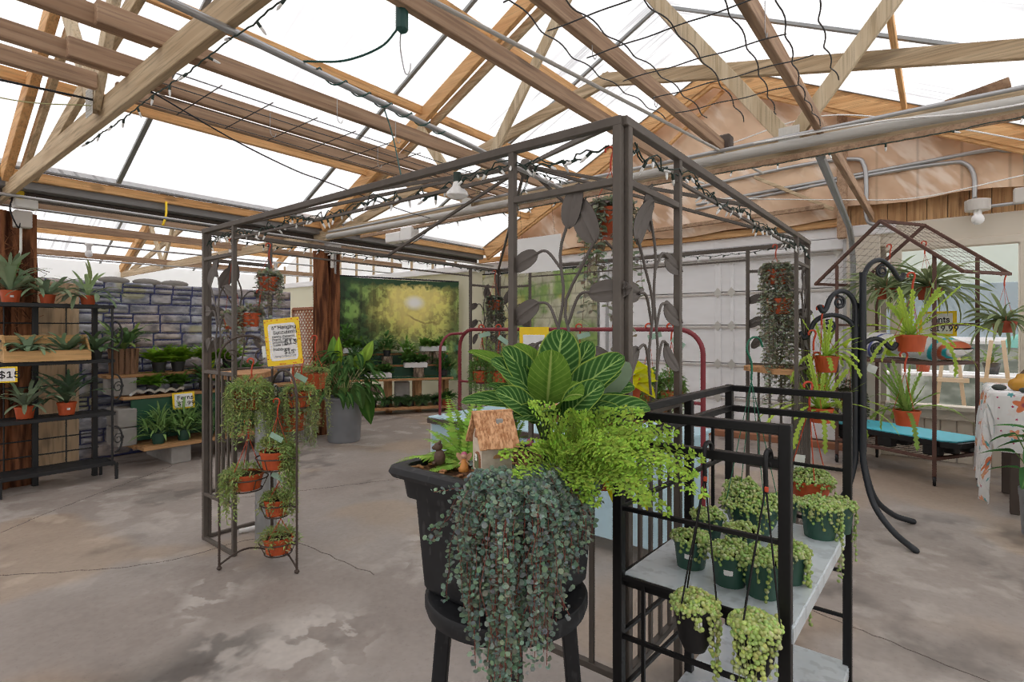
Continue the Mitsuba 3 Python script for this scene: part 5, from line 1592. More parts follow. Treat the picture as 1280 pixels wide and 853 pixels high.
put(t, 'lower_box', box((-6.79, 1.10, 2.54), (0.10, 0.13, 0.16), 0.008), 'stile_gray')
put(t, 'conduit', tube([(-6.80, 1.09, 2.46), (-6.80, 1.09, 2.25), (-6.82, 1.06, 2.1)], 0.011, 8), 'white_plastic', True)
put(t, 'yellow_cap', box((-6.72, 1.07, 2.77), (0.03, 0.06, 0.09), 0.006), 'sign_yellow')
put(t, 'cable', tube(spline([(-6.73, 1.02, 2.72), (-6.70, 1.0, 2.6), (-6.73, 1.06, 2.45), (-6.75, 1.08, 2.52)], 14), 0.006, 6), 'ink', True)
t = thing('electrical_box', 'pale conduit fitting at the top of the bark post behind the grey pot', 'electrical box')
put(t, 'box', box((-6.80, 4.43, 2.66), (0.10, 0.22, 0.14), 0.008), 'white_paint')
put(t, 'conduit', tube([(-6.80, 4.42, 2.6), (-6.80, 4.42, 2.38)], 0.025, 10), 'white_plastic', True)
put(t, 'conduit', tube([(-6.80, 4.47, 2.6), (-6.80, 4.47, 2.30)], 0.015, 10), 'conduit', True)
t = thing('junction_box', 'white junction box with cables fixed under the truss behind the gazebo', 'electrical box')
put(t, 'box', box((-4.85, 3.98, 2.545), (0.26, 0.12, 0.11), 0.01), 'white_plastic')
put(t, 'cover', box((-4.62, 3.98, 2.56), (0.18, 0.13, 0.15), 0.01), 'white_plastic')
put(t, 'cable', tube(spline([(-4.7, 3.93, 2.5), (-4.6, 3.92, 2.42), (-4.4, 3.95, 2.5), (-4.2, 3.96, 2.62)], 16), 0.004, 6), 'ink', True)

# black rack
rk = thing('plant_rack', 'black iron baker style plant rack with slatted shelves at the left edge', 'plant rack')
XB, XF, YA, YZ = -6.79, -6.47, 0.15, 1.69
for y in (1.19, 1.655, 0.3):
    put(rk, 'post', bar((XB, y, 0), (XB, y, 1.76), 0.045), 'black_iron')
for y in (1.72, 0.25):
    put(rk, 'front_post', tube([(XF, y, 0.14), (XF, y, 1.72)], 0.010, 8), 'black_iron', True)
for z, wide in ((0.165, 1), (0.66, 1), (1.185, 0), (1.725, 0)):
    x1 = XF if wide else XF - 0.02
    put(rk, 'shelf_frame', cat([bar((x1, YA, z), (x1, YZ + 0.05, z), 0.018, 0.035), bar((XB, YA, z), (XB, YZ, z), 0.018, 0.03), bar((XB, YZ + 0.03, z), (x1, YZ + 0.05, z), 0.018, 0.03)]), 'black_iron')
    for k in range(8):
        x = XB + 0.03 + (x1 - XB - 0.05) * k / 7
        put(rk, 'slat', bar((x, YA, z + 0.008), (x, YZ + 0.03, z + 0.008), 0.022, 0.008), 'black_iron')
for z in (0.29, 0.44, 0.95, 1.56):
    put(rk, 'wire', tube([(XB, YA, z), (XB, YZ, z)], 0.007, 6), 'black_iron', True)
for y in (0.97, 1.425):
    put(rk, 'wire', tube([(XB, y, 0.16), (XB, y, 1.76)], 0.006, 6), 'black_iron', True)
for z0, s in ((0.2, 1), (0.72, 1), (1.25, 1)):
    sc = [(XF + 0.0, YZ + 0.05 + 0.07 * math.sin(a) * 0.9, z0 + 0.2 - 0.13 * math.cos(a)) for a in np.linspace(0, PI, 14)]
    put(rk, 'scroll', tube(sc, 0.008, 6), 'black_iron', True)
    sp = [(XF, YZ + 0.05 + 0.045 * (1 - a / 12) * math.cos(a) + 0.03, z0 + 0.2 + 0.06 * (1 - a / 12) * math.sin(a)) for a in np.linspace(0, 9, 30)]
    put(rk, 'scroll', tube(sp, 0.005, 6), 'black_iron', True)
put(rk, 'foot', bar((XF, 1.755, 0), (XF, 1.755, 0.16), 0.025), 'black_iron')
put(rk, 'foot', bar((XB + 0.02, 1.70, 0), (XB + 0.02, 1.70, 0.16), 0.025), 'black_iron')
put(rk, 'foot', bar((XF, 0.9, 0), (XF, 0.9, 0.16), 0.025), 'black_iron')

for x, y, z, r, h, lb, sd, n, L, up in ((-6.62, 0.99, 1.745, 0.075, 0.11, 'staghorn fern with tall upright fronds in a terracotta pot, leftmost on the rack top', 61, 15, 0.49, 1.0),
                                        (-6.62, 1.25, 1.745, 0.062, 0.085, 'staghorn fern with spreading arching fronds in a terracotta pot, middle of the rack top', 62, 19, 0.38, 0.55),
                                        (-6.60, 1.555, 1.745, 0.066, 0.09, 'staghorn fern with one tall pale frond in a terracotta pot, rightmost on the rack top', 63, 12, 0.36, 0.5),
                                        (-6.60, 1.085, 0.68, 0.075, 0.11, 'leaning terracotta pot of staghorn fern on the second rack shelf', 64, 16, 0.36, 0.8),
                                        (-6.58, 1.385, 0.68, 0.075, 0.12, 'staghorn fern with dark fan fronds in a stickered terracotta pot on the second rack shelf', 65, 18, 0.43, 0.9)):
    t = thing('staghorn_fern', lb, 'potted plant')
    add_pot(t, (x, y, z), r, h, 'terracotta', 0.78, sd in (61, 65), az=0.0)
    staghorn(t, (x, y, z + h * 0.9), n, L, sd, up, (0.19, 0.25, 0.16) if sd != 65 else (0.085, 0.135, 0.08))
    if sd in (61, 63):
        staghorn(t, (x, y, z + h * 0.9), 3, 0.33, sd + 10, 1.4, (0.24, 0.32, 0.15), 0.07)
t = thing('staghorn_fern', 'dark leafy staghorn fern at the right end of the rack beside the wooden crate', 'potted plant')
add_pot(t, (-6.62, 1.62, 1.205), 0.06, 0.09, 'dark_pot')
staghorn(t, (-6.62, 1.62, 1.29), 16, 0.3, 66, 0.7, (0.10, 0.16, 0.08))

cr_ = thing('wooden_crate', 'light wooden crate tray with slanted ends on the third rack shelf', 'crate')
cz = 1.205
for y in (0.94, 1.54):
    v, f = poly_plate([(-0.10, 0), (0.10, 0), (0.115, 0.10), (-0.02, 0.245), (-0.115, 0.245)], 0.018, (-6.56, y, cz), (1, 0, 0), (0, 0, 1))
    put(cr_, 'end_board', (v, f), 'crate_wood')
put(cr_, 'front_board', bar((-6.448, 0.92, cz + 0.05), (-6.448, 1.545, cz + 0.05), 0.012, 0.10), 'crate_wood')
put(cr_, 'back_board', bar((-6.67, 0.92, cz + 0.20), (-6.67, 1.545, cz + 0.20), 0.012, 0.08), 'crate_wood')
put(cr_, 'back_board', bar((-6.67, 0.92, cz + 0.05), (-6.67, 1.545, cz + 0.05), 0.012, 0.10), 'crate_wood')
put(cr_, 'bottom_board', box((-6.56, 1.235, cz + 0.008), (0.2, 0.60, 0.012)), 'crate_wood')
put(cr_, 'hand_hole', box((-6.60, 0.919, cz + 0.19), (0.06, 0.004, 0.022), 0.001), 'ink')
for y, sd, lb in ((1.10, 67, 'left'), (1.38, 68, 'right')):
    t = thing('staghorn_fern', f'small staghorn fern lying in the wooden crate, {lb} one of two', 'potted plant')
    add_pot(t, (-6.56, y, cz + 0.016), 0.05, 0.07, 'dark_pot')
    staghorn(t, (-6.56, y, cz + 0.08), 15, 0.27, sd, 0.8, (0.17, 0.25, 0.15), 0.06)


def price_sign(name, label, c, w, h, ux, uy, lines, border='sign_yellow', th=0.004, inset=0.12):
    """A small printed card: coloured border, white field, lettering. lines: (text, height, x, y) in fractions of the card."""
    c, ux, uy = np.asarray(c, float), unit(ux), unit(uy)
    nn = np.cross(ux, uy)
    t = thing(name, label, 'sign')
    R = np.stack([ux, uy, nn], 1)
    put(t, 'card', box(c, (w, h, th), th * 0.2, R), border)
    put(t, 'field', box(c + nn * th * 0.6, (w * (1 - inset * 1.6), h * (1 - inset * 1.5), th * 0.4), th * 0.1, R), 'sign_white')
    for tx, hh, x, y, bold in lines:
        m = text_mesh(tx, hh * h, 0.0012, bold)
        v = np.array(m.vertices) + A((x - 0.5) * w, (y - 0.5) * h, th * 0.82)
        put(t, 'lettering', (v @ R.T + c, np.array(m.faces)), 'ink')
    return t


price_sign('price_card', 'small price card clipped to the rack shelf at the left edge', (-6.44, 0.93, 1.10), 0.16, 0.14, (0.25, 1, 0), (0, 0, 1), [('$15', 0.4, 0.2, 0.3, True)])

# plywood and stone backdrop
one('plywood_sheet', 'pale plywood sheet standing behind the plant rack', 'board', box((-7.30, 1.38, 1.02), (0.02, 0.52, 1.95), 0.003), 'plywood')
one('plywood_board', 'narrow orange board standing beside the left bark post', 'board', box((-7.18, 1.20, 0.9), (0.03, 0.05, 1.75), 0.003), 'lumber_orange_y')
sb = thing('stone_backdrop', 'free standing blue grey faux stone wall panel behind the fern bench', 'stone wall panel')
XS = -7.62
put(sb, 'panel', box((XS - 0.03, 2.75, 1.03), (0.06, 3.0, 2.06), 0.01), 'stone_grout')
g = np.random.default_rng(14)
z = 0.02
row = 0
while z < 2.05:
    h = g.uniform(0.10, 0.19)
    if z + h > 2.12:
        h = 2.12 - z
    y = 1.25 - g.uniform(0, 0.2)
    while y < 4.22:
        w = g.uniform(0.18, 0.42)
        y1 = min(y + w, 4.25)
        cells = [(z, h)] if g.uniform() > 0.32 else [(z, h * 0.52), (z + h * 0.52, h * 0.48)]
        for zc, hc in cells:
            if y1 - max(y, 1.25) < 0.05:
                continue
            a = max(y, 1.25)
            nu, nv = 12, 7
            u, vv = np.meshgrid(np.linspace(0, 1, nu), np.linspace(0, 1, nv), indexing='ij')
            Y, Zz = a + 0.008 + (y1 - a - 0.016) * u, zc + 0.007 + (hc - 0.014) * vv
            e = np.minimum(np.minimum(u, 1 - u) * (y1 - a), np.minimum(vv, 1 - vv) * hc)
            P3 = np.stack([Y * 9, Zz * 14, 0 * Y + zc * 7], -1)
            d = 0.035 * np.clip(e / 0.02, 0, 1) ** 0.6 + 0.028 * (meshkit.fbm(P3, 3, 4) - 0.5) * np.clip(e / 0.02, 0, 1)
            Y = Y + 0.012 * (meshkit.noise(P3 * 0.8, 9) - 0.5)
            v = np.stack([XS + d, Y, Zz + 0.010 * (meshkit.noise(P3 * 0.7, 19) - 0.5)], -1).reshape(-1, 3)
            put(sb, 'stone', (v, grid(nu, nv)), 'stone_paint', 50)
        y = y1
    z += h
    row += 1
put(sb, 'cap_stone', cat([sphere((XS - 0.01, 2.0 + 0.33 * k + g.uniform(0, 0.1), 2.08), 0.10, 2, (0.35, 1.6, 0.45)) for k in range(3)]), 'concrete_block', True)

# fern bench: concrete blocks, boards, green plastic front
bn = thing('fern_bench', 'stepped fern bench of wooden boards on concrete blocks with a dark green front', 'bench')
for k, (a, b) in enumerate(((-7.22, -7.02), (-7.015, -6.81), (-6.805, -6.60))):
    put(bn, 'board', bar(((a + b) / 2, 1.97 + 0.03 * k, 0.222), ((a + b) / 2, 4.12, 0.222), b - a, 0.038), 'plank_y')
for y in (2.42, 3.9):
    put(bn, 'concrete_block', box((-6.88, y, 0.1), (0.42, 0.2, 0.2), 0.008), 'concrete_block')
    put(bn, 'concrete_block', box((-7.28, y, 0.1), (0.36, 0.2, 0.2), 0.008), 'concrete_block')
for z in (0.335, 0.54):
    put(bn, 'concrete_block', box((-7.05, 1.96, z), (0.38, 0.18, 0.195), 0.008), 'concrete_block')
put(bn, 'concrete_block', box((-7.22, 1.99, 0.865), (0.38, 0.22, 0.195), 0.008), 'concrete_block')
put(bn, 'green_front', box((-6.93, 3.03, 0.50), (0.03, 2.04, 0.46), 0.006), 'green_plastic')
put(bn, 'board', bar((-7.05, 1.93, 0.745), (-7.05, 4.12, 0.745), 0.30, 0.03), 'plank_y')
put(bn, 'board', bar((-7.22, 1.82, 0.98), (-7.22, 4.12, 0.98), 0.36, 0.035), 'plank_y')

t = thing('slat_planter', 'round wooden slat tub with a staghorn fern on the top bench board', 'planter')
so_ = A(-7.20, 2.02, 0.999)
for k in range(16):
    a = 2 * PI * k / 16
    put(t, 'slat', bar(so_ + A(0.125 * math.cos(a), 0.125 * math.sin(a), 0), so_ + A(0.135 * math.cos(a), 0.135 * math.sin(a), 0.285), 0.045, 0.016, A(math.cos(a), math.sin(a), 0)), 'slat_wood')
put(t, 'liner', lathe([(0, 0.01), (0.112, 0.01), (0.118, 0.25), (0, 0.25)], 20, so_), 'soil')
staghorn(t, so_ + A(0, 0, 0.26), 20, 0.46, 71, 0.8, (0.09, 0.155, 0.065), 0.07)
staghorn(t, so_ + A(0, 0, 0.26), 6, 0.46, 72, 1.0, (0.22, 0.33, 0.10), 0.06)

for y, lb, sd, pm in ((2.36, 'bright green fern on the top bench board next to the slat tub', 81, 'dark_pot'), (2.56, 'bright green fern on the top bench board, second from the slat tub', 82, 'dark_pot'),
                      (2.90, 'bright green fern in a lime green pot on the top bench board', 83, 'lime_pot'), (3.15, 'bright green fern at the far end of the top bench board', 84, 'dark_pot')):
    t = thing('bench_fern', lb, 'potted plant')
    c = A(-7.16, y, 0.998)
    add_pot(t, c, 0.075, 0.12, pm)
    fern(t, c + A(0, 0, 0.11), 60, 0.30, 0.07, (0.15, 0.27, 0.022), sd, (0.75, 1.5), -1.3, 14)
for x, y, lb, sd, col, kd in ((-7.02, 2.25, 'low mid green fern behind the white egg tray on the bench', 85, (0.09, 0.20, 0.02), 0), (-7.04, 2.50, 'dark fern on the middle bench board behind the egg tray', 86, (0.06, 0.13, 0.02), 0),
                              (-7.0, 2.80, 'upright broad leaved plant on the middle bench board above the price sign', 87, (0.07, 0.15, 0.045), 1), (-7.0, 3.12, 'broad leaved plant on the middle bench board near the gazebo post', 88, (0.08, 0.16, 0.05), 1), (-7.0, 3.4, 'leafy plant at the far end of the middle bench board', 89, (0.07, 0.14, 0.04), 1)):
    t = thing('bench_plant', lb, 'potted plant')
    c = A(x, y, 0.761)
    add_pot(t, c, 0.07, 0.11, 'dark_pot')
    if kd:
        bushy(t, c + A(0, 0, 0.1), 80, 0.2, 0.042, 0.18, 0.09, col, None, sd, curl=-0.8)
    else:
        fern(t, c + A(0, 0, 0.1), 44, 0.26, 0.06, col, sd, (0.6, 1.4), -1.3, 12)
for y, lb, sd, r in ((2.22, 'blue green fern with long fingers on the low board, nearest the rack', 91, 0.07), (2.47, 'blue green fern on the low board in the middle below the price sign', 92, 0.065), (2.74, 'blue green fern on the low board right of the price sign', 93, 0.06), (3.05, 'small dark potted fern on the low board by the gazebo post', 94, 0.06), (3.4, 'dark fern on the low board behind the gazebo post', 95, 0.065), (3.75, 'dark fern at the far end of the low bench board', 96, 0.065)):
    t = thing('blue_fern', lb, 'potted plant')
    c = A(-6.75, y, 0.242)
    add_pot(t, c, r, 0.12, 'green_pot')
    bushy(t, c + A(0, 0, 0.10), 130, 0.21, 0.026, 0.26, 0.13, (0.15, 0.26, 0.08) if sd < 93 else (0.08, 0.15, 0.07), (0.2, 0.32, 0.13), sd, curl=-0.7, el=(0.0, 1.3))
t = thing('egg_tray', 'white moulded tray with scalloped rim lying on the green bench front', 'tray')


def scallop(u, v):
    x = -7.08 + 0.18 * v
    y = 2.02 + 0.52 * u
    z = 0.765 + 0.028 * np.abs(np.sin(u * 15)) + 0.03 * np.abs(np.sin(v * 5)) * (v > 0.85) + 0.02 * meshkit.noise(np.stack([u * 6, v * 4, 0 * u], -1), 3)
    return np.stack([x, y, z], -1)


m = sheet(scallop, 40, 12)
put(t, 'tray_sheet', m, 'styrofoam', True)
price_sign('fern_sign', 'small yellow bordered fern price sign standing between the low ferns', (-6.83, 2.50, 0.68), 0.22, 0.19, (0.35, 1, 0.05), (0, -0.05, 1), [('Ferns', 0.24, 0.2, 0.56, True), ('$7.99', 0.24, 0.2, 0.2, True)])

# ------------------------------------------------------------------ big grey pot with arching green plant
t = thing('large_pot_plant', 'tall grey tub with a big dark green drooping leafy plant by the bark post', 'potted plant')
bc = A(-6.286, 4.267, 0)
put(t, 'pot', lathe([(0, 0), (0.20, 0), (0.212, 0.02), (0.24, 0.56), (0.262, 0.57), (0.262, 0.60), (0.235, 0.60), (0.23, 0.54), (0, 0.53)], 40, bc), 'gray_pot', 40)
put(t, 'soil', lathe([(0, 0.55), (0.23, 0.55)], 24, bc), 'soil')
g = np.random.default_rng(51)
for k in range(150):
    az = g.uniform(-PI, PI)
    toward = 0.5 + 0.5 * math.cos(az + 0.9)
    top = g.uniform(0, 1)
    b = bc + A(math.cos(az) * 0.1, math.sin(az) * 0.1, 0.58)
    e = bc + A(math.cos(az), math.sin(az), 0) * g.uniform(0.18, 0.50) * (1.05 - 0.5 * top) + A(0, 0, 0.62 + 0.58 * top)
    L, W = g.uniform(0.20, 0.34), g.uniform(0.055, 0.095)
    v, f, s, tt = blade(L, W, g.uniform(-0.5, 0.5), g.uniform(-1.4, -0.6), 0.3, prof_lance, 8, 5, az=az + g.normal(0, 0.4), base=e, wave=0.08, ph=k)
    put(t, 'leaf', (v, f), 'leaf', True, color=leafcol(s, tt, (0.045, 0.10, 0.03), (0.09, 0.16, 0.05), None, 0.35, g))
    if k % 3 == 0:
        put(t, 'leaf_stalk', tube(spline([b, (b + e) / 2 + A(0, 0, 0.06), e], 8), 0.004, 5), 'stem_green', True)
for k, (a, c, dz, L, W, col) in enumerate(((-0.08, -0.1, 0.66, 0.34, 0.16, (0.10, 0.20, 0.04)), (-0.02, -0.12, 0.60, 0.38, 0.11, (0.20, 0.33, 0.03)), (0.22, -0.12, 0.52, 0.26, 0.17, (0.15, 0.26, 0.04)), (0.3, -0.05, 0.66, 0.28, 0.15, (0.20, 0.31, 0.05)), (0.24, -0.25, 0.32, 0.36, 0.18, (0.075, 0.145, 0.045)), (0.06, -0.2, 0.42, 0.26, 0.15, (0.11, 0.19, 0.055)))):
    o = bc + CR * a + CF * c + A(0, 0, 0.58 + dz * 0.75)
    sg = 1 if dz > 0.5 else -1
    leaf_between(t, o, o + CR * (a * 0.35) + A(0, 0, sg * L), W, -CF + A(0, 0, 0.3), col, rib=np.array(col) * 1.6, bend=0.7, prof=prof_lance, n=12, m=7, wave=0.06)
leaf_between(t, bc + CR * 0.3 - CF * 0.12 + A(0, 0, 0.74), bc + CR * 0.40 - CF * 0.14 + A(0, 0, 0.24), 0.22, -CF + CR * 0.2, (0.04, 0.10, 0.02), rib=(0.09, 0.17, 0.04), bend=0.5, prof=prof_lance, n=14, m=7, wave=0.2)
for k in range(9):
    o = bc + CR * (0.0 + 0.02 * k) - CF * 0.24 + A(0, 0, 0.74)
    put(t, 'pale_flower_stalk', tube(spline([o, o + CR * (k - 4) * 0.02 + A(0, 0, 0.13), o + CR * (k - 4) * 0.045 + A(0, 0, 0.17 + 0.01 * k)], 8), 0.006, 6), 'straw', True)
scene['straw'] = pr((0.42, 0.42, 0.20), 0.6)

# lattice and pale things behind the posts
t = thing('wood_lattice', 'red brown diagonal wooden lattice screen behind the bark post', 'lattice')
lo, lw, lh = A(-9.95, 5.6, 0.02), 1.15, 1.88
put(t, 'frame', cat([bar(lo + A(a, 0, b), lo + A(c, 0, d), 0.04, 0.05) for a, b, c, d in ((0, 0, lw, 0), (0, lh, lw, lh), (0, 0, 0, lh), (lw, 0, lw, lh))]), 'rust_base')
for sgn, dy in ((1, 0.006), (-1, -0.006)):
    for k in range(-16, 17):
        c0 = k * 0.105 + lw / 2
        pts = []
        for zz in (0.0, lh):
            x = c0 + sgn * (zz - lh / 2)
            pts.append((x, zz))
        (xa, za), (xb, zb_) = pts
        t0, t1 = 0.0, 1.0
        dx = xb - xa
        ts = sorted(((0 - xa) / dx, (lw - xa) / dx))
        t0, t1 = max(0, ts[0]), min(1, ts[1])
        if t1 - t0 > 0.05:
            put(t, 'slat', bar(lo + A(xa + dx * t0, dy, lh * t0), lo + A(xa + dx * t1, dy, lh * t1), 0.010, 0.035), 'rust_base')

# ------------------------------------------------------------------ corner bench with log planters before the jungle banner
U2, N2 = unit(A(0.545, 0.84, 0)), unit(A(0.84, -0.545, 0))
B0 = A(-7.90, 5.55, 0)


def bb(a, b, z):
    return B0 + U2 * a - N2 * b + A(0, 0, z)     # a along the bench, b back from its front edge


RB = np.stack([U2, -N2, A(0, 0, 1)], 1)
t = thing('tiered_bench', 'tiered wooden plant bench in the corner before the jungle banner', 'bench')
LB = 1.75
for b, z, w in ((0.12, 0.63, 0.24), (0.36, 0.86, 0.24), (0.60, 1.06, 0.24)):
    put(t, 'shelf_board', bar(bb(-0.25, b, z - 0.02), bb(LB, b, z - 0.02), w, 0.04), 'plank_x')
    put(t, 'green_turf', bar(bb(-0.24, b + 0.01, z + 0.004), bb(LB - 0.02, b + 0.01, z + 0.004), w * 0.96, 0.008), 'green_plastic')
put(t, 'riser', bar(bb(-0.25, 0.25, 0.75), bb(LB, 0.25, 0.75), 0.015, 0.2), 'green_plastic')
put(t, 'riser', bar(bb(-0.25, 0.49, 0.95), bb(LB, 0.49, 0.95), 0.015, 0.2), 'green_plastic')
put(t, 'low_board', bar(bb(-0.3, 0.2, 0.10), bb(LB, 0.2, 0.10), 0.5, 0.045), 'plank_x')
for a in (-0.1, 0.62, 1.15, 1.65):
    put(t, 'leg', bar(bb(a, 0.22, 0.0), bb(a, 0.22, 0.6), 0.09), 'plank_z')
    put(t, 'leg', bar(bb(a, 0.62, 0.0), bb(a, 0.62, 1.03), 0.09), 'plank_z')
one('concrete_block_stand', 'pale grey block standing under the corner bench shelf', 'block', box(bb(0.86, 0.3, 0.34), (0.26, 0.2, 0.42), 0.01, RB), 'concrete_block')
one('hollow_log', 'long weathered grey log lying under the corner bench shelf', 'log', tube([bb(-0.1, 0.28, 0.42), bb(0.2, 0.27, 0.43), bb(0.48, 0.28, 0.42)], [0.095, 0.1, 0.095], 18), 'log_bark', 40)

LG = [(0.02, 0.12, 0.64, 0.10, 0.16, 'leftmost front'), (1.14, 0.12, 0.64, 0.10, 0.17, 'front right of the two low white trays'), (0.60, 0.36, 0.87, 0.10, 0.14, 'middle tier centre'), (-0.1, 0.60, 1.07, 0.10, 0.14, 'upper left'), (1.30, 0.36, 0.87, 0.12, 0.22, 'upper right pair, left one'), (1.55, 0.36, 0.87, 0.12, 0.22, 'upper right pair, right one')]
for a, b, z, r, h, lb in LG:
    t = thing('log_stump', f'short bark log stump on the corner bench, {lb}', 'log')
    put(t, 'stump', lathe([(0, 0), (r * 0.97, 0), (r, 0.01), (r * 0.96, h * 0.5), (r, h - 0.01), (r * 0.95, h), (0, h)], 20, bb(a, b, z)), 'log_bark', 40)
TR = [(0.42, 0.12, 0.645, 0.46, 'low white tray at the front of the corner bench'), (1.08, 0.12, 0.815, 0.40, 'white tray balanced on a log at the bench front right'), (0.02, 0.52, 1.07, 0.36, 'white tray at the upper left of the corner bench'), (1.44, 0.36, 1.095, 0.46, 'white tray on the upper right pair of logs')]
for k, (a, b, z, w, lb) in enumerate(TR):
    t = thing('scalloped_tray', lb + ' with a wavy rim', 'tray', None)
    mm = []
    n = 49
    xs_ = np.linspace(-w / 2, w / 2, n)
    top = 0.075 + 0.022 * np.abs(np.sin(np.linspace(0, PI * 5, n)))
    for off in (-0.10, 0.10):
        v = np.vstack([np.stack([xs_, 0 * xs_ + off, 0 * xs_ + 0.0], 1), np.stack([xs_, 0 * xs_ + off * 1.15, top], 1)])
        f = np.array([[i, i + 1, n + i + 1, n + i] for i in range(n - 1)])
        mm.append((v @ RB.T + bb(a, b, z + 0.003), f))
    mm.append((A((-w / 2, -0.1, 0), (w / 2, -0.1, 0), (w / 2, 0.1, 0), (-w / 2, 0.1, 0)) @ RB.T + bb(a, b, z + 0.003), np.array([[0, 1, 2, 3]])))
    put(t, 'tray_sheet', cat(mm), 'styrofoam')
    for i in range(4):
        q = thing('tray_plant', f'leafy plant, {("leftmost", "second", "third", "rightmost")[i]} in the {lb}'.replace(' of the corner bench', '').replace('balanced ', '').replace('at the bench front right', 'at front right'), 'potted plant', 'seedlings in the white trays')
        c = bb(a + (i - 1.5) * w * 0.23, b, z + 0.012)
        add_pot(q, c, 0.042, 0.06, 'dark_pot')
        bushy(q, c + A(0, 0, 0.06), 34, 0.17, 0.06, 0.13, 0.05, (0.06, 0.13, 0.03) if k < 2 else (0.085, 0.175, 0.03), None, 200 + 10 * k + i, prof=prof_oval, curl=-0.7)
for k, (a, b, z, lb, col, H_) in enumerate(((0.02, 0.12, 0.80, 'dark bushy plant on the leftmost front log of the corner bench', (0.045, 0.09, 0.035), 0.2), (0.60, 0.36, 1.01, 'dark upright plant on the middle log of the corner bench', (0.05, 0.11, 0.03), 0.24), (0.25, 0.36, 0.87, 'grey green bushy plant on the middle tier of the corner bench', (0.06, 0.105, 0.05), 0.26),
                                         (0.95, 0.36, 0.87, 'fine leaved bright plant on the middle tier of the corner bench', (0.10, 0.19, 0.04), 0.26), (1.6, 0.12, 0.64, 'dark fern at the right end of the corner bench front', (0.05, 0.11, 0.03), 0.22), (-0.12, 0.62, 1.21, 'leafy plant on the upper left log of the corner bench', (0.06, 0.13, 0.03), 0.2))):
    t = thing('bench_plant', lb, 'potted plant')
    c = bb(a, b, z + 0.01)
    add_pot(t, c, 0.07, 0.10, 'dark_pot')
    bushy(t, c + A(0, 0, 0.1), 120, 0.16, 0.045, H_ * 1.3, 0.16, A(*col) * 1.25, None, 300 + k, curl=-0.8)
for k in range(8):
    t = thing('low_fern', f'dark drooping fern under the corner bench, {("leftmost", "second", "third", "fourth", "fifth", "sixth", "seventh", "eighth")[k]} of the row from the left', 'potted plant', 'dark ferns under the corner bench')
    c = bb(-0.1 + 0.22 * k, 0.12, 0.124)
    add_pot(t, c, 0.06, 0.10, 'dark_pot')
    fern(t, c + A(0, 0, 0.1), 34, 0.26, 0.06, (0.05, 0.095, 0.035), 320 + k, (0.3, 1.3), -1.9, 11)
t = thing('bench_plant', 'larger green fern under the corner bench beside the red frame', 'potted plant')
add_pot(t, bb(1.62, 0.0, 0.124), 0.09, 0.13, 'terracotta_dark')
fern(t, bb(1.62, 0.0, 0.25), 36, 0.34, 0.06, (0.05, 0.12, 0.03), 340, (0.3, 1.4), -1.5, 13)


def banner(name, label, p, q, z0, z1, mat, extra=None):
    p, q = np.asarray(p, float), np.asarray(q, float)
    t = thing(name, label, 'banner')
    d = unit(q - p)
    nn = np.array([d[1], -d[0], 0])
    nu, nv = 30, 16
    u, v = np.meshgrid(np.linspace(0, 1, nu), np.linspace(0, 1, nv), indexing='ij')
    pos = p + (q - p) * u[..., None] + nn * (0.012 * np.sin(u * 9) * (1 - v) + 0.006 * np.sin(u * 23 + v * 5))[..., None]
    zt = z1[0] + (z1[1] - z1[0]) * u
    pos[..., 2] = z0 + (zt - z0) * v - 0.02 * np.sin(u * PI) * v
    put(t, 'print', (pos.reshape(-1, 3), grid(nu, nv)), mat, True, uv=np.stack([u.ravel(), v.ravel()], 1))
    put(t, 'top_rod', tube([p + A(0, 0, z1[0] + 0.01) + nn * -0.02, q + A(0, 0, z1[1] + 0.01) + nn * -0.02], 0.014, 8), 'ink', True)
    return t


banner('jungle_banner', 'printed banner of a sunlit jungle hanging in the corner above the tiered bench', (-9.11, 6.04, 0), (-7.42, 7.65, 0), 0.5, (2.537, 2.43), 'mural_print')
banner('mossy_banner', 'printed banner of mossy green stones hung on the back wall left of the garage door', (-6.87, 7.72, 0), (-4.36, 7.72, 0), 0.4, (2.54, 2.54), 'mossy_print')

# ------------------------------------------------------------------ blue table and red frame inside the gazebo
t = thing('blue_table', 'pale blue painted display table inside the gazebo under the red frame', 'table')
put(t, 'tabletop', box((-2.405, 3.66, 0.735), (2.12, 0.94, 0.03), 0.006), 'pale_blue')
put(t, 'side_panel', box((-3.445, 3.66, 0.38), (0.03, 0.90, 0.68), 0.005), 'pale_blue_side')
put(t, 'front_panel', box((-2.405, 3.215, 0.40), (2.06, 0.02, 0.60), 0.005), 'pale_blue')
put(t, 'edge_trim', box((-2.405, 3.185, 0.715), (2.12, 0.02, 0.045), 0.004), 'gutter_dark')
put(t, 'side_panel', box((-1.38, 3.66, 0.38), (0.03, 0.90, 0.68), 0.005), 'pale_blue')
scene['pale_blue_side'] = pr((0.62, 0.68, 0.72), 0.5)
rf = thing('red_frame', 'red tube hoop frame with rounded corners standing over the blue table', 'frame')
for y in (3.62,):
    xl, xr_, zt, R_ = -3.50, -1.24, 1.50, 0.17
    path = [(xl, y, 0.0), (xl, y, zt - R_)] + [(xl + R_ - R_ * math.cos(a), y, zt - R_ + R_ * math.sin(a)) for a in np.linspace(0.15, PI / 2, 8)] + [(xr_ - R_ + R_ * math.sin(a), y, zt - R_ + R_ * math.cos(a)) for a in np.linspace(0, PI / 2, 8)] + [(xr_, y, 0.0)]
    put(rf, 'hoop', tube(path, 0.0165, 10), 'red_paint', 50)
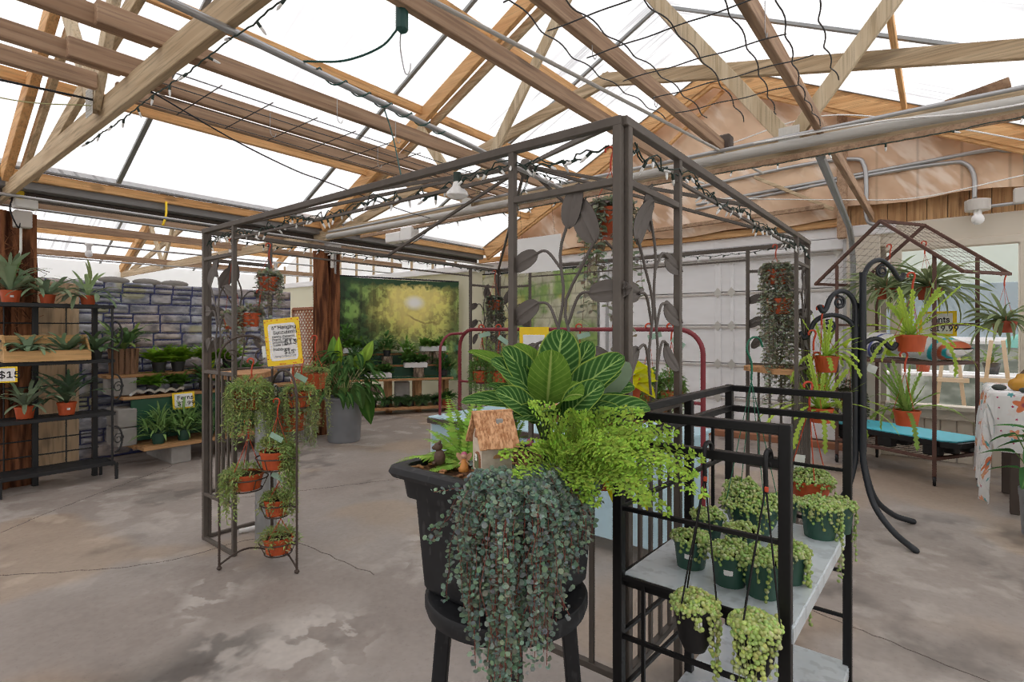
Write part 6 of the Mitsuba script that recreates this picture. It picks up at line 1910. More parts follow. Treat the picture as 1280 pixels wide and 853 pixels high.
put(rf, 'hoop', tube([(xl + 0.07, 3.3, 0.75), (xl + 0.07, 3.3, 1.30)] + [(xl + 0.07, 3.3 + 0.16 - 0.16 * math.cos(a), 1.3 + 0.16 * math.sin(a)) for a in np.linspace(0.2, PI / 2, 6)] + [(xl + 0.07, 3.60, 1.465)], 0.012, 8), 'red_paint', 50)
put(rf, 'cross_rail', tube([(xl, 3.62, 1.02), (xl + 0.5, 3.62, 1.02)], 0.011, 8), 'red_paint', True)
put(rf, 'cross_rail', tube([(xr_ - 0.45, 3.62, 1.0), (xr_, 3.62, 1.0)], 0.012, 8), 'red_paint', True)
t = thing('yellow_card', 'yellow price card hung on the red frame behind the zebra plant', 'sign')
put(t, 'card', box((-2.63, 3.60, 1.42), (0.30, 0.004, 0.20), 0.001), 'sign_yellow')
put(t, 'field', box((-2.63, 3.597, 1.40), (0.22, 0.003, 0.11), 0.0005), 'sign_white')
for k, (x, lb, sd) in enumerate(((-3.22, 'leftmost basket of fine green trailing plants hung on the red frame', 401), (-3.02, 'second basket from the left hung on the red frame, with a grey care tag', 402), (-2.2, 'middle basket hung on the red frame behind the zebra plant', 403), (-1.88, 'basket hung on the red frame just right of the gazebo corner post', 404), (-1.62, 'second basket from the right hung on the red frame', 405), (-1.46, 'rightmost basket hung on the red frame', 406))):
    t = thing('hanging_basket', lb, 'hanging basket')
    c = A(x, 3.62 if k % 2 else 3.60, 1.03 if k < 2 else 0.97)
    add_pot(t, c, 0.075, 0.10, 'terracotta')
    g = np.random.default_rng(sd)
    trailing(t, c + A(0, 0, 0.1), 0.08, [(g.uniform(-PI, PI), g.uniform(0.05, 0.2)) for _ in range(46)], _BEAN, 0.036, 0.010, sd, (0.11, 0.20, 0.05), 420, lift=0.09)
    hanger(t, c, 0.074, 0.10, A(x, 3.62, 1.522), 'red_hook', 3, g.uniform(0, 2), 0.0018, 0.07)
    care_tag(t, A(x + 0.01, 3.58, 1.42), tilt=(-0.6 if k % 2 else 0.3), w=0.04, h=0.10, mat='green_tag')

# metal duct, white pipe
one('steel_duct', 'upright galvanized steel tube behind the wire plant stand', 'duct', tube([(-3.80, 1.93, 0.0), (-3.80, 1.93, 1.10)], 0.072, 24), 'galvanized', 40)
one('white_hose', 'short white plastic tube on the floor behind the wire plant stand', 'tube', tube(spline([(-4.02, 1.84, 0.02), (-3.97, 1.95, 0.03), (-3.9, 2.05, 0.07), (-3.86, 2.1, 0.10)], 12), 0.016, 10), 'white_plastic', True)

# ------------------------------------------------------------------ hanging baskets on the gazebo corners
HB = [((-3.93, 2.02, 1.79), 0.075, (-3.93, 2.02, 2.13), 'terracotta basket with grey trailing leaves, highest at the left gazebo corner', 411, 0.35, 26), ((-3.98, 1.90, 1.52), 0.075, (-3.95, 1.96, 1.78), 'terracotta basket with grey trailing leaves, middle one at the left gazebo corner', 412, 0.30, 20), ((-4.03, 1.80, 1.50), 0.06, (-4.03, 1.80, 2.15), 'small terracotta basket at the left gazebo corner beside the post', 413, 0.16, 14),
      ((-1.02, 4.66, 1.86), 0.085, (-1.02, 4.66, 2.16), 'terracotta basket with patterned grey leaves, upper one at the right gazebo corner', 414, 1.15, 40), ((-0.98, 4.60, 1.62), 0.09, (-0.99, 4.62, 1.86), 'terracotta basket with grey trailing leaves, lower one at the right gazebo corner', 415, 0.95, 40),
      ((-1.12, 2.10, 1.90), 0.088, (-1.12, 2.10, 2.28), 'terracotta basket with long grey leaved strands, near the front gazebo post', 416, 0.62, 20), ((-3.92, 4.62, 1.72), 0.08, (-3.92, 4.62, 2.15), 'basket with long dark trailing strands at the back gazebo corner', 417, 0.9, 34)]
for c, r, top, lb, sd, L, n in HB:
    t = thing('hanging_basket', lb, 'hanging basket')
    g = np.random.default_rng(sd)
    c = A(*c)
    add_pot(t, c, r, r * 1.35, 'terracotta')
    trailing(t, c + A(0, 0, r * 1.35), r, [(g.uniform(-PI, PI), L * g.uniform(0.2, 1.0)) for _ in range(int(n * 0.9))], _OVAL, 0.032 if sd != 416 else 0.034, 0.015, sd, (0.25, 0.265, 0.20) if sd != 417 else (0.14, 0.15, 0.115), 60, stem='stem_brown', lift=0.03)
    hanger(t, c, r * 0.97, r * 1.35, top, 'red_hook', 3, g.uniform(0, 2), 0.0016, 0.055)
    care_tag(t, c + A(0.02, -r * 0.9, r * 0.9), w=0.025, h=0.06, tilt=0.4)

# ------------------------------------------------------------------ brown wire plant stand with hanging succulents
ws = thing('wire_plant_stand', 'folding brown wire plant stand with arched panels and pot rings near the left gazebo corner', 'plant stand')
f1, f2, f3 = A(-3.512, 1.487, 0), A(-3.461, 1.80, 0), A(-3.092, 1.764, 0)


def arch_panel(p, q, h):
    u = q - p
    L = np.linalg.norm(u)
    pts = [p, p + A(0, 0, h - L * 0.45)] + [p + u * (0.5 - 0.5 * math.cos(a)) + A(0, 0, h - L * 0.45 + L * 0.45 * math.sin(a)) for a in np.linspace(0.2, PI - 0.2, 12)] + [q + A(0, 0, h - L * 0.45), q]
    put(ws, 'arch', tube(pts, 0.0075, 8), 'stand_metal', 50)
    for s_ in (0.1, 0.9):
        c = p + u * s_ + A(0, 0, h - L * 0.42)
        sp = [c + unit(u) * (0.05 * (1 - a / 11) * math.cos(a) + (0.035 if s_ < 0.5 else -0.035)) + A(0, 0, 0.05 * (1 - a / 11) * math.sin(a)) for a in np.linspace(0, 9, 26)]
        put(ws, 'scroll', tube(sp, 0.004, 6), 'stand_metal', True)
    b = [p + u * s_ + A(0, 0, 0.03 + 0.06 * math.sin(PI * s_)) for s_ in np.linspace(0, 1, 12)]
    put(ws, 'foot_rail', tube(b, 0.006, 6), 'stand_metal', True)


arch_panel(f1, f2, 1.46)
arch_panel(f2 + A(0.012, -0.01, 0), f3, 1.24)
for p in (f1, f2, f3):
    put(ws, 'foot', sphere(p + A(0, 0, 0.012), 0.015, 2, (1, 1, 0.8)), 'stand_metal', True)
RG = [(A(-3.40, 1.60, 0.50), 0.115, 'pot ring low at the left of the wire stand', 421, [(-2.4 + 0.25 * k, 0.12 + 0.05 * (k % 4)) for k in range(7)], 0.10), (A(-3.40, 1.62, 1.0), 0.115, 'topmost left on the wire stand, thick curtain', 422, [(g_ * 0.21, 0.16 + 0.13 * ((g_ * 7) % 5) / 4) for g_ in range(30)], 0.11),
      (A(-3.25, 1.71, 0.63), 0.10, 'third level of the wire stand, trailing far to the right', 423, [(TH - 0.7 + 0.11 * k, 0.22 + 0.18 * ((k * 3) % 5) / 4) for k in range(16)], 0.11), (A(-3.27, 1.73, 0.33), 0.085, 'second from the floor at right of the stand', 424, [(0.9 * k, 0.06) for k in range(7)], 0.10), (A(-3.25, 1.73, 0.10), 0.10, 'lowest at the right of the wire stand', 425, [(0.9 * k, 0.045) for k in range(7)], 0.10), (A(-3.23, 1.86, 1.0), 0.085, 'topmost at the right of the wire stand', 426, [(0.7 * k, 0.10 + 0.08 * (k % 3)) for k in range(9)], 0.10)]
for c, r, lb, sd, strands, ph in RG:
    for z, rr in ((0.075, r + 0.012), (0.0, r * 0.8)):
        put(ws, 'pot_ring', tube([c + A((rr) * math.cos(a), rr * math.sin(a), z) for a in np.linspace(0, 2 * PI, 28, endpoint=False)], 0.0042, 6, True), 'stand_metal', True)
    for k in range(6):
        a = k * PI / 3
        put(ws, 'ring_rib', tube([c + A(math.cos(a) * (r + 0.012), math.sin(a) * (r + 0.012), 0.075), c + A(math.cos(a) * r * 0.8, math.sin(a) * r * 0.8, 0), c + A(0, 0, -0.005)], 0.0028, 5), 'stand_metal', True)
    near = min((f1, f2, f3), key=lambda q: np.linalg.norm((q - c)[:2]))
    put(ws, 'ring_arm', tube([c + unit(A(*(near - c)[:2], 0)) * r + A(0, 0, 0.075), A(near[0], near[1], c[2] + 0.075)], 0.005, 6), 'stand_metal', True)
    t = thing('succulent_basket', 'terracotta pot of hanging succulents, ' + lb, 'hanging basket')
    add_pot(t, c + A(0, 0, 0.004), r * 0.9, ph, 'terracotta')
    strands = [(az + d_, l_ * f_) for az, l_ in strands for d_, f_ in ((0, 1), (0.13, 0.7), (-0.11, 1.1), (0.07, 0.45))]
    trailing(t, c + A(0, 0, ph), r * 0.95, strands, _BEAN, 0.030, 0.009, sd, (0.26, 0.33, 0.12), 520 if sd in (422, 423) else 260, lift=0.05 if sd in (422, 423) else 0.03)
    hanger(t, c, r * 0.88, ph, c + A(0.01, 0.01, 0.42 if sd in (421, 423) else 0.3), 'red_hook', 3, 0.8, 0.0022, 0.06)
    if sd in (424, 426, 423):
        care_tag(t, c + A(0.02, -0.05, ph + (0.1 if sd != 424 else 0.16)), w=0.035, h=0.085, tilt=-0.5, mat='green_tag')
t = thing('succulent_basket', 'greyish succulent basket hung at the gazebo post behind the yellow price sign', 'hanging basket')
c = A(-3.52, 1.98, 0.80)
add_pot(t, c, 0.09, 0.12, 'terracotta')
trailing(t, c + A(0, 0, 0.12), 0.13, [(0.2 * k, 0.1 + 0.14 * ((k * 3) % 5) / 4) for k in range(60)], _BEAN, 0.036, 0.010, 431, (0.23, 0.26, 0.15), 700, lift=0.10)
hanger(t, c, 0.088, 0.12, (-3.52, 1.98, 1.28), 'red_hook', 3, 0.5, 0.002, 0.06)
t = thing('succulent_basket', 'succulent basket with long bean strands just right of the yellow price sign', 'hanging basket')
c = A(-3.47, 2.12, 1.08)
add_pot(t, c, 0.08, 0.11, 'terracotta')
trailing(t, c + A(0, 0, 0.11), 0.085, [(0.4 * k, 0.15 + 0.3 * ((k * 3) % 5) / 4) for k in range(18)], _BEAN, 0.024, 0.010, 432, (0.24, 0.30, 0.11), 150, lift=0.04)
hanger(t, c, 0.078, 0.11, (-3.47, 2.12, 1.44), 'red_hook', 3, 0.5, 0.002, 0.06)

# yellow bordered price sign in a clear sleeve
ux = unit(CR * 0.995 + CF * 0.05 + A(0, 0, 0.10))
nn = unit(np.cross(ux, A(0, 0, 1)))
uy = np.cross(nn, ux)
sc_ = A(-3.135, 1.70, 1.425)
t = price_sign('hanging_sign', 'yellow bordered handwritten price sign for hanging succulents on top of the wire stand', sc_, 0.212, 0.285, ux, uy,
               [('6" Hanging', 0.072, 0.20, 0.775, True), ('Succulents', 0.070, 0.24, 0.675, True), ('Hearts, Bananas,', 0.045, 0.20, 0.595, True), ('Pearls, Pickles,', 0.045, 0.20, 0.535, True), ('Dolphins,', 0.045, 0.20, 0.475, True), ('Turtle Tears', 0.045, 0.20, 0.415, True), ('$13', 0.100, 0.53, 0.435, True), ('99', 0.050, 0.79, 0.48, True), ('Fishbone', 0.060, 0.20, 0.315, True), ('$15', 0.082, 0.50, 0.235, True), ('99', 0.042, 0.75, 0.275, True), ('String Turtles $7.99', 0.034, 0.23, 0.175, False)], inset=0.21)
R = np.stack([ux, uy, nn], 1)
scal = []
for k in range(54):
    a = 2 * PI * k / 54
    q = sc_ + ux * 0.077 * np.clip(1.35 * math.cos(a), -1, 1) + uy * 0.106 * np.clip(1.35 * math.sin(a), -1, 1) + nn * 0.0028
    scal.append(lathe([(0, 0.0012), (0.008, 0.0012), (0.008, 0)], 10))
    scal[-1] = (scal[-1][0] @ R.T + q, scal[-1][1])
put(t, 'scalloped_edge', cat(scal), 'sign_white')
dots = []
g = np.random.default_rng(6)
for k in range(26):
    s_ = k % 4
    e = g.uniform(-0.13, 0.13)
    q = sc_ + (ux * (0.098 if s_ == 0 else -0.098) + uy * e if s_ < 2 else uy * (0.134 if s_ == 2 else -0.134) + ux * e * 0.7) + nn * 0.0022
    m = lathe([(0, 0.0012), (0.0035, 0.0012), (0.0035, 0)], 8)
    dots.append((m[0] @ R.T + q, m[1]))
put(t, 'border_dots', cat(dots), 'sticker_red', kind='stuff')
put(t, 'underline', box(sc_ + uy * 0.047 + ux * 0.005 + nn * 0.0034, (0.125, 0.0014, 0.0006), 0.0001, R), 'ink')
q = [sc_ + ux * a + uy * b - nn * 0.006 for a, b in ((-0.135, -0.158), (0.142, -0.158), (0.142, 0.165), (-0.135, 0.165))]
put(t, 'clear_sleeve', (np.array(q), np.array([[0, 1, 2], [0, 2, 3]])), 'clear_plastic')
put(t, 'sleeve_strip', box(sc_ - ux * 0.122 + uy * -0.05 - nn * 0.004, (0.022, 0.07, 0.001), 0.0002, R), 'white_tag')

# ------------------------------------------------------------------ black multi hook stand with hanging cactus pots
hk = thing('hook_stand', 'tall black iron plant hook stand with four curled arms and four curved feet', 'hook stand')
HBp = A(-0.475, 4.82, 0)
for k, (fx, fy) in enumerate(((0.355, -0.32), (0.32, 0.355), (-0.36, 0.32), (-0.33, -0.36))):
    d = A(fx, fy, 0)
    ud = unit(d)
    put(hk, 'trunk', tube([HBp + ud * 0.034 + A(0, 0, 0.58), HBp + ud * 0.034 + A(0, 0, (1.93, 1.42, 1.70, 1.52)[k])], 0.024, 8), 'blue_black_iron', True)
    put(hk, 'foot', tube(spline([HBp + ud * 0.028 + A(0, 0, 0.62), HBp + ud * 0.05 + A(0, 0, 0.45), HBp + d * 0.28 + A(0, 0, 0.22), HBp + d * 0.62 + A(0, 0, 0.08), HBp + d + A(0, 0, 0.016)], 20), 0.021, 8), 'blue_black_iron', True)
    put(hk, 'foot_cap', sphere(HBp + d * 1.0 + A(0, 0, 0.018), 0.019, 1), 'blue_black_iron', True)


def hook_arm(a0, z0, reach, peak, tip_drop, sgn, dirv, curl_r=0.05):
    b = HBp + dirv * 0.03 * sgn
    u = dirv * sgn
    pts = [b + A(0, 0, z0 - 0.2), b + A(0, 0, z0), b + u * reach * 0.18 + A(0, 0, z0 + peak * 0.75), b + u * reach * 0.5 + A(0, 0, z0 + peak), b + u * reach * 0.82 + A(0, 0, z0 + peak * 0.65), b + u * reach + A(0, 0, z0 + peak - tip_drop), b + u * (reach + 0.03) + A(0, 0, z0 + peak - tip_drop - 0.012), b + u * (reach + 0.055) + A(0, 0, z0 + peak - tip_drop + 0.03)]
    put(hk, 'arm', tube(spline(pts, 40), 0.018, 8), 'blue_black_iron', True)
    c = b + u * reach * 0.55 + A(0, 0, z0 + peak - curl_r * 1.75)
    sp = [c + u * (curl_r * (1 - a / 15) * math.cos(a + 1.2)) + A(0, 0, curl_r * (1 - a / 15) * math.sin(a + 1.2)) for a in np.linspace(0, 11, 34)]
    put(hk, 'scroll', tube(sp, 0.009, 7), 'blue_black_iron', True)


dA = unit(CR + CF * 0.15)
hook_arm(0, 1.86, 0.30, 0.17, 0.13, 1, dA)
hook_arm(0, 1.66, 0.25, 0.13, 0.14, -1, dA)
hook_arm(0, 1.49, 0.33, 0.12, 0.16, -1, unit(CR - CF * 0.2))
hook_arm(0, 1.36, 0.17, 0.07, 0.06, 1, unit(CR - CF * 0.2), 0.045)

CT = [((-0.166, 4.978, 1.335), 0.10, 0.125, (-0.156, 4.985, 1.90), 'upper right terracotta pot of tall fishbone cactus on the hook stand', 501, 26, 0.46, 0.9), ((-0.19, 4.96, 0.785), 0.085, 0.115, (-0.20, 4.95, 1.31), 'lower right terracotta pot of fishbone cactus hung under the upper one', 502, 26, 0.40, 0.7),
      ((-0.675, 4.70, 1.175), 0.085, 0.125, (-0.70, 4.66, 1.66), 'upper left terracotta pot of fishbone cactus on the hook stand', 503, 24, 0.36, 0.6), ((-0.70, 4.62, 0.80), 0.085, 0.11, (-0.745, 4.60, 1.47), 'lower left terracotta pot of fishbone cactus behind the black cart rail', 504, 36, 0.46, 0.5), ((-0.73, 4.72, 1.0), 0.05, 0.08, (-0.73, 4.70, 1.30), 'small red pot between the two left cactus pots on the hook stand', 505, 5, 0.2, 0.5)]
for c, r, h, top, lb, sd, n, L, up in CT:
    t = thing('cactus_basket', lb, 'hanging basket')
    c = A(*c)
    g = np.random.default_rng(sd)
    add_pot(t, c, r, h, 'terracotta')
    sp = []
    for k in range(n):
        if g.uniform() < 0.55:
            sp.append((g.uniform(-PI, PI), g.uniform(up, 1.45), L * g.uniform(0.6, 1.15), g.uniform(-0.7, 0.2)))
        else:
            sp.append((g.uniform(-PI, PI), g.uniform(0.2, 0.9), L * g.uniform(0.6, 1.3), g.uniform(-2.4, -1.2)))
    cactus_stems(t, c + A(0, 0, h * 0.85), sp, 0.040, (0.32, 0.45, 0.075) if sd in (501, 504, 503) else (0.17, 0.27, 0.065), sd)
    if sd == 504:
        cactus_stems(t, c + A(0, 0, h * 0.85), [(TH + 0.1, 0.5, 0.62, -1.1), (TH + 0.25, 0.35, 0.45, -1.5), (TH + PI - 0.2, 0.6, 0.5, -1.6), (TH + PI, 0.9, 0.42, -1.2)], 0.042, (0.34, 0.46, 0.10), 599)
    hanger(t, c, r * 0.96, h, top, 'red_hook', 3, g.uniform(0, 2), 0.0018, 0.085)
    if sd == 502:
        care_tag(t, c + A(-0.25, -0.05, 0.40), w=0.06, h=0.075, tilt=-0.4)

# ------------------------------------------------------------------ house shaped display cart
hc = thing('house_cart', 'house shaped rusty brown metal display cart with wire roof by the window', 'plant cart')
O2, HU, HV = A(-0.037, 6.54, 0), A(-0.8685, 0.4957, 0), A(0.5234, 0.852, 0)


def hq(a, b, z):
    return O2 + HU * a + HV * b + A(0, 0, z)


for a, b in ((0, 0), (1, 0), (0, 0.64), (1, 0.64)):
    put(hc, 'post', bar(hq(a, b, 0.10), hq(a, b, 2.10 + (0.12 if True else 0)), 0.034), 'rust_metal')
    put(hc, 'caster', cat([lathe([(0, -0.013), (0.042, -0.013), (0.046, -0.006), (0.046, 0.006), (0.042, 0.013), (0, 0.013)], 20)]) if False else (lambda m: (m[0] @ np.array([[0, 0, 1], [1, 0, 0], [0, 1, 0.0]]).T + hq(a, b, 0.048), m[1]))(lathe([(0, -0.013), (0.042, -0.013), (0.046, -0.006), (0.046, 0.006), (0.042, 0.013), (0, 0.013)], 20)), 'black_pot', 40)
    put(hc, 'caster_fork', bar(hq(a, b, 0.055), hq(a, b, 0.11), 0.034, 0.02), 'rust_metal')
for z in (0.26, 1.17):
    for p, q in (((0, 0), (1, 0)), ((0, 0.64), (1, 0.64)), ((0, 0), (0, 0.64)), ((1, 0), (1, 0.64))):
        put(hc, 'rail', bar(hq(*p, z), hq(*q, z), 0.03), 'rust_metal')
put(hc, 'rail', bar(hq(0, 0, 1.55), hq(0, 0.64, 1.55), 0.026), 'rust_metal')
put(hc, 'rail', bar(hq(1, 0, 1.55), hq(1, 0.64, 1.55), 0.026), 'rust_metal')
EZ, AZ = 2.03, 2.63
for b in (-0.02, 0.66):
    put(hc, 'roof_rafter', bar(hq(-0.25, b, EZ), hq(0.5, b, AZ), 0.03), 'rust_metal')
    put(hc, 'roof_rafter', bar(hq(1.25, b, EZ), hq(0.5, b, AZ), 0.03), 'rust_metal')
for a, z in ((-0.25, EZ), (1.25, EZ), (0.5, AZ)):
    put(hc, 'roof_beam', bar(hq(a, -0.03, z), hq(a, 0.67, z), 0.03), 'rust_metal')
for s0, s1 in ((-0.25, 0.5), (1.25, 0.5)):
    ms = []
    for k in range(1, 10):
        q = k / 10
        a, z = s0 + (s1 - s0) * q, EZ + (AZ - EZ) * q
        ms.append(tube([hq(a, 0, z), hq(a, 0.64, z)], 0.0016, 4))
    for k in range(1, 7):
        b = 0.64 * k / 7
        ms.append(tube([hq(s0, b, EZ), hq(s1, b, AZ)], 0.0016, 4))
    put(hc, 'wire_mesh', cat(ms), 'rust_metal', kind='stuff')
ms = [tube([hq(a, 0, 1.17), hq(a, 0.64, 1.17)], 0.0035, 4) for a in np.linspace(0.05, 0.95, 14)] + [tube([hq(a, 0, 0.26), hq(a, 0.64, 0.26)], 0.0035, 4) for a in np.linspace(0.05, 0.95, 14)]
for m in ms:
    put(hc, 'shelf_wire', m, 'rust_metal')

t = thing('black_tray_bench', 'thick black plastic pallet with a turquoise cover on the low deck of the house cart', 'pallet')
PB = 0.275
pts = [(-0.14, -0.05), (1.14, -0.05), (1.14, 0.69), (-0.14, 0.69)]
put(t, 'deck', poly_plate([tuple(hq(a, b, 0)[:2]) for a, b in ((-0.03, 0.03), (-0.16, 0.1), (-0.16, 0.55), (-0.03, 0.62), (1.03, 0.62), (1.16, 0.55), (1.16, 0.1), (1.03, 0.03))], 0.05, (0, 0, PB + 0.10), (1, 0, 0), (0, 1, 0)), 'black_pot')
for a in (0.06, 0.5, 0.94):
    for b in (0.08, 0.32, 0.56):
        put(t, 'block', box(hq(a, b, PB + 0.055), (0.14, 0.10, 0.10), 0.01, np.stack([HU, HV, A(0, 0, 1)], 1)), 'black_pot')
put(t, 'cover', poly_plate([tuple(hq(a, b, 0)[:2]) for a, b in ((-0.02, 0.05), (-0.12, 0.12), (-0.12, 0.52), (-0.02, 0.60), (1.02, 0.60), (1.13, 0.52), (1.13, 0.12), (1.02, 0.05))], 0.012, (0, 0, PB + 0.152), (1, 0, 0), (0, 1, 0)), 'turquoise')


def soil_bag(name, label, a0, a1, b, z, h, cols, seed):
    t = thing(name, label, 'bag')
    nu, nv = 36, 24
    u, v = np.meshgrid(np.linspace(0, 1, nu), np.linspace(0, 2 * PI, nv), indexing='ij')
    pin = np.sin(PI * np.clip(u, 0.0, 1.0)) ** 0.35
    th = h * 0.5 * np.maximum(pin, 0.06)
    w = 0.20 * (0.9 + 0.1 * np.abs(2 * u - 1))
    nz = 0.02 * (meshkit.fbm(np.stack([u * 6, np.cos(v) * 2, np.sin(v) * 2], -1), 3, seed) - 0.5)
    loc = np.stack([a0 + (a1 - a0) * u, b + w * np.cos(v), z + h * 0.5 + (th + nz) * np.sin(v)], -1)
    P_ = O2 + HU * loc[..., :1] + HV * loc[..., 1:2] + A(0, 0, 1) * loc[..., 2:3]
    C = np.zeros((nu, nv, 3)) + np.asarray(cols[0])
    uu = u + 0.12 * np.sin(v)
    for lo, hi, c in cols[1]:
        C[(uu > lo) & (uu < hi)] = c
    put(t, 'sack', (P_.reshape(-1, 3), grid(nu, nv)), 'paint_vc', True, color=C.reshape(-1, 3))
    return t


soil_bag('soil_bag', 'white soil bag with turquoise and red end lying on the house cart shelf', -0.10, 0.42, 0.22, 1.19, 0.25, ((0.66, 0.66, 0.64), ((0.0, 0.07, (0.03, 0.38, 0.42)), (0.07, 0.18, (0.5, 0.12, 0.05)), (0.18, 0.26, (0.55, 0.5, 0.45)), (0.26, 0.34, (0.03, 0.36, 0.40)))), 3)
soil_bag('soil_bag', 'white soil bag with lime green edge behind the cactus on the house cart shelf', 0.44, 1.0, 0.26, 1.19, 0.28, ((0.70, 0.70, 0.68), ((0.0, 0.12, (0.45, 0.60, 0.03)), (0.40, 0.46, (0.10, 0.12, 0.35)), (0.86, 1.1, (0.45, 0.60, 0.03)))), 5)
soil_bag('soil_bag', 'lime green topped bag on the back of the house cart shelf', 0.15, 0.6, 0.52, 1.19, 0.28, ((0.44, 0.56, 0.03), ((0.5, 0.7, (0.7, 0.7, 0.66)),)), 7)

ST = [((0.66, 0.30, 1.83), 0.10, (0.62, 0.3, 2.40), 'left hanging pot of drooping strap cactus under the wire roof of the house cart', 511, 90, 0.48), ((0.20, 0.25, 1.80), 0.11, (0.26, 0.28, 2.38), 'large hanging pot of long grey green strap leaves under the wire roof, middle one', 512, 120, 0.52), ((-0.26, 0.56, 1.47), 0.095, (-0.25, 0.58, 2.02), 'hanging pot of spreading strap leaves off the right eave of the house cart', 513, 70, 0.38)]
for c, r, top, lb, sd, n, L in ST:
    t = thing('strap_basket', lb, 'hanging basket')
    c = hq(*c)
    add_pot(t, c, r, r * 1.15, 'terracotta_dark')
    straps(t, c + A(0, 0, r * 1.1), n, L, 0.030, sd, (0.19, 0.235, 0.125), (-0.1, 1.3), (-2.0, -0.6))
    hanger(t, c, r * 0.96, r * 1.15, hq(*top), 'red_hook', 3, 0.6, 0.0016, 0.075)
t = thing('strap_basket', 'dark dense trailing basket low in the house cart above the turquoise cover', 'hanging basket')
c = hq(0.92, 0.1, 0.62)
add_pot(t, c, 0.10, 0.12, 'terracotta_dark')
trailing(t, c + A(0, 0, 0.12), 0.13, [(0.25 * k, 0.12 + 0.2 * ((k * 3) % 5) / 4) for k in range(30)], _OVAL, 0.03, 0.014, 515, (0.055, 0.065, 0.03), 300, stem='stem_brown', lift=0.10)
hanger(t, c, 0.096, 0.12, hq(0.92, 0.1, 1.16), 'red_hook', 3, 0.6, 0.0016, 0.06)
price_sign('plant_sign', 'yellow bordered handwritten sign hung in the house cart behind the cactus', hq(0.35, 0.62, 1.56), 0.36, 0.26, -HU, (0, 0, 1), [('Plants', 0.22, 0.2, 0.55, True), ('$19.99', 0.22, 0.3, 0.2, True)])

# ------------------------------------------------------------------ table with flowered cloth at the right edge
tb = thing('corner_table', 'dark wooden table under a flowered cloth at the right edge', 'table')
TX, TY = 0.36, 5.90
put(tb, 'tabletop', box((TX + 0.50, TY + 0.42, 0.975), (0.95, 0.86, 0.03), 0.005), 'gutter_dark')
for a, b in ((0.12, 0.06), (0.9, 0.06), (0.12, 0.78), (0.9, 0.78)):
    put(tb, 'leg', bar((TX + a, TY + b, 0), (TX + a, TY + b, 0.96), 0.06), 'gutter_dark')
nu, nv = 70, 60
u, v = np.meshgrid(np.linspace(-0.62, 1.0, nu), np.linspace(-0.50, 0.95, nv), indexing='ij')
X_, Y_ = TX + np.maximum(u, -0.02), TY + np.maximum(v, -0.02)
dx, dy = np.maximum(-u - 0.02, 0), np.maximum(-v - 0.02, 0)
hang = np.maximum(dx * 1.35, dy)
drop = np.where(hang > 0, hang, 0)
fold = 0.035 * np.sin((v * (dx > 0) + u * (dy > 0)) * 19) * np.clip(hang / 0.3, 0, 1)
X_ = X_ - np.where(dx > 0, 0.02 + fold + 0.06 * dx, 0)
Y_ = Y_ - np.where(dy > 0, 0.02 + fold * 0.6, 0)
Z_ = 0.9935 - np.where((dx > 0) & (dy > 0), dx * 1.35 + dy * 0.25, drop) - 0.0
Z_ = np.maximum(Z_, 0.03)
cl = one('tablecloth', 'white cloth with orange flowers and teal leaves draped over the right corner table', 'tablecloth', (np.stack([X_, Y_, Z_], -1).reshape(-1, 3), grid(nu, nv)), 'floral_cloth', True, uv=np.stack([u.ravel() * 0.9 + 1, v.ravel() * 0.9 + 1], 1))
t = thing('ornamental_gourd', 'orange yellow ribbed gourd on the flowered tablecloth', 'gourd')
gc = A(0.53, 6.07, 1.045)
nA, nB = 48, 20
a, b = np.meshgrid(np.arange(nA) * 2 * PI / nA, np.linspace(-PI / 2, PI / 2, nB), indexing='ij')
rr = 0.085 * (1 - 0.10 * np.abs(np.sin(a * 4)) ** 0.6)
v = np.stack([gc[0] + rr * np.cos(b) * np.cos(a), gc[1] + rr * np.cos(b) * np.sin(a), gc[2] + 0.062 * np.sin(b) + 0.03 * (np.cos(b) < 0.4) * np.sin(b)], -1).reshape(-1, 3)
fq = np.array([[i * nB + j, ((i + 1) % nA) * nB + j, ((i + 1) % nA) * nB + j + 1, i * nB + j + 1] for i in range(nA) for j in range(nB - 1)])
put(t, 'fruit', (v, fq), 'gourd_skin', True)
put(t, 'fruit_stem', tube(spline([gc + A(0, 0, 0.07), gc + A(0.005, 0, 0.10), gc + A(0.02, 0, 0.12)], 8), [0.012] * 4 + [0.009] * 4, 7), 'stem_brown', True)
scene['gourd_skin'] = pr(proc(lambda p, n, uv: mix((0.52, 0.22, 0.02), (0.60, 0.36, 0.05), fbm(p.x * 14, p.y * 14, p.z * 14, 3))), 0.4)
for k, (dx_, dy_, r) in enumerate(((-0.08, -0.14, 0.045), (0.01, -0.17, 0.035), (-0.14, -0.04, 0.04))):
    one('dark_stone', ('larger dark grey pebble before the gourd', 'small dark grey pebble before the gourd', 'dark grey pebble left of the gourd')[k] + ' on the flowered cloth', 'stone', sphere(gc + A(dx_, dy_, -0.052 + r * 0.62), r, 3, (1.2, 0.9, 0.65)), 'dark_stone', True)
scene['dark_stone'] = pr((0.05, 0.06, 0.055), 0.6)
t = thing('leafy_plant', 'broad leaved dark green plant in a grey pot at the right edge before the table', 'potted plant')
pc = A(0.575, 5.42, 0.0)
add_pot(t, pc, 0.12, 0.34, 'gray_pot', 0.85)
g = np.random.default_rng(61)
